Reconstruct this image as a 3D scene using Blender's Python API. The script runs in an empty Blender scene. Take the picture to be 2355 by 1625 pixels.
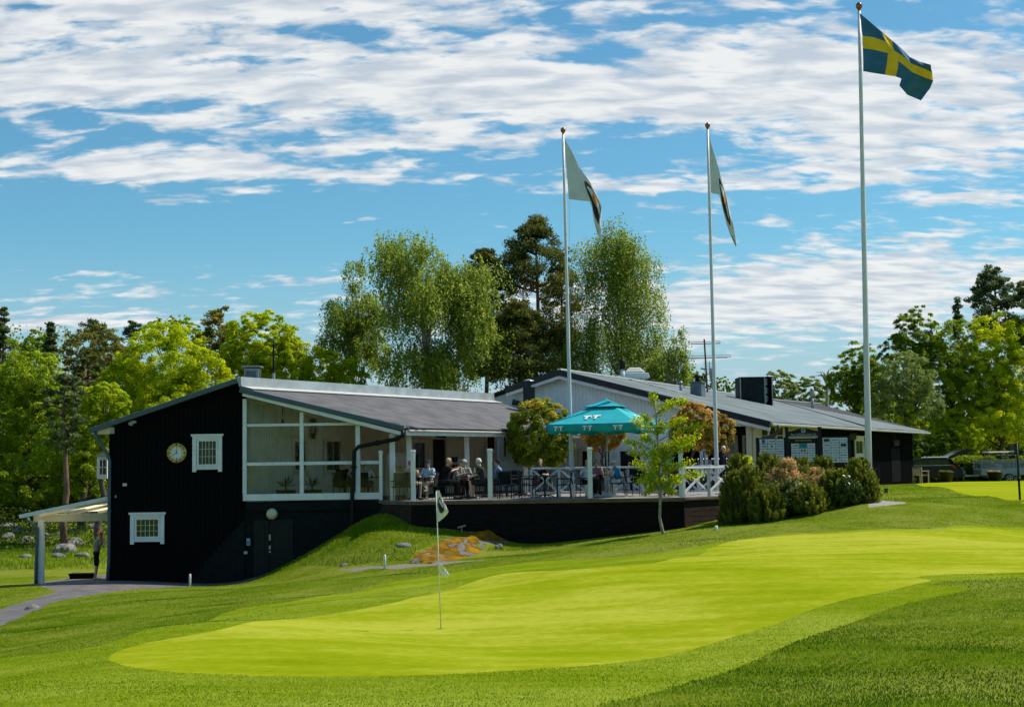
import bpy, bmesh, math, random
import numpy as np
from mathutils import Vector, Matrix, Euler, geometry
R = math.radians
random.seed(7); rng = np.random.default_rng(7)
S = bpy.context.scene; COL = S.collection
V = Vector
# ------------------------------------------------------------------ camera
F = 3271.0; CX, CY = 1177.5, 812.5
cd = bpy.data.cameras.new('camera'); cam = bpy.data.objects.new('camera', cd); COL.objects.link(cam)
cd.sensor_width = 36; cd.lens = 50; cd.clip_end = 3000; cd.clip_start = 0.1
PITCH = math.atan(247.5/F); ROLL = -0.014
CM = Matrix.Rotation(R(90)+PITCH, 4, 'X') @ Matrix.Rotation(ROLL, 4, 'Z')
EYE = V((0, 0, 1.25))
cam.matrix_world = Matrix.Translation(EYE) @ CM
S.camera = cam
CM3 = CM.to_3x3()
def ray(px, py):                      # direction in the place with forward (Y) part 1
    d = CM3 @ V(((px-CX)/F, (CY-py)/F, -1)); return d/d.y
def at(px, py, Y): return EYE + ray(px, py)*Y
def wid(n, Y): return n*Y/F           # size in metres of n photo pixels at distance Y
# ------------------------------------------------------------------ objects
ORG = {}
def tag(o, label=None, cat=None, group=None, kind=None):
    if label: o['label'] = label
    if cat: o['category'] = cat
    if group: o['group'] = group
    if kind: o['kind'] = kind
    return o
def thing(name, loc, label, cat, group=None, rz=0):
    o = bpy.data.objects.new(name, None); COL.objects.link(o)
    o.location = loc; o.rotation_euler = (0, 0, rz); o.empty_display_size = .2
    ORG[o.name] = V(loc); return tag(o, label, cat, group)
def link(name, me, parent=None, shift=True):
    o = bpy.data.objects.new(name, me); COL.objects.link(o)
    if parent:
        org = ORG.get(parent.name, V((0, 0, 0))); o.parent = parent
        ORG[o.name] = org
        if shift and org.length > 0: me.transform(Matrix.Translation(-org))
    return o
def place_origin(o, loc):             # a one-mesh thing: put its origin at its base
    o.data.transform(Matrix.Translation(-V(loc))); o.location = loc; return o
class MB:
    def __init__(s): s.v = []; s.f = []; s.m = []; s.mi = 0
    def add(s, vs, fs):
        n = len(s.v); s.v += [tuple(v) for v in vs]; s.f += [[i+n for i in f] for f in fs]; s.m += [s.mi]*len(fs); return s
    def box(s, c, d, rz=0, ry=0, rx=0, taper=1):
        c = V(c); h = V(d)/2; M = Euler((rx, ry, rz)).to_matrix()
        vs = [c + M @ V((x*h.x*(taper if z > 0 else 1), y*h.y*(taper if z > 0 else 1), z*h.z)) for z in (-1, 1) for x, y in ((-1, -1), (1, -1), (1, 1), (-1, 1))]
        return s.add(vs, [(0, 3, 2, 1), (4, 5, 6, 7), (0, 1, 5, 4), (1, 2, 6, 5), (2, 3, 7, 6), (3, 0, 4, 7)])
    def bar(s, a, b, w, h, up=(0, 0, 1)):      # rectangular bar from a to b
        a, b = V(a), V(b); d = (b-a).normalized(); u = V(up)
        if abs(d.dot(u)) > .98: u = V((0, 1, 0))
        x = d.cross(u).normalized()*w/2; z = x.cross(d).normalized()*h/2
        vs = [p+q for p in (a, b) for q in (-x-z, x-z, x+z, -x+z)]
        return s.add(vs, [(0, 3, 2, 1), (4, 5, 6, 7), (0, 1, 5, 4), (1, 2, 6, 5), (2, 3, 7, 6), (3, 0, 4, 7)])
    def tube(s, pts, r, n=8, cap=True):
        pts = [V(p) for p in pts]; k = len(pts)
        rs = r if isinstance(r, (list, tuple)) else [r]*k
        vs = []; prev = None
        for i, p in enumerate(pts):
            d = (pts[min(i+1, k-1)]-pts[max(i-1, 0)])
            d = d.normalized() if d.length > 1e-9 else V((0, 0, 1))
            if prev is None: x = d.orthogonal().normalized()
            else:
                x = prev - d*prev.dot(d); x = x.normalized() if x.length > 1e-6 else d.orthogonal().normalized()
            prev = x; y = d.cross(x)
            vs += [p + (x*math.cos(6.2832*j/n)+y*math.sin(6.2832*j/n))*rs[i] for j in range(n)]
        fs = [(i*n+j, i*n+(j+1) % n, (i+1)*n+(j+1) % n, (i+1)*n+j) for i in range(k-1) for j in range(n)]
        if cap: fs += [tuple(range(n))[::-1], tuple((k-1)*n+j for j in range(n))]
        return s.add(vs, fs)
    def lathe(s, c, prof, n=16, ax=None):      # prof: (radius, height)
        c = V(c); M = ax or Matrix.Identity(3)
        vs = [c + M @ V((r*math.cos(6.2832*j/n), r*math.sin(6.2832*j/n), h)) for r, h in prof for j in range(n)]
        k = len(prof)
        fs = [(i*n+j, i*n+(j+1) % n, (i+1)*n+(j+1) % n, (i+1)*n+j) for i in range(k-1) for j in range(n)]
        fs += [tuple(range(n))[::-1], tuple((k-1)*n+j for j in range(n))]
        return s.add(vs, fs)
    def ball(s, c, r, n=12, m=8, sq=(1, 1, 1)):
        c = V(c); vs = [c+V((0, 0, -r*sq[2]))]
        for i in range(1, m):
            a = math.pi*i/m - math.pi/2
            vs += [c + V((r*sq[0]*math.cos(a)*math.cos(6.2832*j/n), r*sq[1]*math.cos(a)*math.sin(6.2832*j/n), r*sq[2]*math.sin(a))) for j in range(n)]
        vs.append(c+V((0, 0, r*sq[2]))); L = len(vs)-1
        fs = [(0, 1+(j+1) % n, 1+j) for j in range(n)]
        fs += [(1+i*n+j, 1+i*n+(j+1) % n, 1+(i+1)*n+(j+1) % n, 1+(i+1)*n+j) for i in range(m-2) for j in range(n)]
        fs += [(L, 1+(m-2)*n+j, 1+(m-2)*n+(j+1) % n) for j in range(n)]
        return s.add(vs, fs)
    def prism(s, poly, ext):                   # planar polygon pushed along ext
        ext = V(ext); n = len(poly); p = [V(q) for q in poly]
        return s.add(p+[q+ext for q in p], [tuple(range(n))[::-1], tuple(range(n, 2*n))] + [(i, (i+1) % n, n+(i+1) % n, n+i) for i in range(n)])
    def quad(s, *p): return s.add(p, [tuple(range(len(p)))])
    def mesh(s, name, mats):
        me = bpy.data.meshes.new(name); me.from_pydata(s.v, [], s.f)
        for m in (mats if isinstance(mats, (list, tuple)) else [mats]): me.materials.append(m)
        if any(s.m): me.polygons.foreach_set('material_index', s.m)
        me.update(); return me
    def build(s, name, mats, parent=None, smooth=False, bev=0, fix=True):
        me = s.mesh(name, mats)
        if fix:
            bm = bmesh.new(); bm.from_mesh(me); bmesh.ops.recalc_face_normals(bm, faces=bm.faces); bm.to_mesh(me); bm.free()
        if smooth: me.polygons.foreach_set('use_smooth', [True]*len(me.polygons))
        o = link(name, me, parent)
        if bev:
            b = o.modifiers.new('bevel', 'BEVEL'); b.width = bev; b.segments = 2; b.limit_method = 'ANGLE'; b.angle_limit = R(40)
        return o
def copy_tree(o, parent=None):
    kids = [c for c in COL.objects if c.parent == o] if o.name not in KIDS else KIDS[o.name]
    c = o.copy(); COL.objects.link(c)
    if parent: c.parent = parent
    for k in kids: copy_tree(k, c)
    return c
KIDS = {}
def freeze(o):
    ks = [c for c in COL.objects if c.parent == o]; KIDS[o.name] = ks
    for k in ks: freeze(k)
# ------------------------------------------------------------------ materials
MATS = {}
def mat(name, col, rough=.6, var=.12, scale=6, metal=0, spec=.4, bump=0, bscale=40, col2=None, stretch=None, alpha=None, trans=0, emit=None, tr_leaf=0, coords='Object', detail=5):
    if name in MATS: return MATS[name]
    m = bpy.data.materials.new(name); m.use_nodes = True; nt = m.node_tree; N = nt.nodes; L = nt.links
    b = N['Principled BSDF']; b.inputs['Roughness'].default_value = rough; b.inputs['Metallic'].default_value = metal
    b.inputs['Specular IOR Level'].default_value = spec
    tc = N.new('ShaderNodeTexCoord'); mp = N.new('ShaderNodeMapping'); L.new(tc.outputs[coords], mp.inputs[0])
    if stretch: mp.inputs['Scale'].default_value = stretch
    nz = N.new('ShaderNodeTexNoise'); nz.inputs['Scale'].default_value = scale; nz.inputs['Detail'].default_value = detail
    L.new(mp.outputs[0], nz.inputs[0])
    mx = N.new('ShaderNodeMix'); mx.data_type = 'RGBA'
    c1 = col; c2 = col2 or tuple(min(1, c*(1+var)) for c in col); c0 = tuple(c*(1-var) for c in col) if not col2 else col
    mx.inputs[6].default_value = (*c0, 1); mx.inputs[7].default_value = (*c2, 1)
    rp = N.new('ShaderNodeMapRange'); rp.inputs[1].default_value = .35; rp.inputs[2].default_value = .65
    L.new(nz.outputs[0], rp.inputs[0]); L.new(rp.outputs[0], mx.inputs[0]); L.new(mx.outputs[2], b.inputs['Base Color'])
    if bump:
        n2 = N.new('ShaderNodeTexNoise'); n2.inputs['Scale'].default_value = bscale; n2.inputs['Detail'].default_value = 4; L.new(mp.outputs[0], n2.inputs[0])
        bp = N.new('ShaderNodeBump'); bp.inputs['Strength'].default_value = bump; bp.inputs['Distance'].default_value = .02
        L.new(n2.outputs[0], bp.inputs['Height']); L.new(bp.outputs[0], b.inputs['Normal'])
    if trans: b.inputs['Transmission Weight'].default_value = trans
    if alpha is not None: b.inputs['Alpha'].default_value = alpha
    MATS[name] = m; m.diffuse_color = (*col, 1); return m
def leafmat(name, cols, trans=.45, rough=.5):
    m = bpy.data.materials.new(name); m.use_nodes = True; nt = m.node_tree; N = nt.nodes; L = nt.links
    N.remove(N['Principled BSDF']); out = N['Material Output']
    at_ = N.new('ShaderNodeAttribute'); at_.attribute_name = 'tint'
    cr = N.new('ShaderNodeValToRGB'); L.new(at_.outputs['Fac'], cr.inputs[0])
    e = cr.color_ramp.elements; e[0].color = (*cols[0], 1); e[1].color = (*cols[-1], 1)
    for i, c in enumerate(cols[1:-1]): x = e.new((i+1)/(len(cols)-1)); x.color = (*c, 1)
    d = N.new('ShaderNodeBsdfDiffuse'); t = N.new('ShaderNodeBsdfTranslucent'); g = N.new('ShaderNodeBsdfGlossy'); g.inputs['Roughness'].default_value = rough
    g.inputs['Color'].default_value = (.6, .7, .6, 1)
    mx = N.new('ShaderNodeMixShader'); mx.inputs[0].default_value = trans; m2 = N.new('ShaderNodeMixShader'); m2.inputs[0].default_value = .02
    hs = N.new('ShaderNodeHueSaturation'); hs.inputs['Value'].default_value = 1.8; hs.inputs['Hue'].default_value = .49
    L.new(cr.outputs[0], d.inputs[0]); L.new(cr.outputs[0], hs.inputs['Color']); L.new(hs.outputs[0], t.inputs[0])
    L.new(d.outputs[0], mx.inputs[1]); L.new(t.outputs[0], mx.inputs[2]); L.new(mx.outputs[0], m2.inputs[1]); L.new(g.outputs[0], m2.inputs[2])
    L.new(m2.outputs[0], out.inputs[0]); MATS[name] = m; return m
def glassmat(name, tint=(.9, .95, .95), refl=.0, ior=1.5):
    m = bpy.data.materials.new(name); m.use_nodes = True; nt = m.node_tree; N = nt.nodes; L = nt.links
    N.remove(N['Principled BSDF']); out = N['Material Output']
    t = N.new('ShaderNodeBsdfTransparent'); t.inputs[0].default_value = (*tint, 1)
    g = N.new('ShaderNodeBsdfGlossy'); g.inputs['Roughness'].default_value = .02
    fr = N.new('ShaderNodeFresnel'); fr.inputs[0].default_value = ior
    ad = N.new('ShaderNodeMath'); ad.operation = 'ADD'; ad.inputs[1].default_value = refl; L.new(fr.outputs[0], ad.inputs[0])
    mx = N.new('ShaderNodeMixShader'); L.new(ad.outputs[0], mx.inputs[0]); L.new(t.outputs[0], mx.inputs[1]); L.new(g.outputs[0], mx.inputs[2])
    L.new(mx.outputs[0], out.inputs[0]); MATS[name] = m; return m
WHITE = mat('white_paint', (.74, .75, .76), .5, .06, 3, bump=.05)
CREAM = mat('cream_paint', (.62, .55, .42), .6, .08, 3)
BLACKW = mat('black_stained_wood', (.0035, .0045, .005), .8, .35, 9, spec=.08, bump=.3, bscale=30)
DECKW = mat('dark_stained_boards', (.007, .007, .008), .85, .5, 4, spec=.06, stretch=(1, 1, 6), col2=(.018, .014, .013), bump=.3)
DECKW2 = mat('lit_side_boards', (.035, .022, .017), .85, .4, 4, spec=.1, stretch=(1, 1, 6), col2=(.06, .043, .035), bump=.3)  # front's boards again, light on the angled sides painted into the tone
FLOORW = mat('deck_floor', (.27, .24, .21), .7, .2, 3, stretch=(.4, 6, 1))
BLACKM = mat('black_metal', (.009, .009, .010), .5, .2, 8, spec=.2)
GREYM = mat('grey_metal', (.30, .32, .34), .4, .12, 6, metal=.6)
ZINC = mat('zinc_sheet', (.36, .39, .39), .5, .14, 2.0, metal=.25)
EDGE = mat('blue_grey_flashing', (.07, .105, .13), .5, .1, 3)
ROOFA = mat('brown_grey_corrugated_roof', (.085, .08, .083), .7, .25, 1.5, bump=.2, stretch=(1, 1, 1), col2=(.14, .13, .135))
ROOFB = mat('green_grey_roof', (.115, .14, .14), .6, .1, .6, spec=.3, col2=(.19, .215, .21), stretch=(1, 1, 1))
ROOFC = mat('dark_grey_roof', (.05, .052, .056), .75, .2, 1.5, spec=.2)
GLASSD = mat('dark_window_glass', (.02, .022, .012), .06, .3, 2, spec=.8)
GLASS = glassmat('clear_glass', (.97, .985, .98), -.015, 1.25)
GLASSP = glassmat('porch_glass_sheet', (.93, .94, .88), -.01, 1.4)
SKIN = mat('skin', (.60, .36, .26), .5, .06, 14)
DARKIN = mat('dark_interior', (.012, .011, .01), .9, .3, 3)
# ------------------------------------------------------------------ light
SUN = V((1.2, .40, 1.75)).normalized()
sl = bpy.data.lights.new('sun', 'SUN'); sl.energy = 4.6; sl.angle = R(.53); sl.color = (1, .95, .86)
so = bpy.data.objects.new('sun', sl); COL.objects.link(so); so.rotation_euler = SUN.to_track_quat('Z', 'Y').to_euler()
S.view_settings.view_transform = 'Standard'; S.view_settings.look = 'None'; S.view_settings.exposure = 0.18; S.view_settings.gamma = 1
w = bpy.data.worlds.new('World'); S.world = w; w.use_nodes = True; nt = w.node_tree; N = nt.nodes; L = nt.links
bg = N['Background']; bg.inputs[1].default_value = .15
sky = N.new('ShaderNodeTexSky'); sky.sky_type = 'NISHITA'; sky.sun_disc = False
sky.sun_elevation = math.asin(SUN.z); sky.sun_rotation = math.atan2(SUN.x, SUN.y)
sky.air_density = 1.0; sky.dust_density = .6; sky.ozone_density = 2.2
def nd(t, **k):
    n = N.new('ShaderNode'+t)
    for a, b in k.items(): setattr(n, a, b)
    return n
def mth(op, a, b=None, c=None, clamp=False):
    n = nd('Math', operation=op, use_clamp=clamp)
    for i, x in enumerate((a, b, c)):
        if x is None: continue
        if isinstance(x, (int, float)): n.inputs[i].default_value = x
        else: L.new(x, n.inputs[i])
    return n.outputs[0]
tc = nd('TexCoord'); sp = nd('SeparateXYZ'); L.new(tc.outputs['Generated'], sp.inputs[0])
X, Y_, Z = sp.outputs[0], sp.outputs[1], sp.outputs[2]
# cloud layer: a level sheet of altocumulus overhead, so rows crowd together towards the horizon
zc = mth('MAXIMUM', Z, .012); k = mth('DIVIDE', 1.0, mth('ADD', zc, .24))
u = mth('MULTIPLY', X, k); v = mth('MULTIPLY', Y_, k)
cmb = nd('CombineXYZ'); L.new(u, cmb.inputs[0]); L.new(v, cmb.inputs[1])
def noise(vec, scale, detail, rough=.55, off=(0, 0, 0), sc=(1, 1, 1), rot=0, dist=0):
    mp = nd('Mapping'); mp.inputs['Location'].default_value = off; mp.inputs['Scale'].default_value = sc; mp.inputs['Rotation'].default_value = (0, 0, rot)
    L.new(vec, mp.inputs[0]); n = nd('TexNoise'); n.inputs['Scale'].default_value = scale; n.inputs['Detail'].default_value = detail
    n.inputs['Roughness'].default_value = rough; n.inputs['Distortion'].default_value = dist; L.new(mp.outputs[0], n.inputs[0]); return n.outputs[0]
elev = Z
def gauss(ax, ay, sx, sy, amp):       # a soft patch of more (or less) cloud at azimuth ax, height ay (tangents)
    az = mth('DIVIDE', X, Y_); el = mth('DIVIDE', Z, Y_)
    dx = mth('DIVIDE', mth('SUBTRACT', az, ax), sx); dy = mth('DIVIDE', mth('SUBTRACT', el, ay), sy)
    q = mth('ADD', mth('MULTIPLY', dx, dx), mth('MULTIPLY', dy, dy))
    return mth('MULTIPLY', mth('EXPONENT', mth('MULTIPLY', q, -1.0)), amp)
def skypx(px, py):
    d = ray(px, py); return d.x, d.z
# where the photograph's cloud banks and blue gaps lie: (px, py, radius x, radius y, amount)
BANKS = [(300, 20, 900, 100, .22), (250, 190, 900, 55, .22), (1300, 150, 900, 90, .10), (2000, 190, 500, 130, .24), (1150, 235, 420, 60, .16),
         (330, 385, 420, 40, .26), (860, 408, 110, 18, .17), (1010, 330, 260, 32, .17), (520, 290, 200, 24, .12), (1550, 425, 300, 24, .17),
         (1500, 250, 500, 40, .10), (2150, 330, 330, 45, .16), (2000, 395, 200, 35, .12), (2250, 455, 160, 25, .14), (1750, 700, 700, 75, .22), (2050, 620, 330, 50, .16), (2100, 545, 260, 26, .08),
         (220, 628, 60, 12, .13), (250, 672, 120, 16, .13), (620, 640, 130, 12, .12), (150, 740, 320, 22, .16), (470, 614, 60, 9, .08), (600, 520, 70, 14, .06), (1080, 560, 50, 20, .12), (430, 450, 120, 22, .13),
         (1800, 515, 80, 10, .12), (840, 506, 60, 10, .08), (1180, 495, 130, 9, .08),
         (770, 70, 130, 26, -.16), (1400, 130, 140, 24, -.16), (2030, 40, 110, 30, -.16), (760, 170, 110, 12, -.12), (60, 15, 60, 14, -.15), (1280, 40, 60, 22, -.1),
         (500, 560, 900, 70, -.13), (900, 480, 400, 50, -.08), (1300, 345, 900, 20, -.07), (60, 480, 300, 80, -.14)]
cov = None
for px, py, sx, sy, amp in BANKS:
    ax, ay = skypx(px, py); g = gauss(ax, ay, sx/F, sy/F, amp); cov = g if cov is None else mth('ADD', cov, g)
front = mth('GREATER_THAN', Y_, .05)
cov = mth('MULTIPLY', cov, front)
n1 = noise(cmb.outputs[0], 15, 8, .55, sc=(.75, 1.45, 1), rot=.12, dist=.3)
n2 = noise(cmb.outputs[0], 3.2, 4, .5, off=(3.1, 1.7, 0), sc=(.8, 1.2, 1))
n3 = noise(cmb.outputs[0], 40, 3, .5, off=(5, 2, 0), sc=(.7, 1.2, 1))
base = mth('ADD', mth('MULTIPLY', n1, .66), mth('ADD', mth('MULTIPLY', n2, .16), mth('MULTIPLY', n3, .18)))
dens = mth('ADD', base, cov)
mr = nd('MapRange', interpolation_type='SMOOTHSTEP'); mr.inputs[1].default_value = .512; mr.inputs[2].default_value = .675; L.new(dens, mr.inputs[0])
# white of the cloud: thick parts a little greyer underneath
mr2 = nd('MapRange'); mr2.inputs[1].default_value = .60; mr2.inputs[2].default_value = .85; L.new(dens, mr2.inputs[0])
n4 = noise(cmb.outputs[0], 15, 4, .5, off=(3.3, 7, 0), sc=(.7, 1.9, 1), dist=.3)
mr4 = nd('MapRange'); mr4.inputs[1].default_value = .36; mr4.inputs[2].default_value = .60; L.new(n4, mr4.inputs[0])
cc = nd('Mix', data_type='RGBA'); cc.inputs[6].default_value = (3.35, 3.75, 4.2, 1); cc.inputs[7].default_value = (5.3, 5.35, 5.3, 1); L.new(mr4.outputs[0], cc.inputs[0])
tint = nd('Mix', data_type='RGBA', blend_type='MULTIPLY'); tint.inputs[0].default_value = 1; L.new(sky.outputs[0], tint.inputs[6]); tint.inputs[7].default_value = (.37, .67, .71, 1)
hz = nd('MapRange', interpolation_type='SMOOTHSTEP'); hz.inputs[1].default_value = .0; hz.inputs[2].default_value = .17; hz.inputs[3].default_value = .8; hz.inputs[4].default_value = 0; L.new(Z, hz.inputs[0])
hm = nd('Mix', data_type='RGBA'); L.new(hz.outputs[0], hm.inputs[0]); L.new(tint.outputs[2], hm.inputs[6]); hm.inputs[7].default_value = (2.7, 3.3, 4.0, 1)
fade = nd('MapRange'); fade.inputs[1].default_value = .0; fade.inputs[2].default_value = .10; fade.inputs[3].default_value = .70; fade.inputs[4].default_value = .93; L.new(Z, fade.inputs[0])
fc = mth('MULTIPLY', mr.outputs[0], fade.outputs[0])
mixs = nd('Mix', data_type='RGBA'); L.new(fc, mixs.inputs[0]); L.new(hm.outputs[2], mixs.inputs[6]); L.new(cc.outputs[2], mixs.inputs[7])
L.new(mixs.outputs[2], bg.inputs[0])
w.cycles.sampling_method = 'MANUAL'; w.cycles.sample_map_resolution = 512
# ------------------------------------------------------------------ terrain
# known ground points: photo pixel and distance ...
GP = [(0, 1625, 13), (1178, 1625, 12.5), (2355, 1625, 12), (830, 1553, 15.8), (252, 1522, 17.5), (1500, 1500, 17.5), (2000, 1360, 23.5), (2355, 1305, 27),
      (1014, 1445, 22.1), (1003, 1369, 26.5), (1200, 1313, 31), (1450, 1290, 33), (1730, 1237, 37), (2355, 1219, 40), (509, 1446, 22.5), (1640, 1218, 41), (1350, 1245, 45),
      (1525, 1230, 44), (950, 1213, 46.8), (1080, 1225, 46.5), (1200, 1252, 46.4), (870, 1182, 47.3), (720, 1270, 47.2), (640, 1310, 47.3), (570, 1337, 47.3),
      (882, 1306, 41), (1017, 1297, 41), (1138, 1287, 41), (1300, 1262, 42), (900, 1345, 33), (1150, 1330, 33), (250, 1336, 48), (430, 1340, 47.8), (376, 1351, 44.6), (564, 1338, 45.5), (150, 1377, 41.5),
      (376, 1362, 40), (600, 1350, 40), (0, 1425, 37.5), (0, 1345, 50), (0, 1290, 62), (100, 1262, 66), (100, 1227, 71), (200, 1200, 76), (20, 1200, 76), (0, 1500, 24.5), (0, 1560, 17.5), (300, 1420, 33), (150, 1400, 37), (0, 1452, 32), (650, 1372, 33),
      (2000, 1163, 44), (2355, 1150, 46), (2180, 1156, 45), (2250, 1125, 60), (2200, 1107, 80), (2355, 1107, 80), (2030, 1120, 62), (2180, 1172, 42.5), (1850, 1190, 44), (1720, 1205, 44.5), (2100, 1200, 40.5),
      (800, 1285, 45), (900, 1250, 45.3), (1040, 1262, 44.7), (960, 1283, 43.6), (1090, 1257, 45.5)]
pts = [tuple(at(*g)) for g in GP]
pts += [(0, 0, -.35), (-8, 0, -.4), (8, 0, -.35), (0, 6, -.6), (-7, 8, -.75), (7, 7, -.6), (-30, 0, -.8), (30, 0, -.2), (0, -30, -.2), (-40, -30, -.5), (40, -30, 0),
        (-40, 20, -2.2), (-40, 60, -2.9), (-60, 90, -.5), (-30, 90, -.9), (-15, 80, -2.4), (-12, 60, -2.6), (-10, 52, -2.6), (-5, 50, -1.3), (0, 50, -.9), (4, 51, -.8), (8, 52, -.6),
        (5, 58, -.5), (0, 62, -.6), (10, 60, -.45), (13, 54, -.4), (20, 70, -.35), (30, 90, -.9), (45, 100, -1.4), (25, 110, -1.5), (0, 100, -1.8), (-10, 120, -1), (40, 140, -1),
        (60, 60, -.3), (40, 30, -.4), (60, 100, -1), (30, 44, -.35), (27, 36, -.7), (-50, 120, 2), (-20, 140, 1), (-90, 60, -1), (80, 140, 0), (-90, 140, 4), (0, 180, 0), (22, 52, -.3), (-28, 36, -2.7), (-24, 44, -2.75)]
P0 = np.array(pts)
def tps_k(r2): return .5*r2*np.log(r2+1e-9)
n_ = len(P0); d2 = ((P0[:, None, :2]-P0[None, :, :2])**2).sum(-1)
A = np.zeros((n_+3, n_+3)); A[:n_, :n_] = tps_k(d2)+np.eye(n_)*.35
A[:n_, n_] = 1; A[:n_, n_+1:] = P0[:, :2]; A[n_, :n_] = 1; A[n_+1:, :n_] = P0[:, :2].T
W = np.linalg.solve(A, np.concatenate([P0[:, 2], np.zeros(3)]))
def zf(x, y):
    x = np.atleast_1d(np.asarray(x, float)); y = np.atleast_1d(np.asarray(y, float)); out = np.empty(x.shape)
    for i in range(0, x.size, 20000):
        xx, yy = x[i:i+20000], y[i:i+20000]
        r2 = (xx[:, None]-P0[None, :, 0])**2+(yy[:, None]-P0[None, :, 1])**2
        out[i:i+20000] = tps_k(r2) @ W[:n_] + W[n_]+W[n_+1]*xx+W[n_+2]*yy
    rr = np.hypot(x, y-60); f = np.clip((rr-110)/60, 0, 1); f = f*f*(3-2*f)
    und = .03*np.sin(x*.55+y*.21)+.025*np.sin(x*.23-y*.47+1)+.012*np.sin(x*1.3+y*.9)
    q = np.clip((y-(18.5+(x+6)*1.08))/4.5, 0, 1)*np.clip((46-y)/3, 0, 1); und = und+q*q*(3-2*q)*(.075*np.sin(x*.42+1+np.sin(y*.5))*np.sin(y*.85+.35*x)+.035*np.sin(x*1.1+y*.3)*np.sin(y*1.7-x*.4))
    q2 = np.clip((x-(1+ (y-12)*.62))/2, 0, 1)*np.clip((30-y)/4, 0, 1); und = und+q2*(.05*np.sin(x*.9+y*.5)*np.sin(y*.8-x*.3)+.02*np.sin(x*2.3+y))
    return (out+und)*(1-f) + f*(-1.0+.02*(rr-110)*0)
def gz(x, y): return float(zf(x, y)[0])
def G(px, py, y0=9., y1=120.):         # first ground point met along a view ray
    d = ray(px, py); ts = np.linspace(y0, y1, 700)
    h = EYE.z+d.z*ts - zf(d.x*ts, ts); i = int(np.argmax(h < 0)); 
    if h[i] >= 0: i = len(ts)-1
    a, b = ts[max(i-1, 0)], ts[i]
    for _ in range(18):
        m = (a+b)/2
        if EYE.z+d.z*m - gz(d.x*m, m) < 0: b = m
        else: a = m
    return V((d.x*b, b, gz(d.x*b, b)))
def smooth_poly(P, n=8):
    out = []; k = len(P)
    for i in range(k):
        p0, p1, p2, p3 = P[i-1], P[i], P[(i+1) % k], P[(i+2) % k]
        for j in range(n):
            t = j/n; out.append(.5*((2*p1)+(-p0+p2)*t+(2*p0-5*p1+4*p2-p3)*t*t+(-p0+3*p1-3*p2+p3)*t**3))
    return out
D = 2355/2313
def xy(px, py): p = G(px, py); return np.array([p.x, p.y])
gpoly = [(247, 1490), (262, 1472), (330, 1452), (500, 1420), (650, 1398), (800, 1378), (900, 1358), (985, 1340), (1100, 1303), (1180, 1291), (1300, 1285), (1420, 1276), (1500, 1266), (1600, 1240), (1700, 1216), (1800, 1207), (1900, 1203), (2100, 1200), (2313, 1197)]
gpoly2 = [(2313, 1292), (2100, 1312), (2000, 1335), (1850, 1370), (1770, 1402), (1700, 1425), (1600, 1455), (1500, 1481), (1300, 1504), (1100, 1517), (950, 1524), (805, 1527), (640, 1526), (500, 1522), (400, 1517), (330, 1510), (280, 1502)]
raw = [xy(a*D, b*D) for a, b in gpoly] + [np.array([27, 40.]), np.array([30, 33.])] + [xy(a*D, b*D) for a, b in gpoly2]
GREEN = smooth_poly(raw, 6)
def offset_poly(P, d):
    k = len(P); out = []
    for i in range(k):
        t = P[(i+1) % k]-P[i-1]; t = t/(np.linalg.norm(t)+1e-9); out.append(P[i]+np.array([t[1], -t[0]])*d)
    return out
area = sum(GREEN[i-1][0]*GREEN[i][1]-GREEN[i][0]*GREEN[i-1][1] for i in range(len(GREEN)))
sgn = 1 if area > 0 else -1
GD = GREEN[::3]
CU = [(0, 1486), (150, 1470), (300, 1432), (500, 1386), (700, 1350), (850, 1322), (985, 1300), (1100, 1281), (1300, 1263), (1500, 1246), (1640, 1223), (1750, 1207), (1900, 1199), (2100, 1194), (2313, 1191)]
CL = [(2313, 1304), (2200, 1328), (2050, 1362), (1950, 1396), (1850, 1430), (1750, 1470), (1600, 1530), (1450, 1572), (1350, 1600)]
COLLAR = smooth_poly([np.array([-9., 18.5])]+[xy(a*D, b*D) for a, b in CU]+[np.array([28, 41.])]+[np.array([31, 33.])]+[xy(a*D, b*D) for a, b in CL]+[np.array([1.2, 10.]), np.array([-2, 9.5]), np.array([-6, 9.5]), np.array([-9, 13.])], 4)
ASPH = smooth_poly([xy(150, 1378), xy(230, 1364), xy(376, 1351), xy(480, 1345), xy(564, 1338), np.array([-8.0, 47.5]), np.array([-8., 49.]), np.array([-13, 49]), np.array([-10.5, 54]), np.array([-13.5, 54]), xy(212, 1321), xy(130, 1333), xy(90, 1338), xy(66, 1342), xy(110, 1353), xy(128, 1360), xy(90, 1372), xy(40, 1388), xy(0, 1402), xy(-40, 1420), xy(-40, 1462), xy(0, 1440), xy(60, 1412), xy(100, 1394)], 4)
PATH = smooth_poly([xy(745, 1314), xy(799, 1311), xy(882, 1307), xy(960, 1303), xy(1017, 1298), xy(1080, 1290), xy(1110, 1289), xy(1110, 1287), xy(1080, 1288), xy(1017, 1292), xy(960, 1297), xy(882, 1301), xy(799, 1307)], 3)
PRACT = smooth_poly([xy(2120, 1118), xy(2210, 1135), xy(2300, 1146), xy(2360, 1149), xy(2440, 1150), np.array([34, 56.]), np.array([34, 70.]), np.array([28, 76]), xy(2150, 1109), xy(2110, 1112)], 5)
GRAV = [xy(1998, 1166), xy(2040, 1162), xy(2084, 1157), xy(2060, 1153), xy(2020, 1149), xy(1985, 1150)]
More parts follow.
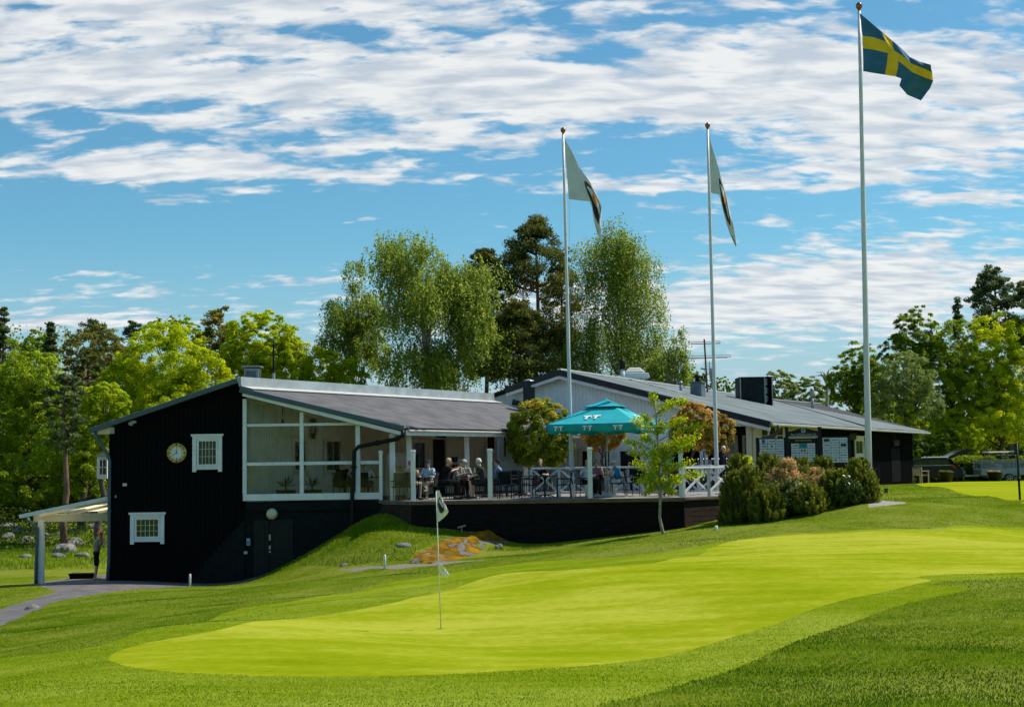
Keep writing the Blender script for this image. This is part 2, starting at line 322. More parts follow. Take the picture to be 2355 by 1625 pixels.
def inpoly(P, x, y):
    P = np.array(P); ins = np.zeros(x.shape, bool); k = len(P); j = k-1
    for i in range(k):
        xi, yi, xj, yj = P[i][0], P[i][1], P[j][0], P[j][1]
        c = ((yi > y) != (yj > y)) & (x < (xj-xi)*(y-yi)/(yj-yi+1e-12)+xi); ins ^= c; j = i
    return ins
ZONES = [('putting_green', GREEN), ('green_collar', COLLAR), ('asphalt_path', ASPH), ('gravel_path', PATH), ('practice_green', PRACT), ('gravel_corner', GRAV)]
def make_ground():
    vs = []; ed = []
    for _, P in ZONES:
        k0 = len(vs); 
        # subdivide long edges
        Q = []
        for i in range(len(P)):
            a, b = P[i-1], P[i]; m = max(1, int(np.linalg.norm(b-a)/.6))
            for j in range(m): Q.append(a+(b-a)*j/m)
        vs += [V((float(q[0]), float(q[1]))) for q in Q]; kk = len(Q); ed += [(k0+i, k0+(i+1) % kk) for i in range(kk)]
    def grid(x0, x1, y0, y1, st, hole=None):
        gx, gy = np.meshgrid(np.arange(x0, x1, st), np.arange(y0, y1, st)); gx = gx.ravel()+rng.uniform(-.2, .2, gx.size)*st; gy = gy.ravel()+rng.uniform(-.2, .2, gy.size)*st
        if hole:
            m = ~((gx > hole[0]) & (gx < hole[1]) & (gy > hole[2]) & (gy < hole[3])); gx, gy = gx[m], gy[m]
        return [V((float(a), float(b))) for a, b in zip(gx, gy)]
    vs += grid(-19, 21, 9, 50, .36) + grid(-45, 45, -6, 90, 1.2, (-19.3, 21.3, 8.7, 50.3)) + grid(-160, 160, -60, 230, 8, (-46, 46, -7, 91)) + grid(-1000, 1000, -1000, 1500, 90, (-165, 165, -65, 235))
    r = geometry.delaunay_2d_cdt(vs, ed, [], 0, 1e-5)
    nv = np.array([tuple(p) for p in r[0]]); fs = np.array([f for f in r[2]])
    z = zf(nv[:, 0], nv[:, 1]); c = nv[fs].mean(1)
    zone = np.full(len(fs), -1)
    for i in range(len(ZONES)-1, -1, -1): zone[inpoly(ZONES[i][1], c[:, 0], c[:, 1])] = i
    v3 = np.column_stack([nv, z])
    # sit the mown green a touch lower than the rough is drawn by height of cut; faces stay joined edge to edge
    for i in range(-1, len(ZONES)):
        sel = fs[zone == i]; used, inv = np.unique(sel, return_inverse=True); inv = inv.reshape(sel.shape)
        nm = 'ground' if i < 0 else ZONES[i][0]
        me = bpy.data.meshes.new(nm); me.from_pydata(v3[used].tolist(), [], inv.tolist()); 
        me.polygons.foreach_set('use_smooth', [True]*len(me.polygons)); me.update()
        if me.polygons[0].normal.z < 0: me.flip_normals()
        # analytic smooth normals across the seams
        xs, ys = v3[used, 0], v3[used, 1]; e = .05
        nx = -(zf(xs+e, ys)-zf(xs-e, ys))/(2*e); ny = -(zf(xs, ys+e)-zf(xs, ys-e))/(2*e)
        nn = np.column_stack([nx, ny, np.ones(len(nx))]); nn /= np.linalg.norm(nn, axis=1)[:, None]
        me.normals_split_custom_set_from_vertices(nn.tolist())
        me.materials.append(GM[nm]); o = link(nm, me); tag(o, kind='structure')
def grassmat(name, tints, s1=1.2, s2=14, bump=.5, bdist=.02, stripes=0, fine=220):
    m = bpy.data.materials.new(name); m.use_nodes = True; nt = m.node_tree; N_ = nt.nodes; L_ = nt.links
    b = N_['Principled BSDF']; b.inputs['Roughness'].default_value = .75; b.inputs['Specular IOR Level'].default_value = .0
    tc = N_.new('ShaderNodeTexCoord')
    def nz(scale, det, st=(1, 1, 1), rg=.6):
        mp = N_.new('ShaderNodeMapping'); mp.inputs['Scale'].default_value = st; L_.new(tc.outputs['Object'], mp.inputs[0])
        n = N_.new('ShaderNodeTexNoise'); n.inputs['Scale'].default_value = scale; n.inputs['Detail'].default_value = det; n.inputs['Roughness'].default_value = rg; L_.new(mp.outputs[0], n.inputs[0]); return n.outputs[0]
    a = nz(s1, 5, (.55, 1, 1)); c = nz(s2, 4); f = nz(fine, 2, rg=.5); l = nz(s1*.22, 3, (.5, 1.2, 1))
    def mt(op, x, y):
        n = N_.new('ShaderNodeMath'); n.operation = op
        for i, q in enumerate((x, y)):
            if isinstance(q, (int, float)): n.inputs[i].default_value = q
            else: L_.new(q, n.inputs[i])
        return n.outputs[0]
    s = mt('ADD', mt('ADD', mt('MULTIPLY', a, .36), mt('MULTIPLY', l, .36)), mt('ADD', mt('MULTIPLY', c, .2), mt('MULTIPLY', f, .22 if fine < 200 else .14)))
    if stripes:
        wv = N_.new('ShaderNodeTexWave'); wv.inputs['Scale'].default_value = stripes; wv.inputs['Distortion'].default_value = 1.2; wv.inputs['Detail'].default_value = 2
        mp = N_.new('ShaderNodeMapping'); mp.inputs['Rotation'].default_value = (0, 0, R(12)); L_.new(tc.outputs['Object'], mp.inputs[0]); L_.new(mp.outputs[0], wv.inputs[0])
        wv.bands_direction = 'Y'; s = mt('ADD', s, mt('MULTIPLY', mt('SUBTRACT', wv.outputs['Fac'], .5), .028))
    cr = N_.new('ShaderNodeValToRGB'); L_.new(s, cr.inputs[0]); e = cr.color_ramp.elements; k = len(tints)
    e[0].position = .36; e[0].color = (*tints[0], 1); e[1].position = .64; e[1].color = (*tints[-1], 1)
    for i, q in enumerate(tints[1:-1]): x = e.new(.36+.28*(i+1)/(k-1)); x.color = (*q, 1)
    L_.new(cr.outputs[0], b.inputs['Base Color'])
    bp = N_.new('ShaderNodeBump'); bp.inputs['Strength'].default_value = bump; bp.inputs['Distance'].default_value = bdist
    L_.new(mt('ADD', f, mt('MULTIPLY', c, 1.5)), bp.inputs['Height']); L_.new(bp.outputs[0], b.inputs['Normal'])
    return m
GM = {'ground': grassmat('rough_grass', [(.025, .070, .003), (.070, .13, .004), (.135, .19, .008), (.24, .265, .04)], .8, 6, .8, .04, 0, 90),
      'putting_green': grassmat('putting_green_turf', [(.10, .155, .003), (.175, .225, .004), (.235, .275, .008), (.35, .36, .035)], .6, 5, .35, .008, .35, 60),
      'green_collar': grassmat('collar_turf', [(.06, .12, .003), (.12, .19, .004), (.18, .24, .007), (.26, .31, .03)], .55, 6, .8, .02, .5, 90),
      'practice_green': grassmat('practice_turf', [(.18, .23, .006), (.22, .27, .006), (.26, .30, .01), (.30, .31, .02)], .35, 2, .25, .01),
      'asphalt_path': mat('asphalt', (.10, .092, .088), .85, .2, 2, bump=.5, bscale=90, col2=(.17, .15, .14)),
      'gravel_path': mat('gravel', (.20, .18, .13), .9, .3, 30, bump=.8, bscale=60), 'gravel_corner': mat('gravel_light', (.30, .27, .23), .9, .3, 30, bump=.8, bscale=60)}
make_ground()
S.cycles.max_bounces = 6; S.cycles.diffuse_bounces = 2; S.cycles.glossy_bounces = 2; S.cycles.transmission_bounces = 4; S.cycles.transparent_max_bounces = 12
S.cycles.use_adaptive_sampling = True; S.cycles.adaptive_threshold = .03
# ------------------------------------------------------------------ left wing of the clubhouse
YW = 48.0
DW = V((.5, .866, 0))                       # the way the wing runs back
def fr(px, py, Y=YW): p = at(px, py, Y); return p
xl = fr(250, 1200).x; xr_ = fr(555, 900).x; xe = fr(910, 985).x
ZR = 4.12; ZE = 2.42; ZL = 2.50; LEN = 16.6
def roofz(x):                               # height of the roof's underside over the front plane
    if x < xr_: return ZL + (ZR-ZL)*(x-(xl-.45))/(xr_-(xl-.45))
    return ZR - .38 - (ZR-.38-ZE)*(x-xr_)/(xe+.15-xr_)
def clad(mb, a, b, z0, z1, nrm, pitch=.16, th=.03, wd=.045):   # battens on a wall from a to b (plan), z0(s), z1(s)
    a, b = V(a), V(b); L_ = (b-a).length; n = int(L_/pitch); d = (b-a)/L_
    for i in range(n+1):
        s = min(i*pitch+.03, L_-.03); p = a+d*s; lo, hi = z0(p), z1(p)
        if hi-lo < .05: continue
        q = p+nrm*th/2
        mb.bar(V((q.x, q.y, lo)), V((q.x, q.y, hi)), wd, th, up=nrm)
def corrug(mb, e0, e1, r0, r1, pitch=.18, amp=.018, sub=2):    # ribbed roofing: eave e0->e1, ridge r0->r1
    e0, e1, r0, r1 = map(V, (e0, e1, r0, r1)); n = max(2, int((e1-e0).length/pitch))*sub
    up = (e1-e0).cross(r0-e0).normalized(); up = up if up.z > 0 else -up
    vs = []; 
    for i in range(n+1):
        t = i/n; h = up*(amp if i % 2 else -amp); vs += [e0.lerp(e1, t)+h, r0.lerp(r1, t)+h]
    return mb.add(vs, [(2*i, 2*i+2, 2*i+3, 2*i+1) for i in range(n)])
wing = thing('clubhouse_wing', (xl, YW, -2.62), 'long low clubhouse wing with black boarded gable end and glazed porch under a brown roof', 'building')
mb = MB(); NF = V((0, -1, 0)); zb = -2.75
# the black gable: a solid slab with battens
poly = [(xl, zb), (xr_+.12, zb), (xr_+.12, ZR-.42), (xr_-.02, ZR-.42), (xr_-.02, ZR-.1), (xl, roofz(xl)-.02)]
mb.prism([V((x, YW, z)) for x, z in poly], (0, .25, 0))
# cladding stops on the slanting plinth at the right
def lo(p):
    return max(zb+.12, -2.45+(p.x-(-10.7))*(1.95/1.75)) if p.x > -10.8 else zb+.12
clad(mb, (xl, YW, 0), (xr_+.10, YW, 0), lo, lambda p: roofz(p.x)-.03, NF, .15, .035, .06)
# left long wall and back wall
BW = V((0, 0, 0))+DW*LEN
mb.prism([V((xl, YW+.25, zb)), V((xl, YW+.25, 2.55)), V((xl+BW.x, YW+BW.y, 2.55)), V((xl+BW.x, YW+BW.y, zb))], (.2, 0, 0))
mb.build('gable_wall', BLACKW, wing)
mb = MB()   # plinth and the wall under the porch
mb.prism([V((xr_+.12, YW+.05, zb)), V((xe+.3, YW+.05, zb)), V((xe+.3, YW+.05, -.02)), V((xr_+.12, YW+.05, -.02))], (0, .3, 0))
mb.prism([V((-11.6, YW-.03, zb)), V((xr_+.12, YW-.03, zb)), V((xr_+.12, YW-.03, -.55)), V((-10.9, YW-.03, -2.45))], (0, .028, 0))
mb.box((( xr_+.14+xe+.3)/2, YW+.0, -.16), (xe+.3-xr_-.14, .12, .26)); 
mb.build('lower_wall', mat('black_render', (.006, .0095, .0105), .7, .3, 5, spec=.12), wing)
def rect_on_front(x0, y0, x1, y1, Y=YW): a = at(x0, y0, Y); b = at(x1, y1, Y); return min(a.x, b.x), max(a.x, b.x), min(a.z, b.z), max(a.z, b.z)
# doors in the lower wall
x0, x1, z0, z1 = rect_on_front(583, 1195, 618, 1330, YW); d = MB()
for xa, xb in ((x0, x1), (x1+.03, x1+.03+(x1-x0)*1.55)):
    d.box(((xa+xb)/2, YW+.03, (z0+z1)/2), (xb-xa, .06, z1-z0)); d.box(((xa+xb)/2, YW+.0, (z0+z1)/2), (xb-xa-.25, .03, z1-z0-.3))
do = d.build('door', mat('black_door', (.009, .012, .013), .5, .2, 4, spec=.2), wing, bev=.008)
for i, z in enumerate((-1.42, -1.75, -1.95)): p = at(620.5, (1235, 1258, 1268)[i], YW-.05); MB().box(p, (.07, .03, (.2, .12, .06)[i])).build(('lock', 'handle', 'keyhole')[i], GREYM, do)
tag(place_origin(MB().lathe((0, 0, 0), [(.17, 0), (.19, .05), (.17, .16), (.10, .22), (.0, .24)], 20, Matrix.Rotation(R(90), 3, 'X')).build('wall_lamp', mat('cream_plastic', (.62, .55, .40), .4, .05), None, True), (0, 0, 0)), 'round cream wall lamp above the dark basement door', 'lamp').location = at(626, 1181, YW-.02)
t = thing('wall_box', at(572, 1245, YW-.02), 'small pale and blue box fixed to the black wall left of the basement door', 'box')
MB().box(t.location+V((0, -.05, 0)), (.12, .1, .24)).build('case', mat('pale_plastic', (.3, .36, .42), .5), t, bev=.01); MB().box(t.location+V((0, -.105, -.02)), (.09, .01, .12)).build('blue_label', mat('blue_plastic', (.03, .22, .45), .5), t)
o = MB().box((0, 0, 0), (.11, .04, .09)).box((0, -.025, 0), (.05, .015, .05)).build('socket_box', CREAM, bev=.008); o.location = at(565, 1270, YW-.06); tag(o, 'tiny cream socket low on the black plinth by the door', 'socket')
for px, py, lb in ((287, 1114, 'small cream box on the black gable left of the clock'), (266, 1141, 'tiny grey switch near the left edge of the black gable')):
    o = MB().box((0, 0, 0), (.14 if px == 287 else .05, .05, .1)).box((0, -.03, -.02), (.06 if px == 287 else .02, .02, .03)).build('wall_socket', CREAM if px == 287 else GREYM, bev=.008); o.location = at(px, py, YW-.06); tag(o, lb, 'socket')
o = MB(); o.box((0, -.06, 0), (.10, .14, .10)); o.lathe((0, -.16, -.06), [(.06, -.05), (.085, 0), (.085, .05), (.05, .08)], 14); o.box((.1, -.12, .01), (.12, .16, .09)); o = o.build('security_camera', mat('camera_grey', (.35, .37, .38), .4), bev=.01); o.location = at(304, 971, YW-.03); tag(o, 'small grey security camera under the roof edge at the left of the gable', 'camera')
# windows of the gable
def window(par, c, w_, h, n, sill=True, cols=5, rows=3, matf=WHITE, pane=GLASSD, fw=.13, up=V((0, 0, 1)), cap=True):
    """framed window centred at c on a wall with outward normal n"""
    side = up.cross(n).normalized() if abs(n.z) < .5 else V((1, 0, 0)); c = V(c)
    def B(mb, x, z, sx, sz, o0, o1):
        p = c+side*x+up*z+n*(o0+o1)/2; a = p-side*sx/2; b = p+side*sx/2; mb.bar(a, b, abs(o1-o0), sz, up=up)
    f = MB()
    B(f, -w_/2+fw/2, 0, fw, h, .0, .07); B(f, w_/2-fw/2, 0, fw, h, .0, .07)
    B(f, 0, h/2-fw*.4, w_-2*fw, fw*.8, .0, .068); B(f, 0, -h/2+fw, w_-2*fw, fw*.8, .0, .068)
    if cap: B(f, 0, h/2+.035, w_+.09, .075, 0, .10)
    fr_ = f.build('window', matf, par, bev=.006)
    s = MB(); iw, ih = w_-2*fw-.02, h-fw*2.2; zc_ = fw*.1+.03; q = .07
    B(s, -iw/2+q/2, zc_, q, ih, .004, .05); B(s, iw/2-q/2, zc_, q, ih, .004, .05); B(s, 0, zc_+ih/2-q/2, iw-2*q, q, .004, .048); B(s, 0, zc_-ih/2+q/2, iw-2*q, q, .004, .048)
    s.build('sash', matf, fr_, bev=.004)
    g = MB(); B(g, 0, zc_, iw-2*q, ih-2*q, -.02, .012); g.build('pane', pane, fr_)
    m = MB()
    for i in range(1, cols): B(m, -iw/2+q+(iw-2*q)*i/cols, zc_, .022, ih-2*q, .013, .03)
    for i in range(1, rows): B(m, 0, zc_-ih/2+q+(ih-2*q)*i/rows, iw-2*q, .018, .013, .028)
    if cols > 1 or rows > 1: m.build('glazing_bars', mat('bar_paint', (.42, .50, .40), .5), fr_)
    return fr_
for (a0, b0, a1, b1) in ((441, 1003, 513, 1084), (298, 1183, 380, 1250)):
    x0, x1, z0, z1 = rect_on_front(a0, b0, a1, b1, YW-.05); window(wing, ((x0+x1)/2, YW-.035, (z0+z1)/2), x1-x0-.06, z1-z0, NF)
# roof
def band(pA, pB, w_, h, name, m, par=wing): return MB().bar(pA, pB, w_, h).build(name, m, par, bev=.01)
RA = V((xr_, YW-.28, ZR)); RB = RA+DW*LEN
EL = V((xl-.55, YW-.28, ZL-.04)); ER = V((xe+.25, YW-.28, ZE-.02))
mb = MB(); corrug(mb, ER+V((.1, 0, .02)), ER+DW*(LEN)+V((.1, 0, .02)), RA+V((0.02, 0, -.27)), RB+V((0.02, 0, -.27)), .2, .016); o = mb.build('roof_sheets', ROOFA, wing)
mb = MB(); corrug(mb, EL, EL+DW*LEN, RA, RB, .25, .014); mb.build('roof_sheets', ROOFA, wing)
MB().prism([ER+V((0, .05, -.03)), RA+V((0.03, .05, -.33)), RA+V((0.03, .05, -.42)), ER+V((0, .05, -.15))], DW*LEN-DW*.3).build('ceiling', mat('ceiling_boards', (.16, .12, .09), .8, .3, 5), wing)
e = MB(); e.bar(EL+V((-.02, -.03, .0)), RA+V((.04, -.03, .0)), .10, .17); e.bar(RA+V((-.0, -.03, -.36)), ER+V((.05, -.03, .0)), .10, .17); e.build('verge_flashing', EDGE, wing, bev=.02)
e = MB(); e.prism([RA+V((-.10, -.09, .06)), RA+V((.05, -.09, .08)), RA+V((.07, -.09, -.23)), RA+V((.0, -.09, -.26))], DW*LEN); o = e.build('ridge_flashing', ZINC, wing)
e = MB(); e.prism([RA+V((.07, -.05, -.225)), RA+V((.42, -.05, -.315)), RA+V((.42, -.05, -.335)), RA+V((.07, -.05, -.25))], DW*LEN); e.build('apron_flashing', mat('bright_zinc', (.55, .55, .52), .45, .1, metal=.2), wing)
for i in range(12): e = MB(); p = RA+DW*(LEN*(i+.5)/12); e.bar(p+V((.06, 0, .075)), p+V((.08, 0, -.22)), .03, .012); e.build('flashing_seam', ZINC, o)

wf = MB(); wf.bar(RA+V((.1, .0, -.50)), ER+V((-.05, .0, -.17)), .06, .13)
wf.bar(ER+V((.12, 0, -.16)), ER+V((.12, 0, -.16))+DW*13.2, .04, .16); wf.build('fascia_board', WHITE, wing, bev=.008)
g = MB(); g.bar(ER+V((.20, .0, -.08)), ER+V((.20, 0, -.08))+DW*13.2, .11, .07); g.build('gutter', mat('pale_gutter', (.5, .46, .42), .5, .15), wing, bev=.02)
lf = MB(); lf.prism([EL+V((.02, .06, -.06)), EL+V((.62, .06, .12)), EL+V((.62, .06, -.10)), EL+V((.02, .06, -.12))], DW*LEN); lf.build('soffit', CREAM, wing)
# rafters seen under the eave
mb = MB()
for i in range(9):
    o_ = DW*(.4+i*1.55); mb.bar(ER+o_+V((-.05, 0, -.22)), V((xr_+.3, YW, ZR-.55))+o_, .07, .14)
mb.build('rafters', mat('beige_beam', (.35, .28, .21), .7, .2), wing)
# porch glazing, front
px0 = fr(560, 1100).x
def vbar(mb, px, w_, zlo, zhi, Y=YW): x = fr(px, 1000, Y).x; mb.box((x, Y, (zlo+zhi)/2), (w_, .12, zhi-zlo)); return x
pf = MB(); zs = fr(700, 1143).z
for px, w_ in ((563, .13), (694, .13), (823, .15)): x = fr(px, 1000).x; vbar(pf, px, w_, zs+.13, roofz(x)-.24)
for py, h, pa, pb in ((976, .09, 566, 820), (1065, .11, 566, 880)):
    xa, xb = fr(pa, 1000).x, fr(pb, 1000).x; xs = [xa, fr(694, 1000).x, fr(823, 1000).x, xb]
    z = fr(694, py).z
    for a_, b_ in ((xa+.03, xs[1]-.068), (xs[1]+.068, xs[2]-.078)) + (((xs[2]+.078, xb),) if py > 1000 else ()): pf.box(((a_+b_)/2, YW, z), (b_-a_, .10, h))
xa, xb = fr(560, 1140).x, fr(880, 1140).x; pf.box(((xa+xb)/2, YW-.03, zs+.02), (xb-xa, .18, .22))
pf.build('porch_frame', WHITE, wing, bev=.006)
pp = MB()                                     # veranda posts at the eave
for k_, t in enumerate((0, 1.0, 4.75, 9.1)):
    p = V((xe-.12, YW, 0))+DW*t; pp = MB(); pp.box((p.x, p.y, 1.11), (.17, .17, 2.24)); pp.build('post', WHITE, wing, bev=.006)
    if k_ == 3: MB().box((p.x, p.y-.12, .95+.28), (.16, .05, .5)).build('notice_case', WHITE, wing)
pp = MB(); xv = xe-.12
pp.bar(V((xv, YW+.1, 2.27)), V((xv, YW+.1, 2.27))+DW*13, .12, .14); pp.build('eave_beam', CREAM, wing, bev=.006)
gl = MB()
for a_, b_ in ((566, 691), (697, 820), (828, 875)):
    xa, xb = fr(a_, 1000).x, fr(b_, 1000).x; top = lambda x: roofz(x)-.3
    if a_ == 828: top = lambda x: fr(850, 1065).z
    gl.prism([V((xa, YW+.02, zs+.1)), V((xb, YW+.02, zs+.1)), V((xb, YW+.02, top(xb))), V((xa, YW+.02, top(xa)))], (0, .008, 0))
gl.build('porch_glass', GLASSP, wing)
# veranda wall: runs back from the corner under the ridge
WA = V((xr_+.14, YW+.3, 0)); NV = V((.866, -.5, 0)); WALLM = mat('shaded_wall_paint', (.70, .62, .50), .65, .08, 2)  # white wall paint, toned beige with the shade under the roof painted in
WALLM2 = mat('porch_wall_paint', (.82, .82, .78), .65, .06, 2)
mb = MB(); mb.prism([WA+V((0, 0, -.05)), WA+DW*5+V((0, 0, -.05)), WA+DW*5+V((0, 0, ZR-.25)), WA+V((0, 0, ZR-.25))], -NV*.15)
clad(mb, WA, WA+DW*5, lambda p: -.05, lambda p: ZR-.3, NV, .12, .02, .035); mb.build('porch_wall', WALLM2, wing)
mb = MB(); WB = WA+DW*5; mb.prism([WB+V((0, 0, -.05)), WA+DW*LEN+V((0, 0, -.05)), WA+DW*LEN+V((0, 0, ZR-.25)), WB+V((0, 0, ZR-.25))], -NV*.15)
clad(mb, WB, WA+DW*LEN, lambda p: -.05, lambda p: ZR-.3, NV, .12, .02, .035); mb.build('veranda_wall', WALLM, wing)
MB().prism([V((xr_+.14, YW+.36, -.02)), V((xe+.2, YW+.36, -.02)), V((xe+.2, YW+.36, -.2)), V((xr_+.14, YW+.36, -.2))], DW*(LEN-.5)).build('porch_floor', mat('porch_floor_stone', (.10, .09, .08), .8, .3, 4), wing)
def onplane(P_, n, px, py):
    d = ray(px, py); t = (P_-EYE).dot(n)/d.dot(n); return EYE+d*t
def vw(px, py): return onplane(WA, NV, px, py)
def wrect(pl, x0, y0, x1, y1):
    a, b = pl(x0, (y0+y1)/2), pl(x1, (y0+y1)/2); c = (a+b)/2; zt, zb_ = pl((x0+x1)/2, y0).z, pl((x0+x1)/2, y1).z
    return V((c.x, c.y, (zt+zb_)/2)), (b-a).length, zt-zb_
for r_ in ((668, 1006, 708, 1094), (742, 1006, 786, 1094), (943, 1010, 980, 1088)):
    c, w_, h = wrect(vw, *r_); window(wing, c+NV*.02, w_, h, NV, cols=2, rows=1, matf=WALLM, fw=.1, cap=False)
c, w_, h = wrect(vw, 996, 1010, 1022, 1140); e = MB().prism([c+DW*x+V((0, 0, z)) for x, z in ((-w_/2, -h/2), (w_/2, -h/2), (w_/2, h/2), (-w_/2, h/2))], NV*.03); e.build('doorway', DARKIN, wing)
c, w_, h = wrect(vw, 1024, 1011, 1060, 1140); e = MB().prism([c+DW*x+V((0, 0, z)) for x, z in ((-w_/2, -h/2), (w_/2, -h/2), (w_/2, h/2), (-w_/2, h/2))], NV*.08); dr = e.build('door', CREAM, wing, bev=.01)
e = MB()
for i in range(2):
    for j in range(2): e.box(c+DW*(-.12+.24*i)+V((0, 0, .35-.32*j))+NV*.1, (.17, .02, .22), rz=R(60))
e.build('notices', mat('notice_ink', (.02, .02, .02), .6, .3), dr)
for r_ in ((1113, 996, 1140, 1045), (1152, 996, 1185, 1060)):
    c, w_, h = wrect(vw, *r_); window(wing, c+NV*.02, w_, h, NV, cols=1, rows=1, matf=WALLM, pane=DARKIN, fw=.1, cap=False)
c, w_, h = wrect(vw, 997, 994, 1018, 1006); o = MB().prism([c+NV*.12+DW*x+V((0, 0, z)) for x, z in ((-w_/2, -h/2), (w_/2, -h/2), (w_/2, h/2), (-w_/2, h/2))], NV*.05).build('sign_board', BLACKM); tag(place_origin(o, c+NV*.12), 'small black sign board above the veranda doorway', 'sign')
# clock
t = thing('wall_clock', at(407, 1041, YW-.05), 'round white clock with a gold rim hung on the black gable', 'clock'); c = t.location.copy(); M9 = Matrix.Rotation(R(90), 3, 'X')
GOLD = mat('old_gold', (.55, .36, .06), .35, .3, 6, metal=.5); INK = mat('clock_ink', (.06, .04, .01), .5)
MB().lathe(c, [(.33, 0), (.335, .04), (.32, .07), (.235, .075), (.235, .0)], 40, M9).build('rim', GOLD, t, True)
MB().lathe(c, [(.24, .01), (.24, .055), (.0, .056)], 40, M9).build('face', mat('clock_face', (.72, .74, .73), .5, .04), t)
e = MB()
for i in range(12):
    a = i*math.pi/6; r0, r1 = (.17, .215); e.bar(c+V((math.sin(a)*r0, -.062, math.cos(a)*r0)), c+V((math.sin(a)*r1, -.062, math.cos(a)*r1)), .014 if i % 3 else .026, .006, up=(0, 1, 0))
    e.bar(c+V((math.sin(a)*.25, -.081, math.cos(a)*.25)), c+V((math.sin(a)*.31, -.081, math.cos(a)*.31)), .02 if i % 3 else .04, .008, up=(0, 1, 0))
e.build('hour_marks', INK, t)
e = MB(); 
for a, r1, wd in ((R(-2), .12, .022), (R(238), .19, .016)): e.bar(c+V((0, -.072, 0)), c+V((math.sin(a)*r1, -.072, math.cos(a)*r1)), wd, .008, up=(0, 1, 0))
e.lathe(c+V((0, -.065, 0)), [(.025, 0), (.02, .015), (0, .016)], 12, M9); e.build('hands', mat('clock_hands', (.25, .17, .03), .5), t)
# downpipes
def pipe(name, pts, r, m, label, cat='downpipe'):
    t = thing(name, pts[-1], label, cat); MB().tube(pts, r, 10).build('pipe', m, t, True)
    for a, b in zip(pts[:-1], pts[1:]):
        if (V(a)-V(b)).length > 1: 
            q = V(a).lerp(V(b), .5); d = (V(b)-V(a)).normalized(); e = MB(); e.tube([q-d*.04, q+d*.04], r*1.35, 10); e.build('bracket', m, t)
    return t
a = lambda px, py, Y: at(px, py, Y)
pipe('downpipe', [a(219, 992, 47.75), a(221, 1004, 47.75), a(247, 1043, 47.8), a(252, 1060, 47.85), a(250, 1290, 47.9), a(247, 1335, 47.85)], .055, EDGE, 'grey blue downpipe bending in from the left eave to the gable corner')
pipe('downpipe', [a(926, 990, 47.7), a(927, 1001, 47.7), a(912, 1009, 47.7), a(824, 1027, 47.75), a(815, 1037, 47.75), a(813, 1110, 47.8), a(810, 1132, 47.8), a(810, 1200, 47.85), a(810, 1232, 47.85)], .07, BLACKM, 'fat black downpipe crossing in front of the porch glazing')
# roof furniture
t = thing('roof_vent', RA+DW*.9, 'boxy grey vent with louvres at the front end of the ridge', 'vent'); c = V(t.location)+V((-.15, .3, .12))
vx = fr(582, 860, 49.5).x; c = V((vx, 49.4, 4.28)); t.location = (c.x, c.y, 3.98); ORG[t.name] = V(t.location)
MB().box(c, (.50, .50, .62)).build('housing', GREYM, t, bev=.015); MB().box(c+V((0, 0, .36)), (.66, .62, .06)).build('cap', GREYM, t, bev=.015)
e = MB()
for i in range(5): e.box(c+V((-.02, -.262, .19-.06*i)), (.36, .02, .025), rx=.5)
for i in range(5): e.box(c+V((.262, 0, .19-.06*i)), (.02, .3, .025))
e.build('louvres', mat('dark_louvre', (.05, .06, .07), .5), t)
p = at(629, 874, 52.5); t = thing('roof_mast', p, 'thin black mast rising from the ridge behind the vent', 'mast'); MB().tube([p, at(629, 858, 52.5)], .06, 10).build('base', ZINC, t); MB().tube([at(629, 858, 52.5), at(629, 784, 52.5)], [.045, .03], 8).build('pole', BLACKM, t)
# canopy on the left
t = thing('entrance_canopy', at(95, 1336, 49), 'white lean-to canopy on a single post left of the black gable', 'canopy')
FL = at(45, 1183, 48.2); FR = V((xl-.01, 48.2, at(250, 1140, 48.2).z)); ln = DW*6.2
PLASTIC = leafmat('translucent_roofing', [(.80, .72, .50), (.85, .8, .6)], .6)
o = MB(); corrug(o, FL, FL+ln, FR, FR+ln, .12, .015); o = o.build('roof', PLASTIC, t)
MB().bar(FL+V((0, -.03, -.06)), FR+V((0, -.03, -.06)), .05, .13).build('fascia_board', WHITE, t, bev=.008)
e = MB()
for i in range(5): q = ln*(.1+.21*i); e.bar(FL+q+V((.2, .05, -.06)), FR+q+V((0, .05, -.06)), .05, .09)
e.build('rafters', CREAM, t); MB().bar(FL+V((-.05, -.04, .02)), FR+V((0, -.04, .03)), .03, .02).build('drip_edge', BLACKM, t)
bz = at(170, 1188, 49).z
MB().box((at(167, 1188, 49).x+.05, 49, bz-.02), (xl-at(85, 1190, 49).x, .14, .27)).build('beam', CREAM, t, bev=.01)
pz = gz(at(95, 1336, 49).x, 49); MB().box((at(95, 1260, 49).x, 49, (pz+bz-.1)/2), (.2, .16, bz-.1-pz)).build('post', WHITE, t, bev=.01)
e = MB(); q = at(83, 1300, 48.85); e.tube([at(62, 1190, 48.7), at(66, 1197, 48.7), at(86, 1214, 48.85), V((q.x, q.y, pz+.3)), V((q.x, q.y, pz))], .06, 8).build('downpipe', EDGE, t, True)
p = at(190, 1318, 53); o = MB().box((0, 0, .2), (.95, .4, .06)).box((0, 0, .08), (.88, .34, .32)).box((0, -.18, .1), (.8, .02, .2)).build('low_box', BLACKW, bev=.01); o.location = (p.x, 53, gz(p.x, 53)-.04); tag(o, 'low black wooden box on the paving beyond the canopy post', 'box')
t = thing('bay_window', at(241, 1098, 50.5), 'small white oriel jutting out on the left side of the black wing', 'oriel'); c = at(243, 1075, 50.5)
MB().box(c, (.36, .9, .78)).build('box', WHITE, t, bev=.01); MB().prism([c+V((-.30, -.55, .39)), c+V((.22, -.55, .39)), c+V((.2, -.55, .56))], (0, 1.1, 0)).build('roof', GREYM, t); 
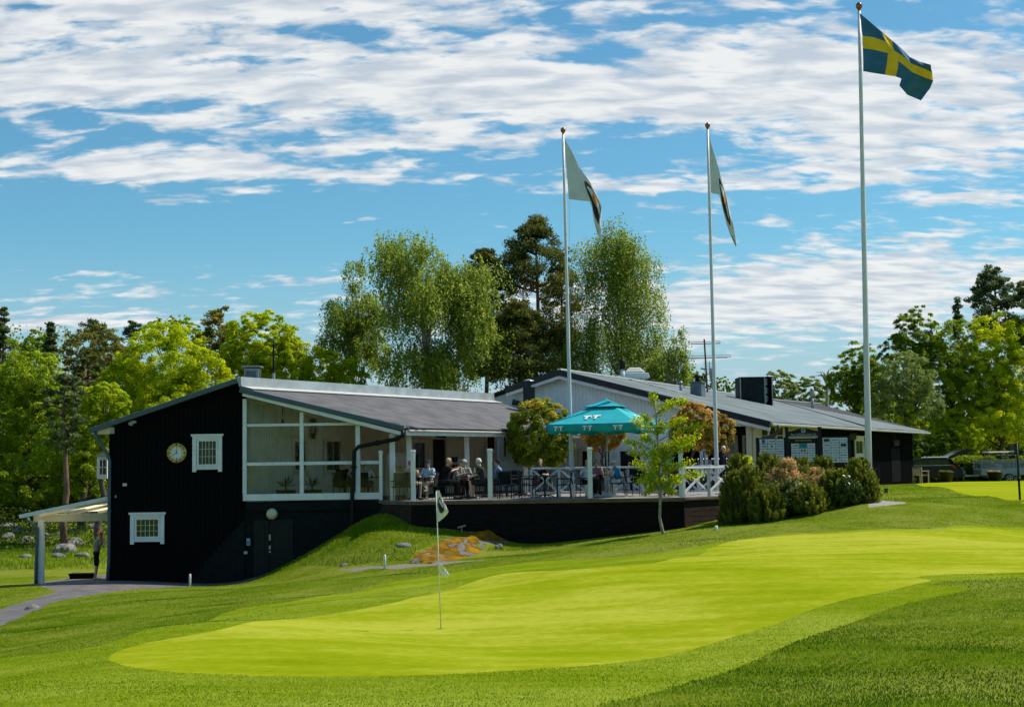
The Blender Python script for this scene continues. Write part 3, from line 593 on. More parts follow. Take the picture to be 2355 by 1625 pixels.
e = MB(); e.box(c+V((.03, -.46, .02)), (.2, .03, .5)); e.build('pane', GLASSD, t); e = MB(); e.box(c+V((.03, -.48, .02)), (.025, .03, .52)); e.box(c+V((.03, -.48, .02)), (.22, .03, .025)); e.build('frame', WHITE, t)
# ------------------------------------------------------------------ main hall on the right
DH = V((math.sin(R(27)), math.cos(R(27)), 0)); EH = V((DH.y, -DH.x, 0))      # runs back / faces right
A0 = at(1296, 853, 62.0); AP = V((A0.x, 62.0, 5.15)); HW = 9.35
E0 = AP+EH*HW; E0.z = 2.68
hall = thing('clubhouse_hall', (AP.x, AP.y, -.6), 'large clubhouse hall with white gable, black rear wall and shallow grey metal roof', 'building')
NG = -DH
_t = (AP-RA).dot(DH)/DW.dot(DH); _p = RA+DW*_t; S0 = (_p-AP).dot(EH)+.25
sl_ = (AP.z-2.68)/HW
def gable_z(p): return AP.z-.16-abs((p-AP).dot(EH))*sl_
WL = AP-EH*8.3
LH = 31.0
# gable wall with the porch recess at the right
x_rec0 = 4.95; x_rec1 = 8.2     # along EH
def G_(s, z, o=0): return V((AP.x, AP.y, 0))+EH*s+NG*o+V((0, 0, z))
mb = MB()
mb.prism([G_(-8.3, AP.z-.16-8.3*sl_), G_(-8.3, -.8), G_(x_rec0, -.8), G_(x_rec0, 2.55), G_(x_rec1+.6, 2.55), G_(0, AP.z-.16)], -NG*.2)
clad(mb, G_(-8, 0), G_(x_rec0-.05, 0), lambda p: -.6, lambda p: gable_z(p), NG, .17, .025, .04)
clad(mb, G_(x_rec0, 0), G_(x_rec1+.3, 0), lambda p: 2.55, lambda p: gable_z(p), NG, .17, .025, .04)
HWALL = mat('white_boarding', (.86, .88, .88), .6, .05, 2)
mb.build('gable_wall', HWALL, hall)
mb = MB(); mb.prism([G_(x_rec0, -.8, -2.4), G_(x_rec1, -.8, -2.4), G_(x_rec1, 2.6, -2.4), G_(x_rec0, 2.6, -2.4)], NG*-.15); mb.prism([G_(x_rec0, -.8), G_(x_rec0, 2.7), G_(x_rec0, 2.7, -2.4), G_(x_rec0, -.8, -2.4)], -EH*.15)
mb.build('recess_wall', mat('dark_brown_boards', (.018, .013, .010), .7, .3), hall)
MB().box(G_(x_rec1+.12, 1.05, .0), (.22, .22, 3.7), rz=-R(27)).build('corner_post', CREAM, hall, bev=.01)
hg = lambda px, py: onplane(AP, NG, px, py); hr = lambda px, py: onplane(AP+DH*2.3, NG, px, py)
for a_ in ((1677, 1000, 1699, 1080), (1709, 1000, 1726, 1080)):
    c, w_, h = wrect(hr, *a_); f = window(hall, c+NG*.03, w_, h, NG, cols=1, rows=1, matf=CREAM, pane=GLASSD, fw=.12, cap=False)
for a_ in ((1333, 1030, 1375, 1090), (1384, 1030, 1412, 1095), (1420, 1030, 1455, 1095)):
    c, w_, h = wrect(hg, *a_); f = window(hall, c+NG*.06, w_, h, NG, cols=1, rows=1, matf=CREAM if a_[0] == 1333 else WHITE, pane=DARKIN, fw=.09, cap=False)
c, w_, h = wrect(hg, 1612, 1030, 1630, 1100); window(hall, c+NG*.05, w_, h, NG, cols=1, rows=1, matf=WHITE, pane=DARKIN, fw=.06, cap=False)
# long side wall under the eave
XW = E0-EH*.75; XW.z = 0
def Lw(t, z, o=0): return V((XW.x, XW.y, 0))+DH*t+EH*o+V((0, 0, z))
_q = onplane(Lw(0, 0), EH, 1889, 1010); TC = (_q-Lw(0, 0)).dot(DH); mb = MB(); mb.prism([Lw(0, -.9), Lw(TC, -.9), Lw(TC, 2.75), Lw(0, 2.75)], -EH*.15); clad(mb, Lw(0, 0), Lw(TC, 0), lambda p: -.9, lambda p: 2.7, EH, .14, .02, .03); o = mb.build('cream_side_wall', CREAM, hall)
e = MB()
for i, px in enumerate((1757.5, 1775, 1793)):
    for py in (991, 1011):
        q = onplane(Lw(0, 0), EH, px, py); e = MB(); e.prism([q+DH*x_+V((0, 0, z_)) for x_, z_ in ((-.3, -.16), (.3, -.16), (.3, .16), (-.3, .16))], EH*.05); e.build('square_opening', DARKIN, o)

mb = MB(); mb.prism([Lw(TC, -.9), Lw(LH, -.9), Lw(LH, 2.75), Lw(TC, 2.75)], -EH*.3); clad(mb, Lw(TC, 0), Lw(LH, 0), lambda p: -.9, lambda p: 2.7, EH, .2, .03, .06)
mb.prism([Lw(LH, -.9), Lw(LH, 2.75), Lw(LH, 2.75, -14), Lw(LH, -.9, -14)], -DH*.2); mb.build('black_side_wall', BLACKW, hall)
lw = lambda px, py: onplane(Lw(0, 0), EH, px, py)
c, w_, h = wrect(lw, 1963, 1005, 1984, 1055); window(hall, c+EH*.03, w_, h, EH, cols=2, rows=1, matf=CREAM, fw=.16)
c, w_, h = wrect(lw, 2048, 1030, 2069, 1108); e = MB().prism([c+DH*x+V((0, 0, z)) for x, z in ((-w_/2, -h/2), (w_/2, -h/2), (w_/2, h/2), (-w_/2, h/2))], EH*.06); e.build('door', mat('black_door2', (.0015, .002, .0025), .8, .1, spec=.08), hall, bev=.01)
# roof
RS = V((AP.x, AP.y, AP.z))-DH*.45; RE = AP+DH*LH; RE.z = 4.86
ES = E0-DH*.45+EH*.0; EE = E0+DH*(LH+1.4); EE.z = 2.68
SP = E0+DH*16.5; SP.z = 2.69
mb = MB(); corrug(mb, ES, EE, RS, RE, .32, .018); mb.build('roof_sheets', ROOFB, hall)
LE = AP-EH*HW; LE.z = 2.68
mb = MB(); corrug(mb, LE-DH*.45, LE+DH*LH, RS, RE, .6, .018, 1); mb.build('rear_roof_sheets', ROOFB, hall)
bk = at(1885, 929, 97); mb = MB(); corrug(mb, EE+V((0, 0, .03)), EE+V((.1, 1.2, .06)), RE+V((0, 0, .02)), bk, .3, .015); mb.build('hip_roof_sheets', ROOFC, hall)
e = MB(); e.bar(RE+V((0, 0, .05)), SP+V((0, 0, .05)), .10, .05); e.build('roof_seam', mat('dark_seam', (.04, .045, .05), .6), hall)
e = MB(); e.bar(RS+V((0, 0, .05)), RE+V((0, 0, .05)), .16, .07); e.bar(RE+V((0, 0, .05)), bk+V((0, 0, .05)), .16, .06)
p5 = onplane(AP, (RE-RS).cross(ES-RS).normalized(), 1418, 866); p6 = onplane(AP, (RE-RS).cross(ES-RS).normalized(), 1600, 914); e.bar(p5+V((0, 0, .06)), p6+V((0, 0, .06)), .10, .03); e.build('ridge_caps', mat('bright_zinc', (.55, .55, .52), .45, .1, metal=.2), hall)
BG = mat('black_barge_board', (.012, .015, .018), .5, .2)
e = MB(); e.bar(RS+NG*.05+V((0, 0, -.10)), ES+NG*.05+V((0, 0, -.10)), .10, .26); lb_ = AP+EH*(S0-.1)-DH*.45; lb_.z = AP.z+(S0-.1)*sl_
e.bar(RS+NG*.05+V((0, 0, -.10)), lb_+NG*.05+V((0, 0, -.10)), .10, .26); e.build('barge_board', BG, hall, bev=.01)
e = MB(); e.bar(RS+NG*.02+V((0, 0, -.30)), ES+NG*.02+V((0, 0, -.30)), .06, .15); e.bar(RS+NG*.02+V((0, 0, -.30)), lb_+NG*.02+V((0, 0, -.30)), .06, .15); e.build('verge_trim', WHITE, hall, bev=.01)
e = MB(); e.bar(ES+V((.05, 0, -.09)), EE+V((.05, 0, -.09)), .12, .10); e.build('gutter', mat('silver_gutter', (.45, .43, .41), .5, .1, metal=.3), hall, bev=.02)
e = MB(); e.prism([ES+V((-.02, 0, -.12)), EE+V((-.02, 0, -.12)), EE-EH*.75+V((0, 0, -.0)), ES-EH*.75+V((0, 0, .0))], (0, 0, -.03)); e.build('soffit', CREAM, hall)
# flashing where the wing roof runs into the hall gable
wn = (RB-RA).cross(ER-RA-V((0, 0, -.27))).normalized(); wp = RA+V((0, 0, -.27))
def wz(p): return wp.z-((p.x-wp.x)*wn.x+(p.y-wp.y)*wn.y)/wn.z
e = MB(); q0, q1 = G_(S0, 0, .06), G_(1.2, 0, .06); q0.z = wz(q0)+.10; q1.z = wz(q1)+.10; e.bar(q0, q1, .08, .24); e.build('valley_flashing', BG, hall)
e = MB(); q0, q1 = G_(S0+.35, 0, .4), G_(1.0, 0, .4); q0.z = wz(q0)+.03; q1.z = wz(q1)+.03; e.bar(q0, q1, .5, .015); e.build('apron_flashing', MATS['bright_zinc'], hall)
pipe('downpipe', [at(1791, 977, 56.9), at(1790, 988, 56.9), at(1783, 999, 56.9), at(1752, 1010, 56.9), at(1746, 1016, 56.9), V((at(1746, 1016, 56.9).x, 56.9, -.45))], .08, mat('brown_pipe', (.05, .035, .025), .5), 'dark brown downpipe slanting from the hall eave corner')
# things on the roofs
rn = (RE-RS).cross(ES-RS).normalized()
def onroof(px, py): return onplane(AP, rn, px, py)
def toppix(p, py): # raise p until its photo row is py
    return EYE.z + ray(CX+0, py).z*p.y
def topz(px, py, Y): return at(px, py, Y).z
b = onroof(1217, 930); Y = 61.0; p = at(1217, 936, Y); t = thing('flue_box', p, 'black boxed flue with a grey cap standing against the white gable', 'flue')
w_ = wid(27, Y); z0 = p.z; z1 = topz(1217, 890, Y); MB().box((p.x, Y, (z0+z1)/2), (w_, .5, z1-z0)).build('casing', BG, t, bev=.01)
z2 = topz(1217, 876, Y); MB().tube([(p.x, Y, z1), (p.x, Y, z2)], .11, 12).build('pipe', BG, t); MB().lathe((p.x, Y, z2), [(.24, 0), (.22, .03), (.05, .09), (0, .1)], 14).build('cap', GREYM, t)
def flue(name, px, pyb, pyt, r, m1, m2, label, frac=.5):
    p = onroof(px, pyb); t = thing(name, p-V((0, 0, .1)), label, 'flue'); zt = topz(px, pyt, p.y); zm = p.z+(zt-p.z)*frac
    MB().tube([p-V((0, 0, .1)), V((p.x, p.y, zm))], r, 12).build('pipe', m1, t, True); MB().tube([(p.x, p.y, zm), (p.x, p.y, zt-.04), (p.x, p.y, zt)], [r*1.5, r*1.4, r], 12).build('cowl', m2, t, True); return t
flue('roof_flue', 1432, 870, 827, .10, WHITE, BLACKM, 'short white flue with black cowl near the left end of the hall ridge')
flue('roof_flue', 1566, 899, 877, .07, GREYM, GREYM, 'thin grey leaning flue in the middle of the hall roof', .8)
flue('roof_flue', 1869, 942, 893, .09, GREYM, GREYM, 'thin grey pipe near the far end of the hall roof', .6)
p = onroof(1460, 869); t = thing('roof_light', p, 'low pale roof dome beside the white flue on the ridge', 'roof light'); MB().box(p+V((0, .2, .12)), (1.5, 1.0, .26), taper=.9).build('curb', WHITE, t, bev=.02); MB().box(p+V((0, .2, .42)), (1.1, .7, .26), taper=.5).build('dome', mat('pale_dome', (.6, .58, .52), .3), t, bev=.05)
p = onroof(1605, 911); t = thing('chimney', p, 'square grey blue chimney with a black ball cowl on the hall roof', 'chimney'); zt = topz(1605, 881, p.y); w_ = wid(27, p.y)
MB().box((p.x, p.y, (p.z+zt)/2-.2), (w_, w_, zt-p.z+.4), rz=-R(27)).build('stack', mat('blue_grey_sheet', (.10, .15, .17), .5, .25, 3, metal=.2), t, bev=.02)
MB().box((p.x, p.y, zt+.03), (w_*1.15, w_*1.15, .07), rz=-R(27)).build('cap', EDGE, t, bev=.01); r_ = wid(8, p.y)
MB().lathe((p.x, p.y, zt+.06), [(r_*.7, 0), (r_*.7, r_*.6), (r_*1.05, r_*.65), (r_*1.05, r_*.8), (r_*.6, r_*.9), (r_*.95, r_*1.3), (r_*.9, r_*1.8), (r_*.5, r_*2.2), (0, r_*2.3)], 16).build('cowl', BLACKM, t, True)
RUST = mat('rusty_mast', (.13, .05, .04), .7, .3)
p = onroof(1627, 903); t = thing('aerial_mast', p, 'rusty aerial mast carrying three levels of antennas on the hall roof', 'antenna'); k_ = wid(1, p.y)
MB().tube([p, V((p.x-.1, p.y, topz(1626, 780, p.y)))], .045, 8).build('mast', RUST, t)
e = MB(); 
for py, x0, x1, lp in ((786, -32, 31, 1), (791, -39, 32, 0), (818, -38, 54, 1), (824, -45, 48, 0)):
    z = topz(1627, py, p.y); a_, b_ = V((p.x+x0*k_, p.y, z)), V((p.x+x1*k_, p.y, z+.03))
    e.tube([a_, b_], .018, 6)
    if lp: e.tube([a_, a_+V((-.06, 0, -.05)), a_+V((0, 0, -.10)), b_+V((0, 0, -.10)), b_+V((.06, 0, -.05)), b_], .016, 6)
e.build('dipoles', mat('alu_tube', (.30, .31, .25), .4, metal=.3), t)
e = MB(); zc_ = topz(1634, 846, p.y)
for i in range(8): z = zc_+(i-3.5)*.085; e.tube([(p.x-.16, p.y+.1, z), (p.x+.48, p.y-.1, z)], .012, 5)
e.tube([(p.x+.14, p.y, zc_-.35), (p.x+.14, p.y, zc_+.35)], .02, 6); e.build('grid_reflector', GREYM, t)
p = onroof(1637, 893); t = thing('satellite_dish', p, 'pale grey satellite dish seen edge-on beside the aerial mast', 'dish'); zt = (topz(1636, 850, p.y)+p.z)/2+.2
MB().tube([p, (p.x, p.y, zt-.3)], .05, 8).build('stand', GREYM, t); MB().lathe((p.x, p.y, zt), [(.0, -.12), (.25, -.1), (.45, -.04), (.55, .05), (.53, .06), (.42, -.01), (.2, -.07)], 24, Matrix.Rotation(R(82), 3, 'Y')).build('bowl', mat('dish_grey', (.4, .4, .38), .4), t, True)
p = onroof(1740, 928); t = thing('plant_housing', p, 'big black open-sided ventilation box standing on the hall roof', 'roof unit'); Y = p.y; zt = topz(1740, 868, Y); zb_ = p.z-.6
x0, x1, x2 = at(1703, 900, Y).x, at(1759, 900, Y).x, at(1776, 900, Y).x
bx = MB(); bx.box(((x0+x1)/2, Y+.02, (zt+zb_)/2), (x1-x0, .06, zt-zb_)); bx.box((x2, Y+.8, (zt+zb_)/2), (.06, 1.6, zt-zb_)); bx.box((x0, Y+.8, (zt+zb_)/2), (.06, 1.6, zt-zb_)); bx.box(((x0+x2)/2, Y+.8, zt+.02), (x2-x0+.06, 1.66, .05)); bx.box(((x0+x2)/2, Y+1.6, (zt+zb_)/2), (x2-x0, .06, zt-zb_)); bx.build('casing', mat('black_panel', (.008, .013, .016), .55, .3, 3, spec=.15), t, bev=.01)
bx = MB()
for x in (x0, x1, x2): bx.box((x, Y-.02, (zt+zb_)/2), (.05, .05, zt-zb_+.02))
bx.build('frame', GREYM, t); bx = MB(); xm = (x1+x2)/2-.05
for k_ in range(3): bx.tube([(xm, Y+.5, zb_+.7+k_*.45), (xm, Y+.5, zb_+1.05+k_*.45)], .15, 12)
bx.build('duct', GREYM, t)
# floodlights on the black wall
for px, py, lb in ((2056, 1018, 'grey floodlight above the black side door'), (1956, 1003, 'small floodlight left of the white side window')):
    q = lw(px, py)+EH*.1; o = MB().box((0, 0, 0), (.35, .25, .3), rx=.3).box((-.05, .1, .3), (.05, .05, .5)).box((0, -.15, -.06), (.28, .05, .22), rx=.3).build('floodlight', mat('lamp_grey', (.05, .06, .07), .4), bev=.01); o.location = q; tag(o, lb, 'lamp')
# ------------------------------------------------------------------ terrace deck
c0 = at(872, 1150, 48.05); c1 = at(947, 1150, 46.85); c2 = at(1572, 1144, 46.6); c3 = at(1720, 1138, 48.7); 
for q in (c0, c1, c2, c3): q.z = 0
deck = thing('terrace', (c1.x, c1.y, -1.5), 'raised wooden terrace with a dark plank front wall', 'terrace')
out = [c0, c1, c2, c3, V((10.2, 56.5, 0)), V((4, 62, 0)), V((-1, 58, 0)), V((xe+.3, YW+.3, 0))]
MB().prism([p+V((0, 0, -.01)) for p in out], (0, 0, -.12)).build('deck_floor', FLOORW, deck)
def plankwall(a_, b_, zlo, m, name):
    mb = MB(); n = (b_-a_).normalized(); nn = V((n.y, -n.x, 0)); nn = nn if nn.y < 0 else -nn
    mb.prism([a_+V((0, 0, -.13)), b_+V((0, 0, -.13)), b_+V((0, 0, zlo)), a_+V((0, 0, zlo))], -nn*.1)
    h = .165; z = -.14; i = 0
    while z > zlo:
        Lb = (b_-a_).length; s = -random.uniform(.0, 2)
        while s < Lb:
            e_ = min(Lb, s+3.4); s0 = max(0, s)
            if e_-s0 > .1: mb.bar(a_+n*(s0+.004)+nn*random.uniform(.008, .02)+V((0, 0, z-h/2)), a_+n*(e_-.004)+nn*random.uniform(.008, .02)+V((0, 0, z-h/2)), .03, h-.014)
            s += 3.4
        z -= h; i += 1
    return mb.build(name, m, deck)
plankwall(c0, c1, -1.6, DECKW2, 'side_planks'); plankwall(c1, c2, -2.2, DECKW, 'front_planks'); plankwall(c2, c3, -1.8, DECKW2, 'side_planks'); plankwall(c3, V((10.2, 56.5, 0)), -1.4, DECKW2, 'side_planks')
e = MB(); 
for a_, b_ in ((c0, c1), (c1, c2), (c2, c3)): e.bar(a_+V((0, -.06, -.05)), b_+V((0, -.06, -.05)), .10, .09)
e.build('edge_board', mat('edge_board_wood', (.14, .11, .09), .8, .3, 3), deck, bev=.01)
# glass screen: posts and panes
gs = thing('glass_screen', (c1.x, c1.y, 0), 'clear glass wind screen between white posts along the terrace edge', 'screen'); ps = []
for px, Y in ((876, 47.9), (950, 46.85), (1127, 46.72), (1357, 46.65), (1566, 46.62)):
    x = at(px, 1100, Y).x; ps.append(V((x, Y, 0))); wd = .15 if px > 1000 else .14 if px > 900 else .11
    if px == 1566: wd = .13
    m_ = MB(); m_.box((x, Y, .80), (wd, wd, 1.58)); m_.box((x, Y, 1.61), (wd+.04, wd+.04, .05)); m_.box((x, Y, 1.65), (wd+.01, wd+.01, .04)); m_.build('post', WHITE, gs, bev=.008)
for a_, b_ in zip(ps[:-1], ps[1:]):
    d_ = (b_-a_).normalized(); a2, b2 = a_+d_*.09, b_-d_*.09; MB().prism([a2+V((0, 0, .06)), b2+V((0, 0, .06)), b2+V((0, 0, 1.57)), a2+V((0, 0, 1.57))], (0, .01, 0)).build('glass_pane', GLASS, gs)
def xrail(name, pts, H, label, first=True, tw=.10):
    t = thing(name, pts[0], label, 'railing'); top = MB(); bt = MB()
    for i, (a_, b_) in enumerate(zip(pts[:-1], pts[1:])):
        up = V((0, 0, 1)); top.bar(a_+up*H, b_+up*H, .14, .06)
        bt.bar(a_+up*.12, b_+up*.12, .06, .07)
    top.build('handrail', WHITE, t, bev=.01); bt.build('bottom_rail', WHITE, t)
    for p_ in pts: MB().box(p_+V((0, 0, H/2-.02)), (tw, tw, H-.02)).build('post', WHITE, t, bev=.006)
    for a_, b_ in zip(pts[:-1], pts[1:]):
        d_ = (b_-a_).normalized(); a2, b2 = a_+d_*tw*.5, b_-d_*tw*.5
        x = MB(); x.bar(a2+V((0, 0, .17)), b2+V((0, 0, H-.05)), .03, .07); x.bar(a2+V((0, .035, H-.05)), b2+V((0, .035, .17)), .03, .07); x.build('cross_braces', WHITE, t)
    return t
Yb = 50.4; xs_ = [at(p_, 1100, Yb).x for p_ in (1222, 1286, 1348, 1412, 1477, 1541, 1606, 1672)]
xrail('cross_railing', [V((x, Yb, 0)) for x in xs_], .98, 'long white cross-braced railing behind the seated guests on the terrace')
d_ = (c3-c2); pr = [ps[-1]+V((.1, .1, 0)), c2+d_*.40+V((-.02, .07, 0)), c2+d_*.80+V((-.02, .07, 0))]; xrail('cross_railing', pr, .95, 'white cross-braced railing section at the right front corner of the terrace')
# ------------------------------------------------------------------ vegetation
def unit(a): return a/(np.linalg.norm(a, axis=1)[:, None]+1e-9)
def rdir(n): return unit(rng.normal(size=(n, 3)))
def leafmesh(name, P, Nn, ln, wd, tint, m, parent, axis=None):
    n = len(P); a = axis if axis is not None else rdir(n); a = unit(a - Nn*(a*Nn).sum(1)[:, None]); b = np.cross(Nn, a)
    ln = np.broadcast_to(ln, n)[:, None]/2; wd = np.broadcast_to(wd, n)[:, None]/2
    vs = np.stack([P-a*ln, P+b*wd, P+a*ln, P-b*wd], 1).reshape(-1, 3)
    if parent is not None: vs = vs - np.array(ORG.get(parent.name, (0, 0, 0)))
    me = bpy.data.meshes.new(name); me.vertices.add(4*n); me.vertices.foreach_set('co', vs.astype(np.float32).ravel())
    me.loops.add(4*n); me.loops.foreach_set('vertex_index', np.arange(4*n, dtype=np.int32)); me.polygons.add(n)
    me.polygons.foreach_set('loop_start', np.arange(0, 4*n, 4, dtype=np.int32)); me.update(calc_edges=True)
    at_ = me.attributes.new('tint', 'FLOAT', 'FACE'); at_.data.foreach_set('value', np.clip(tint, 0, 1).astype(np.float32))
    me.materials.append(m); return link(name, me, parent, shift=False)
BARK = mat('bark_brown', (.10, .075, .055), .9, .35, 6, bump=.5, bscale=14, stretch=(1, 1, .2))
PBARK = mat('pine_bark', (.17, .10, .065), .9, .4, 5, bump=.5, bscale=12, stretch=(1, 1, .3))
BBARK = mat('birch_bark', (.55, .52, .47), .8, .3, 5, bump=.3, bscale=12, col2=(.12, .11, .1), stretch=(1, 1, 3))
LIME = leafmat('lime_leaves', [(0.129, 0.205, 0.002), (0.270, 0.351, 0.002), (0.399, 0.460, 0.004), (0.540, 0.556, 0.011)], .58)
GREEN_ = leafmat('mid_green_leaves', [(0.068, 0.120, 0.006), (0.151, 0.226, 0.007), (0.254, 0.330, 0.010), (0.405, 0.466, 0.025)], .58)
OLIVE = leafmat('olive_leaves', [(0.083, 0.099, 0.014), (0.166, 0.178, 0.023), (0.276, 0.238, 0.034), (0.372, 0.265, 0.057)], .45)
BIRCH = leafmat('birch_leaves', [(0.085, 0.131, 0.015), (0.171, 0.235, 0.028), (0.279, 0.331, 0.044), (0.435, 0.442, 0.113)], .56)
WILLOW = leafmat('grey_green_leaves', [(0.078, 0.115, 0.024), (0.148, 0.202, 0.042), (0.234, 0.288, 0.066), (0.343, 0.374, 0.108)], .45)
NEEDLE = leafmat('pine_needles', [(0.033, 0.047, 0.011), (0.093, 0.112, 0.020), (0.178, 0.169, 0.028), (0.282, 0.220, 0.041)], .3)
NEEDLE2 = leafmat('bluish_needles', [(0.039, 0.062, 0.024), (0.086, 0.128, 0.042), (0.156, 0.195, 0.066), (0.234, 0.255, 0.092)], .3)
MAPLE = leafmat('purple_brown_leaves', [(0.093, 0.113, 0.007), (0.198, 0.189, 0.014), (0.397, 0.240, 0.034), (0.635, 0.366, 0.115)], .4)
MAPLEG = leafmat('globe_maple_leaves', [(0.055, 0.090, 0.004), (0.147, 0.196, 0.007), (0.296, 0.311, 0.014), (0.665, 0.491, 0.072)], .35)
HEDGE = leafmat('hedge_leaves', [(0.033, 0.064, 0.004), (0.083, 0.136, 0.007), (0.149, 0.207, 0.011), (0.330, 0.399, 0.011)], .35)
HEDGE2 = leafmat('scrub_leaves', [(0.03, 0.045, 0.006), (0.07, 0.1, 0.01), (0.12, 0.15, 0.02), (0.18, 0.15, 0.05)], .35)
PIERIS = leafmat('pieris_leaves', [(0.056, 0.097, 0.017), (0.149, 0.179, 0.032), (0.408, 0.308, 0.097), (0.750, 0.406, 0.194)], .3)
def clumps(lobes, K, shell=(.5, 1.0), minz=-.75):
    """clump centres over a union of ellipsoid lobes [(c, r)]; returns centres and outward directions"""
    vol = np.array([r[0]*r[1]*r[2] for c, r in lobes])**.75; pick = rng.choice(len(lobes), K, p=vol/vol.sum())
    d = rdir(K*3); d = d[d[:, 2] > minz][:K]
    while len(d) < K: d = np.vstack([d, d])[:K]
    f = rng.uniform(shell[0]**2, shell[1]**2, K)**.5
    C = np.array([lobes[i][0] for i in pick]); Rr = np.array([lobes[i][1] for i in pick])
    return C + d*Rr*f[:, None], d
def limbs(mb, base, top, r, targets, n=9, wob=.03):
    base, top = V(base), V(top); H = (top-base).length; pts = [base.lerp(top, i/7)+V((random.uniform(-1, 1), random.uniform(-1, 1), 0))*H*wob*(0 < i < 7) for i in range(8)]
    mb.tube(pts, [r*1.35]+[r*(1-.11*i) for i in range(1, 8)], 8)
    for c in targets:
        c = V(c); f = min(.93, max(.25, ((c.z-base.z)/max(H, .1))*.72)); k = f*7; i = int(k); s = pts[i].lerp(pts[min(i+1, 7)], k-i)
        mid = s.lerp(c, .5)+V((random.uniform(-.3, .3), random.uniform(-.3, .3), random.uniform(0, .5)))*H*.03
        rr = r*(1-.1*k)*.42; mb.tube([s, mid, c], [rr, rr*.6, rr*.2], 5)
def broadleaf(x, Y, top, lobes, K, per, leaf, m, label, group=None, bark=BARK, cr=.15, trunk=.22, name='broadleaf_tree', shell=(.62, 1.02), up=.5, flat=.75, tb=(.15, .6), base=None, cat='tree', fw=.62, minz=-.75):
    bz = gz(x, Y) if base is None else base; t = thing(name, (x, Y, bz), label, cat, group)
    K = int(K*1.9); leaf = leaf*.68; per = int(per*1.15); C, d = clumps(lobes, K, shell, minz); H = top-bz; w_ = max(r[0] for c, r in lobes)
    Rk = w_*cr*rng.uniform(.7, 1.3, K); tk = rng.uniform(tb[0], tb[1], K)
    idx = np.repeat(np.arange(K), per); n = len(idx)
    q = unit(rdir(n)+d[idx]*.55+np.array([0, 0, up])*.8); rad = Rk[idx]*rng.uniform(.45, 1.05, n)
    P = C[idx]+q*rad[:, None]*np.array([1, 1, flat]); Nn = unit(q*.9+np.array([0, 0, .5])+rdir(n)*.75)
    sz = leaf*rng.uniform(.6, 1.3, n); tint = tk[idx]+rng.normal(0, .13, n)
    leafmesh('crown', P, Nn, sz, sz*fw, tint, m, t)
    mb = MB(); limbs(mb, (x, Y, bz-.1), (x, Y, bz+H*.72), trunk, C[rng.choice(K, min(K, 22), replace=False)]); mb.build('trunk', bark, t, True, fix=False); return t
def birch(x, Y, top, lobes, nst, m, label, strand=(1., 2.6), leaf=.13, per=16, trunk=.2, group=None, dens=110):
    bz = gz(x, Y); t = thing('birch_tree', (x, Y, bz), label, 'tree', group)
    M_ = max(30, nst//17); C0, d0 = clumps(lobes, M_, (.3, 1.08), -.6); w0 = max(r[0] for c, r in lobes); pk = rng.integers(0, M_, nst); C = C0[pk]+rng.normal(0, 1, (nst, 3))*np.array([.16, .16, .11])*w0*rng.uniform(.5, 1.2, M_)[pk][:, None]; d = unit(d0[pk]+rdir(nst)*.4)
    Ls = rng.uniform(strand[0], strand[1], nst); idx = np.repeat(np.arange(nst), per); n = len(idx); s = rng.uniform(0, 1, n)
    sway = rdir(nst)*.25; sway[:, 2] = 0
    P = C[idx]+sway[idx]*(s**1.5)[:, None]+rng.normal(0, .075, (n, 3)); P[:, 2] -= s*Ls[idx]-.15*np.sin(s*3)
    P[:, :2] += d[idx][:, :2]*(np.sqrt(s)*.28)[:, None]
    Nn = unit(rdir(n)+d[idx]*.6+np.array([.1, 0, .35])); sz = leaf*rng.uniform(.6, 1.3, n); tk = rng.uniform(.15, .6, nst)
    leafmesh('crown', P, Nn, sz, sz*.6, tk[idx]+rng.normal(0, .14, n), m, t, axis=np.tile([0, 0, -1.], (n, 1))+rdir(n)*.6)
    mb = MB(); limbs(mb, (x, Y, bz-.1), (x, Y, bz+(top-bz)*.86), trunk, C[rng.choice(nst, 46, replace=False)]+np.array([0, 0, .1])); mb.build('trunk', BBARK, t, True, fix=False); return t
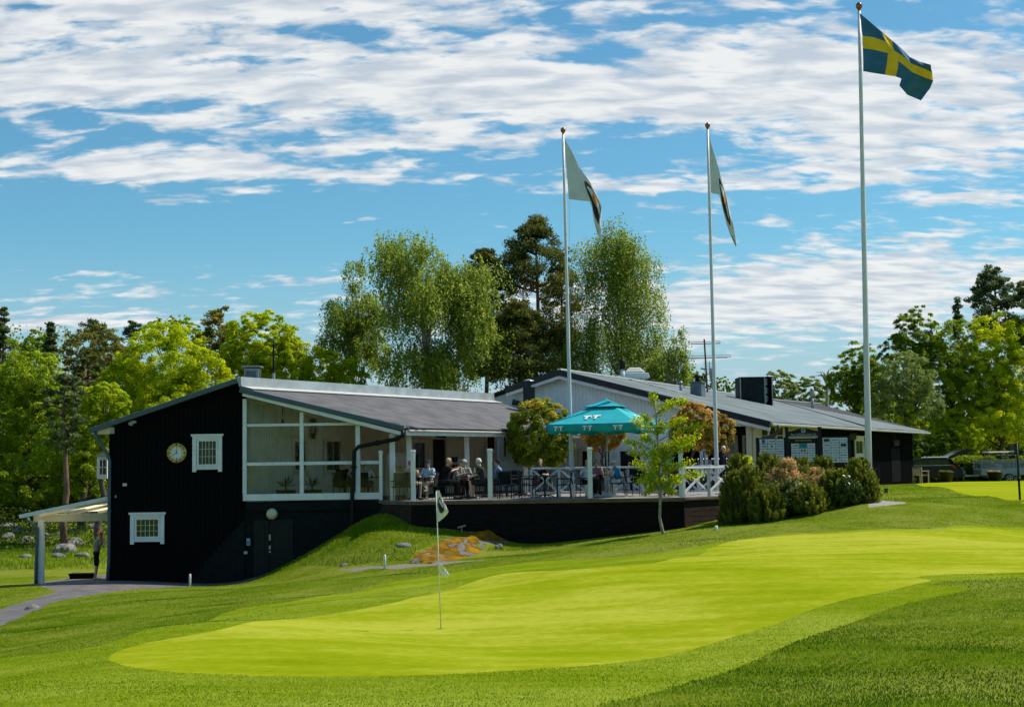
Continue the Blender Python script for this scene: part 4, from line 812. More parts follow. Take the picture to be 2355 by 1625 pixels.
def pine(x, Y, top, w_, low, K, per, m, label, group=None, trunk=.2, leaf=.17, conic=False, name='pine_tree', bark=PBARK, pad=.30):
    bz = gz(x, Y); t = thing(name, (x, Y, bz), label, 'tree', group); H = top-low
    tier = np.sort(rng.uniform(0, 1, 26)); h = np.clip(tier[rng.integers(0, 26, K)]+rng.normal(0, .03, K), 0, 1) if not conic else rng.uniform(0, 1, K)**.7; prof = (1-h)*.92+.08 if conic else np.sin(np.clip(h*.86+.14, 0, 1)*math.pi)**.6*.95+.1
    an = rng.uniform(0, 6.283, K); rr = w_*prof*np.sqrt(rng.uniform(.08, 1, K))
    C = np.column_stack([x+np.cos(an)*rr, Y+np.sin(an)*rr, low+h*H-(rr*.28 if conic else rr*-.05)+rng.normal(0, .25, K)]); Rk = w_*pad*rng.uniform(.6, 1.25, K)*(1-.35*h)
    idx = np.repeat(np.arange(K), per); n = len(idx); q = rdir(n); P = C[idx]+q*(Rk[idx]*rng.uniform(.2, 1, n)**.6)[:, None]*np.array([1, 1, .62])
    tk = rng.uniform(.1, .6, K); sz = leaf*rng.uniform(.6, 1.4, n)
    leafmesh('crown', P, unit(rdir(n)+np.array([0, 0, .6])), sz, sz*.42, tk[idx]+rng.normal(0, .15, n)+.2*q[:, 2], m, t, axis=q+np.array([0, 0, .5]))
    mb = MB(); base = V((x, Y, bz-.1)); tp = V((x, Y, top-.3)); mb.tube([base.lerp(tp, i/6)+V((random.uniform(-1, 1)*.12*(0 < i < 6), 0, 0)) for i in range(7)], [trunk*(1.1-.15*i) for i in range(7)], 8)
    for c in C[rng.choice(K, min(K, 34), replace=False)]:
        c = V(c); s = V((x, Y, c.z-.25*abs(c.x-x))); mb.tube([s, s.lerp(c, .5)+V((0, 0, .1)), c], [trunk*.3, trunk*.2, .03], 5)
    mb.build('trunk', bark, t, True, fix=False); return t
def lobe(px, py, Y, rx, ry, dy=1.0):      # ellipsoid given in photo pixels
    c = at(px, py, Y); return (np.array(c), np.array([wid(rx, Y), wid(rx, Y)*dy, wid(ry, Y)]))
def BL(px, top, Y, lobes, K, per, leaf, m, label, **k): x = at(px, 1000, Y).x; return broadleaf(x, Y, at(px, top, Y).z, [lobe(a, b, Y+(dd[0] if dd else 0), c, d) for a, b, c, d, *dd in lobes], K, per, leaf, m, label, **k)
GL = 'trees in the wood left of the clubhouse'
BL(60, 800, 78, [(70, 880, 75, 75), (20, 960, 80, 110), (110, 980, 90, 100), (60, 1100, 110, 90)], 420, 75, .2, GREEN_, 'broad mid green tree filling the left edge of the picture', group=GL, cr=.13, tb=(.3, .85))
BL(190, 900, 72, [(205, 960, 60, 70), (160, 1040, 80, 70), (215, 1090, 60, 70)], 200, 70, .19, GREEN_, 'mid green tree right behind the canopy and the tall bare pine trunk', group=GL, cr=.14, tb=(.25, .8))
BL(30, 770, 92, [(25, 850, 60, 80), (85, 830, 40, 70)], 130, 60, .2, GREEN_, 'green tree whose top shows behind the broad tree at the left edge', group=GL)
BL(80, 755, 95, [(82, 800, 25, 45), (80, 850, 40, 50)], 60, 60, .2, GREEN_, 'slender light green tree top left of the dark spruce tip', group=GL, tb=(.4, .9))
BL(215, 750, 90, [(215, 815, 75, 65), (255, 850, 70, 60)], 170, 65, .19, OLIVE, 'olive brown round tree between the pines and the lime green maple', group=GL, cr=.14)
pine(at(114, 1000, 88).x, 88, at(114, 742, 88).z, wid(42, 88), at(114, 930, 88).z, 75, 90, NEEDLE2, 'dark grey green spruce tip standing above the left treeline', GL, conic=True, name='spruce_tree')
pine(at(5, 1000, 84).x, 84, at(5, 715, 84).z, wid(45, 84), at(5, 900, 84).z, 60, 90, NEEDLE2, 'dark conifer half cut off by the left edge of the picture', GL, conic=True)
pine(at(150, 1000, 66).x, 66, at(150, 850, 66).z, wid(48, 66), at(150, 1020, 66).z, 60, 110, NEEDLE2, 'thin grey green pine with a long bare trunk beside the canopy', GL, trunk=.17, leaf=.14)
pine(at(195, 1000, 80).x, 80, at(195, 828, 80).z, wid(38, 80), at(195, 920, 80).z, 40, 90, NEEDLE, 'small dark pine in front of the olive brown tree', GL)
pine(at(505, 1000, 92).x, 92, at(505, 722, 92).z, wid(60, 92), at(505, 860, 92).z, 90, 100, OLIVE, 'olive tinged pine between the two lime green maples', GL, leaf=.2)
pine(at(215, 1000, 98).x, 98, at(215, 742, 98).z, wid(45, 98), at(215, 820, 98).z, 40, 80, NEEDLE2, 'dark pine top poking out above the olive brown tree', GL)
pine(at(305, 1000, 96).x, 96, at(305, 750, 96).z, wid(40, 96), at(305, 830, 96).z, 40, 80, NEEDLE2, 'small dark pine top just left of the lime green maple', GL)
BL(385, 745, 80, [(375, 840, 105, 90), (470, 880, 65, 75), (300, 900, 70, 75), (390, 960, 120, 80)], 380, 95, .20, LIME, 'large round lime green maple behind the left half of the black gable', group=GL, cr=.12, tb=(.3, .85))
BL(400, 728, 88, [(370, 775, 40, 45), (425, 780, 45, 45)], 80, 70, .2, LIME, 'green tree top rising just behind the large lime green maple', group=GL, tb=(.1, .6))
BL(620, 718, 84, [(600, 800, 90, 82), (655, 850, 70, 80), (560, 850, 50, 90)], 300, 95, .20, LIME, 'lime green domed tree behind the roof vent and black mast', group=GL, cr=.12, tb=(.25, .8))
BL(740, 795, 84, [(735, 860, 60, 60), (800, 870, 45, 45)], 120, 80, .19, LIME, 'lower yellowish green tree right of the domed tree, above the wing ridge', group=GL, tb=(.15, .7))
BL(235, 880, 68, [(240, 930, 55, 50), (250, 1000, 40, 60)], 120, 80, .16, LIME, 'yellow green tree close behind the left corner of the black gable', group=GL, cr=.17)
# the far wood that closes the gaps at the foot of the treeline: uncountable, one mass
def mass(name, segs, n, leaf, m):
    Ps = []
    for (xa, ya, xb, yb, h, th) in segs:
        k_ = int(n*math.hypot(xb-xa, yb-ya)/60*max(h, 2.5)/6*(.35 if ya < 0 else 1)); s = rng.uniform(0, 1, k_); x = xa+(xb-xa)*s; y = ya+(yb-ya)*s+rng.normal(0, th, k_)
        hh = h*(.75+.14*np.sin(s*31+xa)+.11*np.sin(s*77)); z = zf(x, y)+hh*rng.uniform(0, 1, k_)**.9; Ps.append(np.column_stack([x, y, z]))
    P = np.vstack(Ps); k_ = len(P); sz = leaf*rng.uniform(.6, 1.3, k_); o = leafmesh(name, P, unit(rdir(k_)+np.array([0, -.5, .5])), sz, sz*.7, rng.uniform(.0, .55, k_), m, None)
    tag(o, 'dark green undergrowth and far wood behind the trees and the clubhouse, plus an unseen belt behind the camera', 'wood', kind='stuff')
mass('far_wood', [(-70, -45, 70, -45, 15, 3), (-62, 102, -5, 108, 9.0, 2.2), (-60, 80, -20, 84, 5.5, 1.8), (-5, 112, 25, 118, 5, 2), (20, 122, 75, 112, 9.5, 2.4), (32, 108, 70, 100, 7, 2.0)], 26000, .42, HEDGE)  # first strip: unseen belt behind the camera, added to darken the glass reflections
mass('bank_undergrowth', [(-26, 66.5, -11.5, 67, .45, .9), (-28, 70, -11.5, 71, .8, 1.0), (-30, 73, -12, 74, 1.2, 1.3), (-34, 78, -12, 79, 2.4, 1.5)], 20000, .13, HEDGE2); tag(COL.objects[-1], 'low green scrub between the boulders on the bank at the left')
mass('woodland_edge', [(-62, 90, -14, 94, 12.5, 2.2), (-60, 82, -24, 84, 9, 1.6)], 34000, .2, GREEN_); tag(COL.objects[-1], 'mid green foliage of the wood closing the gaps between the left hand trees')
mass('woodland_edge', [(27, 105, 70, 98, 9.5, 1.8), (15, 114, 30, 108, 7.6, 1.8)], 32000, .2, GREEN_); tag(COL.objects[-1], 'mid green foliage closing the gaps between the right hand trees')
GC = 'tall trees behind the clubhouse roof'
k = 88
def BI(px, top, Y, lobes, n, label, **kw): x = at(px, 1000, Y).x; return birch(x, Y, at(px, top, Y).z, [lobe(*l[:2], Y, *l[2:]) for l in lobes], n, BIRCH, label, group=GC, **kw)
BI(820, 572, 88, [(815, 625, 26, 58), (798, 735, 58, 78), (850, 720, 36, 55), (835, 800, 55, 75), (775, 810, 45, 55)], 1700, 'slim loose birch standing leftmost of the tall trees', strand=(.4, 1.3), per=17, leaf=.14)
BI(985, 524, 84, [(945, 590, 80, 55), (1000, 700, 115, 85), (922, 625, 36, 45), (1090, 770, 72, 115), (980, 850, 100, 70), (1060, 650, 65, 60)], 4000, 'broad many-stemmed birch in the middle of the tall trees', strand=(.6, 1.8), per=19, leaf=.15)
BI(1425, 487, 88, [(1385, 600, 62, 75), (1450, 630, 62, 90), (1395, 760, 85, 95), (1480, 790, 55, 80), (1425, 550, 42, 60), (1418, 515, 20, 34), (1320, 840, 45, 50), (1490, 690, 30, 50)], 3000, 'tall weeping birch with long hanging strands between the flagpoles', strand=(1.2, 3.4), per=24, leaf=.13)
BI(1545, 742, 85, [(1545, 800, 38, 50), (1525, 840, 50, 40)], 520, 'short weeping birch right of the tall one, by the aerial mast', strand=(.8, 2.2), per=20, leaf=.13)
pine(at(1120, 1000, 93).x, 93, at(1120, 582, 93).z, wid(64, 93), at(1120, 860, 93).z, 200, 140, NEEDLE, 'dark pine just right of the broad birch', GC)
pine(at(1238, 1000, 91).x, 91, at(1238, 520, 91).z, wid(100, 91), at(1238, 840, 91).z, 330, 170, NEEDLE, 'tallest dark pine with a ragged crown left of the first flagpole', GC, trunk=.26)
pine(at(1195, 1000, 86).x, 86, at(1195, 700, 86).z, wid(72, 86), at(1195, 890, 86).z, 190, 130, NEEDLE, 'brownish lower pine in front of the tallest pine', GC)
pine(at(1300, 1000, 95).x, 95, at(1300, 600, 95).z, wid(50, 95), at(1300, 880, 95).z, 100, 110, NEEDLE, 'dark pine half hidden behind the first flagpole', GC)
BL(1590, 845, 92, [(1590, 875, 25, 25)], 26, 60, .17, LIME, 'small bright green tree tip behind the hall ridge by the chimney', group=GC)
BL(1605, 838, 100, [(1604, 865, 20, 22), (1625, 880, 22, 20)], 30, 60, .17, OLIVE, 'small round dark tree top behind the chimney cowl', group=GC, tb=(0, .3))
BL(1665, 862, 97, [(1660, 885, 18, 20), (1690, 892, 16, 16), (1640, 890, 14, 14)], 40, 45, .18, GREEN_, 'loose leafy branch tips left of the black roof unit', group=GC, tb=(.4, .9))
GRR = 'trees on the right beyond the clubhouse'
BL(1810, 845, 115, [(1790, 900, 45, 50), (1850, 910, 50, 45), (1890, 930, 40, 40), (1750, 910, 30, 30)], 170, 60, .24, WILLOW, 'dull olive green trees seen low behind the black roof unit', group=GRR, tb=(.3, .9), up=.8)
BL(1975, 785, 106, [(1975, 850, 45, 62), (1945, 890, 45, 50), (2000, 900, 60, 60)], 200, 70, .22, GREEN_, 'mid green tree at the left end of the right hand trees', group=GRR, tb=(.2, .7))
BL(2105, 703, 102, [(2105, 770, 50, 65), (2080, 830, 60, 60), (2140, 840, 50, 60)], 230, 75, .2, GREEN_, 'dense upright green tree behind the tallest flagpole', group=GRR, tb=(.1, .6), flat=1.0, up=.9)
BL(2085, 800, 94, [(2085, 870, 62, 62), (2050, 920, 60, 50), (2120, 930, 50, 50)], 230, 80, .15, WILLOW, 'soft grey green willow in front of the upright green tree', group=GRR, tb=(.2, .8))
pine(at(2213, 1000, 108).x, 108, at(2213, 683, 108).z, wid(34, 108), at(2213, 860, 108).z, 60, 90, NEEDLE2, 'narrow spruce tip between the upright tree and the dark pine', GRR, conic=True, name='spruce_tree')
BL(2190, 735, 100, [(2195, 790, 45, 55), (2170, 860, 60, 70), (2230, 900, 60, 80)], 220, 75, .2, GREEN_, 'green tree filling the gap before the narrow spruce', group=GRR, tb=(.35, .9))
pine(at(2300, 1000, 104).x, 104, at(2300, 620, 104).z, wid(62, 104), at(2300, 790, 104).z, 130, 110, NEEDLE2, 'dark round-topped pine above the right hand trees', GRR, trunk=.26, leaf=.2)
pine(at(2370, 1000, 100).x, 100, at(2370, 650, 100).z, wid(50, 100), at(2370, 800, 100).z, 60, 110, NEEDLE, 'dark pine cut off by the right edge of the picture', GRR, leaf=.2)
BL(2300, 712, 100, [(2300, 800, 80, 80), (2250, 880, 75, 75), (2350, 880, 80, 110), (2290, 970, 110, 80), (2180, 960, 50, 60)], 480, 80, .2, LIME, 'big glowing lime green tree at the right edge behind the trailer', group=GRR, cr=.11, tb=(.3, .95), shell=(.3, 1))
BL(2080, 925, 93, [(2085, 945, 16, 22), (2060, 970, 28, 16), (2110, 975, 28, 16)], 46, 60, .16, LIME, 'small lime green sapling top just over the far roof end', group=GRR, tb=(.5, 1))
BL(2130, 990, 97, [(2130, 1040, 45, 40), (2175, 1030, 40, 45)], 120, 70, .15, GREEN_, 'dark leafy bush tree behind the open tailgate', group=GRR, tb=(0, .5))
BL(2215, 960, 97, [(2225, 1010, 40, 45), (2200, 1050, 40, 35)], 110, 75, .15, LIME, 'young lime green tree standing over the hedge by the trailer', group=GRR, tb=(.3, .9))
# bare little tree
p = at(1902, 950, 112); t = thing('bare_tree', (p.x, p.y, gz(p.x, p.y)), 'small pale leafless tree behind the far roof', 'tree'); mb = MB(); tp = at(1902, 868, 112)
mb.tube([t.location, p, tp], [.2, .14, .1], 6)
for i in range(26):
    a_ = random.uniform(0, 6.28); r_ = random.uniform(.3, 1.0); q = tp+V((math.cos(a_)*r_, math.sin(a_)*.5, random.uniform(-.1, .75))); mb.tube([tp.lerp(p, random.uniform(0, .25)), tp.lerp(q, .55)+V((0, 0, .15)), q], [.06, .04, .02], 4)
mb.build('trunk', mat('pale_bark', (.38, .35, .33), .8), t)
# clipped hedge
x0, x1 = at(2128, 1100, 92).x, at(2420, 1100, 92).x; n = 16000; P = np.column_stack([rng.uniform(x0, x1, n), rng.uniform(91.4, 92.8, n), rng.uniform(0, 1, n)]); hz0 = gz((x0+x1)/2, 92); ht = at(2250, 1058, 92).z-hz0
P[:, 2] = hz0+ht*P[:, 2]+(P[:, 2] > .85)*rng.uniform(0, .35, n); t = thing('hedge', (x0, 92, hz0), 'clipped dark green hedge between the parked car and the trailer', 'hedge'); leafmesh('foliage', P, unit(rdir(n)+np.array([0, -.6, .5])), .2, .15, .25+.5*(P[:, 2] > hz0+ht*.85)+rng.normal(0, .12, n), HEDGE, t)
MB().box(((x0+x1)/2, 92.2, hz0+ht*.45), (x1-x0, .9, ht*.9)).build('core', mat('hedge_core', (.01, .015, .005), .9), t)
# globe maples on the terrace
GM_ = 'small round-headed maples on the terrace'
def globe(px, py, r, Y, m, label, tpx, K=170, per=85, tb=(.05, .6), sy=1): 
    c = at(px, py, Y); x = at(tpx, 1100, Y).x; R_ = wid(r, Y); t = thing('globe_maple', (x, Y, 0), label, 'tree', GM_)
    C, d = clumps([(np.array(c), np.array([R_, R_, R_*sy]))], K, (.7, 1.0), -.9); idx = np.repeat(np.arange(K), per); n = len(idx)
    q = unit(rdir(n)+d[idx]*.9+np.array([0, 0, .3])); P = C[idx]+q*(R_*.17*rng.uniform(.3, 1.1, n))[:, None]; sz = .085*rng.uniform(.6, 1.3, n)
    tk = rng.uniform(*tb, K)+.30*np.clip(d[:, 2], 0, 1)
    leafmesh('crown', P, unit(q+rdir(n)*.7+np.array([0, 0, .3])), sz, sz*.75, tk[idx]+rng.normal(0, .12, n), m, t)
    mb = MB(); limbs(mb, (x, Y, 0), (c.x*.5+x*.5, Y, c.z+R_*.3), .08, C[::6]); mb.build('trunk', BARK, t, True, fix=False); return t
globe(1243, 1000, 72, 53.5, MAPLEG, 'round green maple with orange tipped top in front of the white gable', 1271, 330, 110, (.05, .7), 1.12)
globe(1385, 985, 52, 56, MAPLE, 'orange brown maple mostly hidden below the turquoise parasol', 1388, tb=(.35, .8))
globe(1600, 985, 56, 54, MAPLE, 'orange brown globe maple right of the parasol, left half of the pair', 1591, tb=(.25, .75))
globe(1650, 1000, 42, 55.5, MAPLE, 'orange brown globe maple behind the second flagpole', 1640, K=110, tb=(.2, .7), sy=1.25)
# young tree in front of the terrace
x = at(1525, 1230, 44.4).x; Y = 44.4; bz = gz(x, Y); t = thing('young_tree', (x, Y, bz), 'slender young tree with bright drooping leaves in front of the terrace wall', 'tree')
tr = [V((x+.08, Y, bz-.05)), at(1524, 1222, Y), at(1517, 1190, Y), at(1519, 1130, Y), at(1515, 1080, Y), at(1512, 1000, Y), at(1508, 950, Y), at(1506, 915, Y)]
mb = MB(); mb.tube(tr, [.06, .052, .045, .042, .036, .028, .018, .008], 8); Ps = []; 
tips = [(1450, 1035, 1530), (1462, 1062, 1520), (1478, 1000, 1520), (1600, 1000, 1515), (1612, 975, 1516), (1570, 960, 1510), (1540, 925, 1508), (1500, 905, 1507), (1480, 955, 1509), (1610, 1085, 1516), (1585, 1060, 1515), (1560, 1100, 1516), (1470, 1100, 1517), (1490, 1125, 1517), (1545, 1130, 1517), (1500, 1060, 1515), (1530, 1020, 1513), (1460, 965, 1512), (1560, 1020, 1514), (1520, 970, 1510), (1575, 915, 1508), (1440, 1010, 1514), (1590, 1020, 1514), (1490, 1085, 1515), (1500, 1035, 1513), (1545, 1065, 1515), (1520, 1100, 1516), (1535, 1045, 1514)]
for i, (bx_, by_, ox) in enumerate(tips):
    o_ = at(ox, min(1120, by_+38), Y); e_ = at(bx_, by_, Y+random.uniform(-.5, .5)); m_ = o_.lerp(e_, .55)+V((0, 0, .12)); mb.tube([o_, m_, e_], [.018, .012, .005], 5)
    for s_ in np.linspace(.25, 1.05, 26): 
        c = np.array(o_.lerp(m_, s_*2) if s_ < .5 else m_.lerp(e_, s_*2-1)); Ps.append(c+rng.normal(0, .07, (9, 3))-np.array([0, 0, .05]))
mb.build('trunk', mat('pale_trunk', (.28, .24, .17), .8, .3, 8), t, True, fix=False)
P = np.vstack(Ps); n = len(P); sz = .10*rng.uniform(.6, 1.3, n); leafmesh('crown', P, unit(rdir(n)+np.array([.2, -.2, .6])), sz, sz*.5, rng.uniform(.15, .95, n), LIME, t, axis=np.tile([0, 0, -1.], (n, 1))+rdir(n)*.9)
# shrubs
def shrub(px, pt, pb, r, Y, m, label, kind='conifer', tb=(.1, .7), K=46, per=80, leaf=.075, name=None):
    c0_ = at(px, pb, Y); x = c0_.x; bz = gz(x, Y); zt = at(px, pt, Y).z; t = thing(name or ('mountain_pine' if kind == 'conifer' else 'flowering_shrub'), (x, Y, bz), label, 'shrub', 'shrubs massed between the terrace and the right hand flagpole')
    H = zt-bz; R_ = wid(r, Y)
    if kind == 'conifer':
        K = int(K*5.5); per = 64; an = rng.uniform(0, 6.28, K); h = rng.uniform(.0, 1, K)**1.15; rr = R_*np.sqrt(rng.uniform(.15, 1, K))*np.sqrt(1.02-h**1.8); C = np.column_stack([x+rr*np.cos(an), Y+rr*np.sin(an), bz+h*H*.92])
        idx = np.repeat(np.arange(K), per); n = len(idx); s = rng.uniform(0, 1, n); out_ = np.column_stack([np.cos(an), np.sin(an), np.full(K, 1.9)]); out_ = unit(out_)
        P = C[idx]+out_[idx]*(s*.24)[:, None]+rng.normal(0, .04, (n, 3))*(1.15-s)[:, None]; ax = unit(rdir(n)*.8+out_[idx]); sz = leaf*rng.uniform(.7, 1.5, n)
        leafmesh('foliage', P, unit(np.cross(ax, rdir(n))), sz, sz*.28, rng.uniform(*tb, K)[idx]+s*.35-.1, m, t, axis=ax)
    else:
        C, d = clumps([(np.array([x, Y, bz+H*.5]), np.array([R_, R_, H*.5]))], K*3, (.6, 1), -.9); K = int(K*1.5); idx = np.repeat(np.arange(K*2), per//2); n = len(idx); q = unit(rdir(n)+d[idx]*.8+np.array([0, 0, .3]))
        P = C[idx]+q*(.2*rng.uniform(.3, 1, n))[:, None]; sz = leaf*rng.uniform(.7, 1.3, n); leafmesh('foliage', P, unit(q+rdir(n)*.7), sz, sz*.45, rng.uniform(*tb, K*2)[idx]+rng.normal(0, .12, n), m, t)
    mb = MB()
    for i in range(9): a_ = i*.7; mb.tube([(x, Y, bz-.05), (x+math.cos(a_)*R_*.4, Y+math.sin(a_)*R_*.4, bz+H*.4), (x+math.cos(a_)*R_*.6, Y+math.sin(a_)*R_*.6, bz+H*.75)], [.05, .035, .015], 5)
    mb.build('stems', BARK, t); return t
CON = leafmat('mountain_pine_needles', [(0.043, 0.070, 0.011), (0.103, 0.139, 0.015), (0.207, 0.222, 0.023), (0.449, 0.400, 0.052)], .35)
RHO = leafmat('dark_glossy_leaves', [(0.022, 0.043, 0.009), (0.054, 0.085, 0.015), (0.108, 0.145, 0.022), (0.750, 0.578, 0.240)], .25, .25)
shrub(1700, 1042, 1150, 40, 46.2, CON, 'upright green mountain pine at the left end of the shrub bed by the railing')
shrub(1770, 1040, 1160, 45, 46.4, CON, 'tall mountain pine before the left sign board')
shrub(1845, 1055, 1165, 45, 46.6, CON, 'mountain pine in front of the middle sign board')
shrub(1895, 1052, 1165, 38, 46.9, CON, 'dark mountain pine before the right sign board')
shrub(1730, 1075, 1185, 50, 45.2, CON, 'broad dark mountain pine low at the left front of the bed')
shrub(1835, 1105, 1190, 46, 44.8, RHO, 'glossy dark rhododendron with whitish buds in the middle of the bed', 'broad', (.2, .8), leaf=.10)
shrub(1780, 1110, 1195, 44, 44.7, RHO, 'glossy low rhododendron at the front foot of the bed', 'broad', (.1, .7), leaf=.10)
shrub(1810, 1058, 1165, 36, 45.6, PIERIS, 'shrub with salmon and cream young leaves below the sign boards', 'broad', (.45, 1.0), leaf=.09)
shrub(1880, 1080, 1165, 30, 45.6, PIERIS, 'smaller salmon tipped shrub right of centre of the bed', 'broad', (.4, .95), leaf=.09)
shrub(1925, 1085, 1180, 44, 45.0, CON, 'dark mountain pine right of the salmon tipped shrubs')
shrub(1978, 1058, 1165, 42, 45.4, CON, 'pointed mountain pine at the right end of the bed by the flagpole')
shrub(2002, 1098, 1165, 20, 45.0, CON, 'small conifer rightmost in the bed, in front of the flagpole foot', K=20)
shrub(1690, 1085, 1192, 34, 45.4, CON, 'mountain pine at the left front corner of the bed hiding the terrace corner')
shrub(1860, 1120, 1190, 44, 44.5, CON, 'low spreading conifer at the front of the bed between the rhododendrons and the right end')
shrub(1765, 1120, 1200, 40, 44.3, CON, 'lowest dark conifer at the front foot of the bed')
shrub(1945, 1100, 1178, 34, 44.8, RHO, 'small glossy shrub in the shade near the right end of the bed', 'broad', (.0, .6), leaf=.09)
shrub(1815, 1072, 1170, 42, 46.0, CON, 'mountain pine standing behind the salmon leaved shrub')
shrub(1716, 1040, 1100, 14, 47.2, LIME, 'small yellow green sprig above the left end of the bed', 'broad', (.4, .9), K=14)
# ------------------------------------------------------------------ rocks
ROCK = mat('granite', (.10, .095, .085), .9, .4, 3, bump=1, bscale=7, col2=(.25, .23, .215))
def rock(p, sx, sy, sz, label, seed, m=ROCK, name='rock', sub=4):
    bm = bmesh.new(); bmesh.ops.create_icosphere(bm, subdivisions=sub, radius=1); rg = np.random.default_rng(seed); k_ = rg.normal(size=(7, 3))*1.7; ph = rg.uniform(0, 6, 7)
    for v_ in bm.verts:
        c = np.array(v_.co); s = 1+.09*sum(math.sin(float(k_[i] @ c)*1.3+ph[i]) for i in range(7))*.6; v_.co = V(c*s); v_.co.z = round(v_.co.z*3)/3*.35+v_.co.z*.65; v_.co = V((v_.co.x*sx, v_.co.y*sy, v_.co.z*sz))
    me = bpy.data.meshes.new(name); bm.to_mesh(me); bm.free(); me.materials.append(m); o = link(name, me); o.location = p; o.rotation_euler = (0, 0, seed*1.3); return tag(o, label, 'rock')
ri = 0
PLACE = ['under the trees at the far left edge', 'behind the canopy post', 'just right of the canopy post, largest and flattest', 'with a dark top beside the pine trunk', 'below the dark topped boulder', 'between the canopy post and the left edge', 'in the upper row under the trees', 'close to the black gable', 'left of the canopy downpipe', 'low in the grass left of the post', 'high on the bank above the low box', 'at the upper left of the bank', 'on the bank behind the standing person', 'half sunk in the grass below the bank', 'under the thin pine', 'in the second row from the left edge']
for (px, py, Y, s_) in ((20, 1228, 70, .8), (150, 1238, 69, .7), (150, 1258, 66, 1.2), (172, 1243, 67, .95), (192, 1270, 64, .6), (60, 1234, 68, .75), (45, 1215, 71, .8), (218, 1205, 70, .8), (78, 1218, 70, .6), (60, 1272, 62, .5), (172, 1214, 70, .7), (20, 1205, 72, .8), (228, 1228, 68, .6), (135, 1272, 62, .5), (140, 1222, 70, .6), (100, 1226, 70, .7)):
    p = G(px, py+8, 50, 82); s_ *= .8; rock((p.x, p.y, p.z-.02), s_*.78, s_*.55, s_*.42, 'grey granite boulder '+PLACE[ri], 11+ri, sub=3); tag(COL.objects[-1], None, None, 'boulders along the edge of the wood'); ri += 1
rock(G(75, 1398)+V((0, 0, -.04)), .34, .22, .12, 'flat grey stone in the grass beside the path at the lower left', 40)
rock(G(652, 1300)+V((0, 0, .02)), .25, .18, .26, 'small grey block stone at the foot of the black wall, right of the door', 41)
rock(G(1148, 1262)+V((0, 0, .05)), .16, .12, .12, 'small dark round stone in the grass below the terrace wall', 42)
rock(G(929, 1253)+V((0, 0, -.03)), .3, .22, .12, 'small pinkish stone breaking through the grass mound', 43)
rock(G(790, 1300)+V((0, 0, -.04)), .14, .1, .12, 'tiny stone at the left end of the gravel path', 44)
# lichen covered outcrop: a skin of rock swelling out of the slope
nt_ = None
def lichen():
    m = bpy.data.materials.new('lichen_rock'); m.use_nodes = True; nt = m.node_tree; N_ = nt.nodes; L_ = nt.links; b = N_['Principled BSDF']; b.inputs['Roughness'].default_value = .95; b.inputs['Specular IOR Level'].default_value = .1
    tc = N_.new('ShaderNodeTexCoord'); n1 = N_.new('ShaderNodeTexNoise'); n1.inputs['Scale'].default_value = 1.3; n1.inputs['Detail'].default_value = 6; mp = N_.new('ShaderNodeMapping'); mp.inputs['Location'].default_value = (1.2, .4, 0); L_.new(tc.outputs['Object'], mp.inputs[0]); L_.new(mp.outputs[0], n1.inputs[0])
    cr = N_.new('ShaderNodeValToRGB'); L_.new(n1.outputs[0], cr.inputs[0]); e = cr.color_ramp.elements; e[0].position = .33; e[0].color = (.16, .15, .14, 1); e[1].position = .62; e[1].color = (.36, .17, .006, 1)
    x = e.new(.405); x.color = (.22, .20, .19, 1); x = e.new(.44); x.color = (.12, .08, .012, 1); x = e.new(.53); x.color = (.24, .125, .006, 1)
    n2 = N_.new('ShaderNodeTexNoise'); n2.inputs['Scale'].default_value = 14; n2.inputs['Detail'].default_value = 5; L_.new(tc.outputs['Object'], n2.inputs[0]); bp = N_.new('ShaderNodeBump'); bp.inputs['Strength'].default_value = .8; bp.inputs['Distance'].default_value = .06; L_.new(n2.outputs[0], bp.inputs['Height']); L_.new(bp.outputs[0], b.inputs['Normal'])
    mx = N_.new('ShaderNodeMix'); mx.data_type = 'RGBA'; mx.blend_type = 'MULTIPLY'; mx.inputs[0].default_value = .5; L_.new(cr.outputs[0], mx.inputs[6]); L_.new(n2.outputs[0], mx.inputs[7]); hs = N_.new('ShaderNodeHueSaturation'); hs.inputs['Value'].default_value = 1.2; L_.new(mx.outputs[2], hs.inputs['Color']); L_.new(hs.outputs[0], b.inputs['Base Color']); return m
ol = [xy(942, 1290), xy(990, 1250), xy(1045, 1226), xy(1090, 1216), xy(1150, 1229), xy(1196, 1242), xy(1165, 1252), xy(1130, 1256), xy(1115, 1270), xy(1070, 1284), xy(1010, 1296)]
OL = smooth_poly(ol, 5); cx_, cy_ = np.mean(OL, 0)
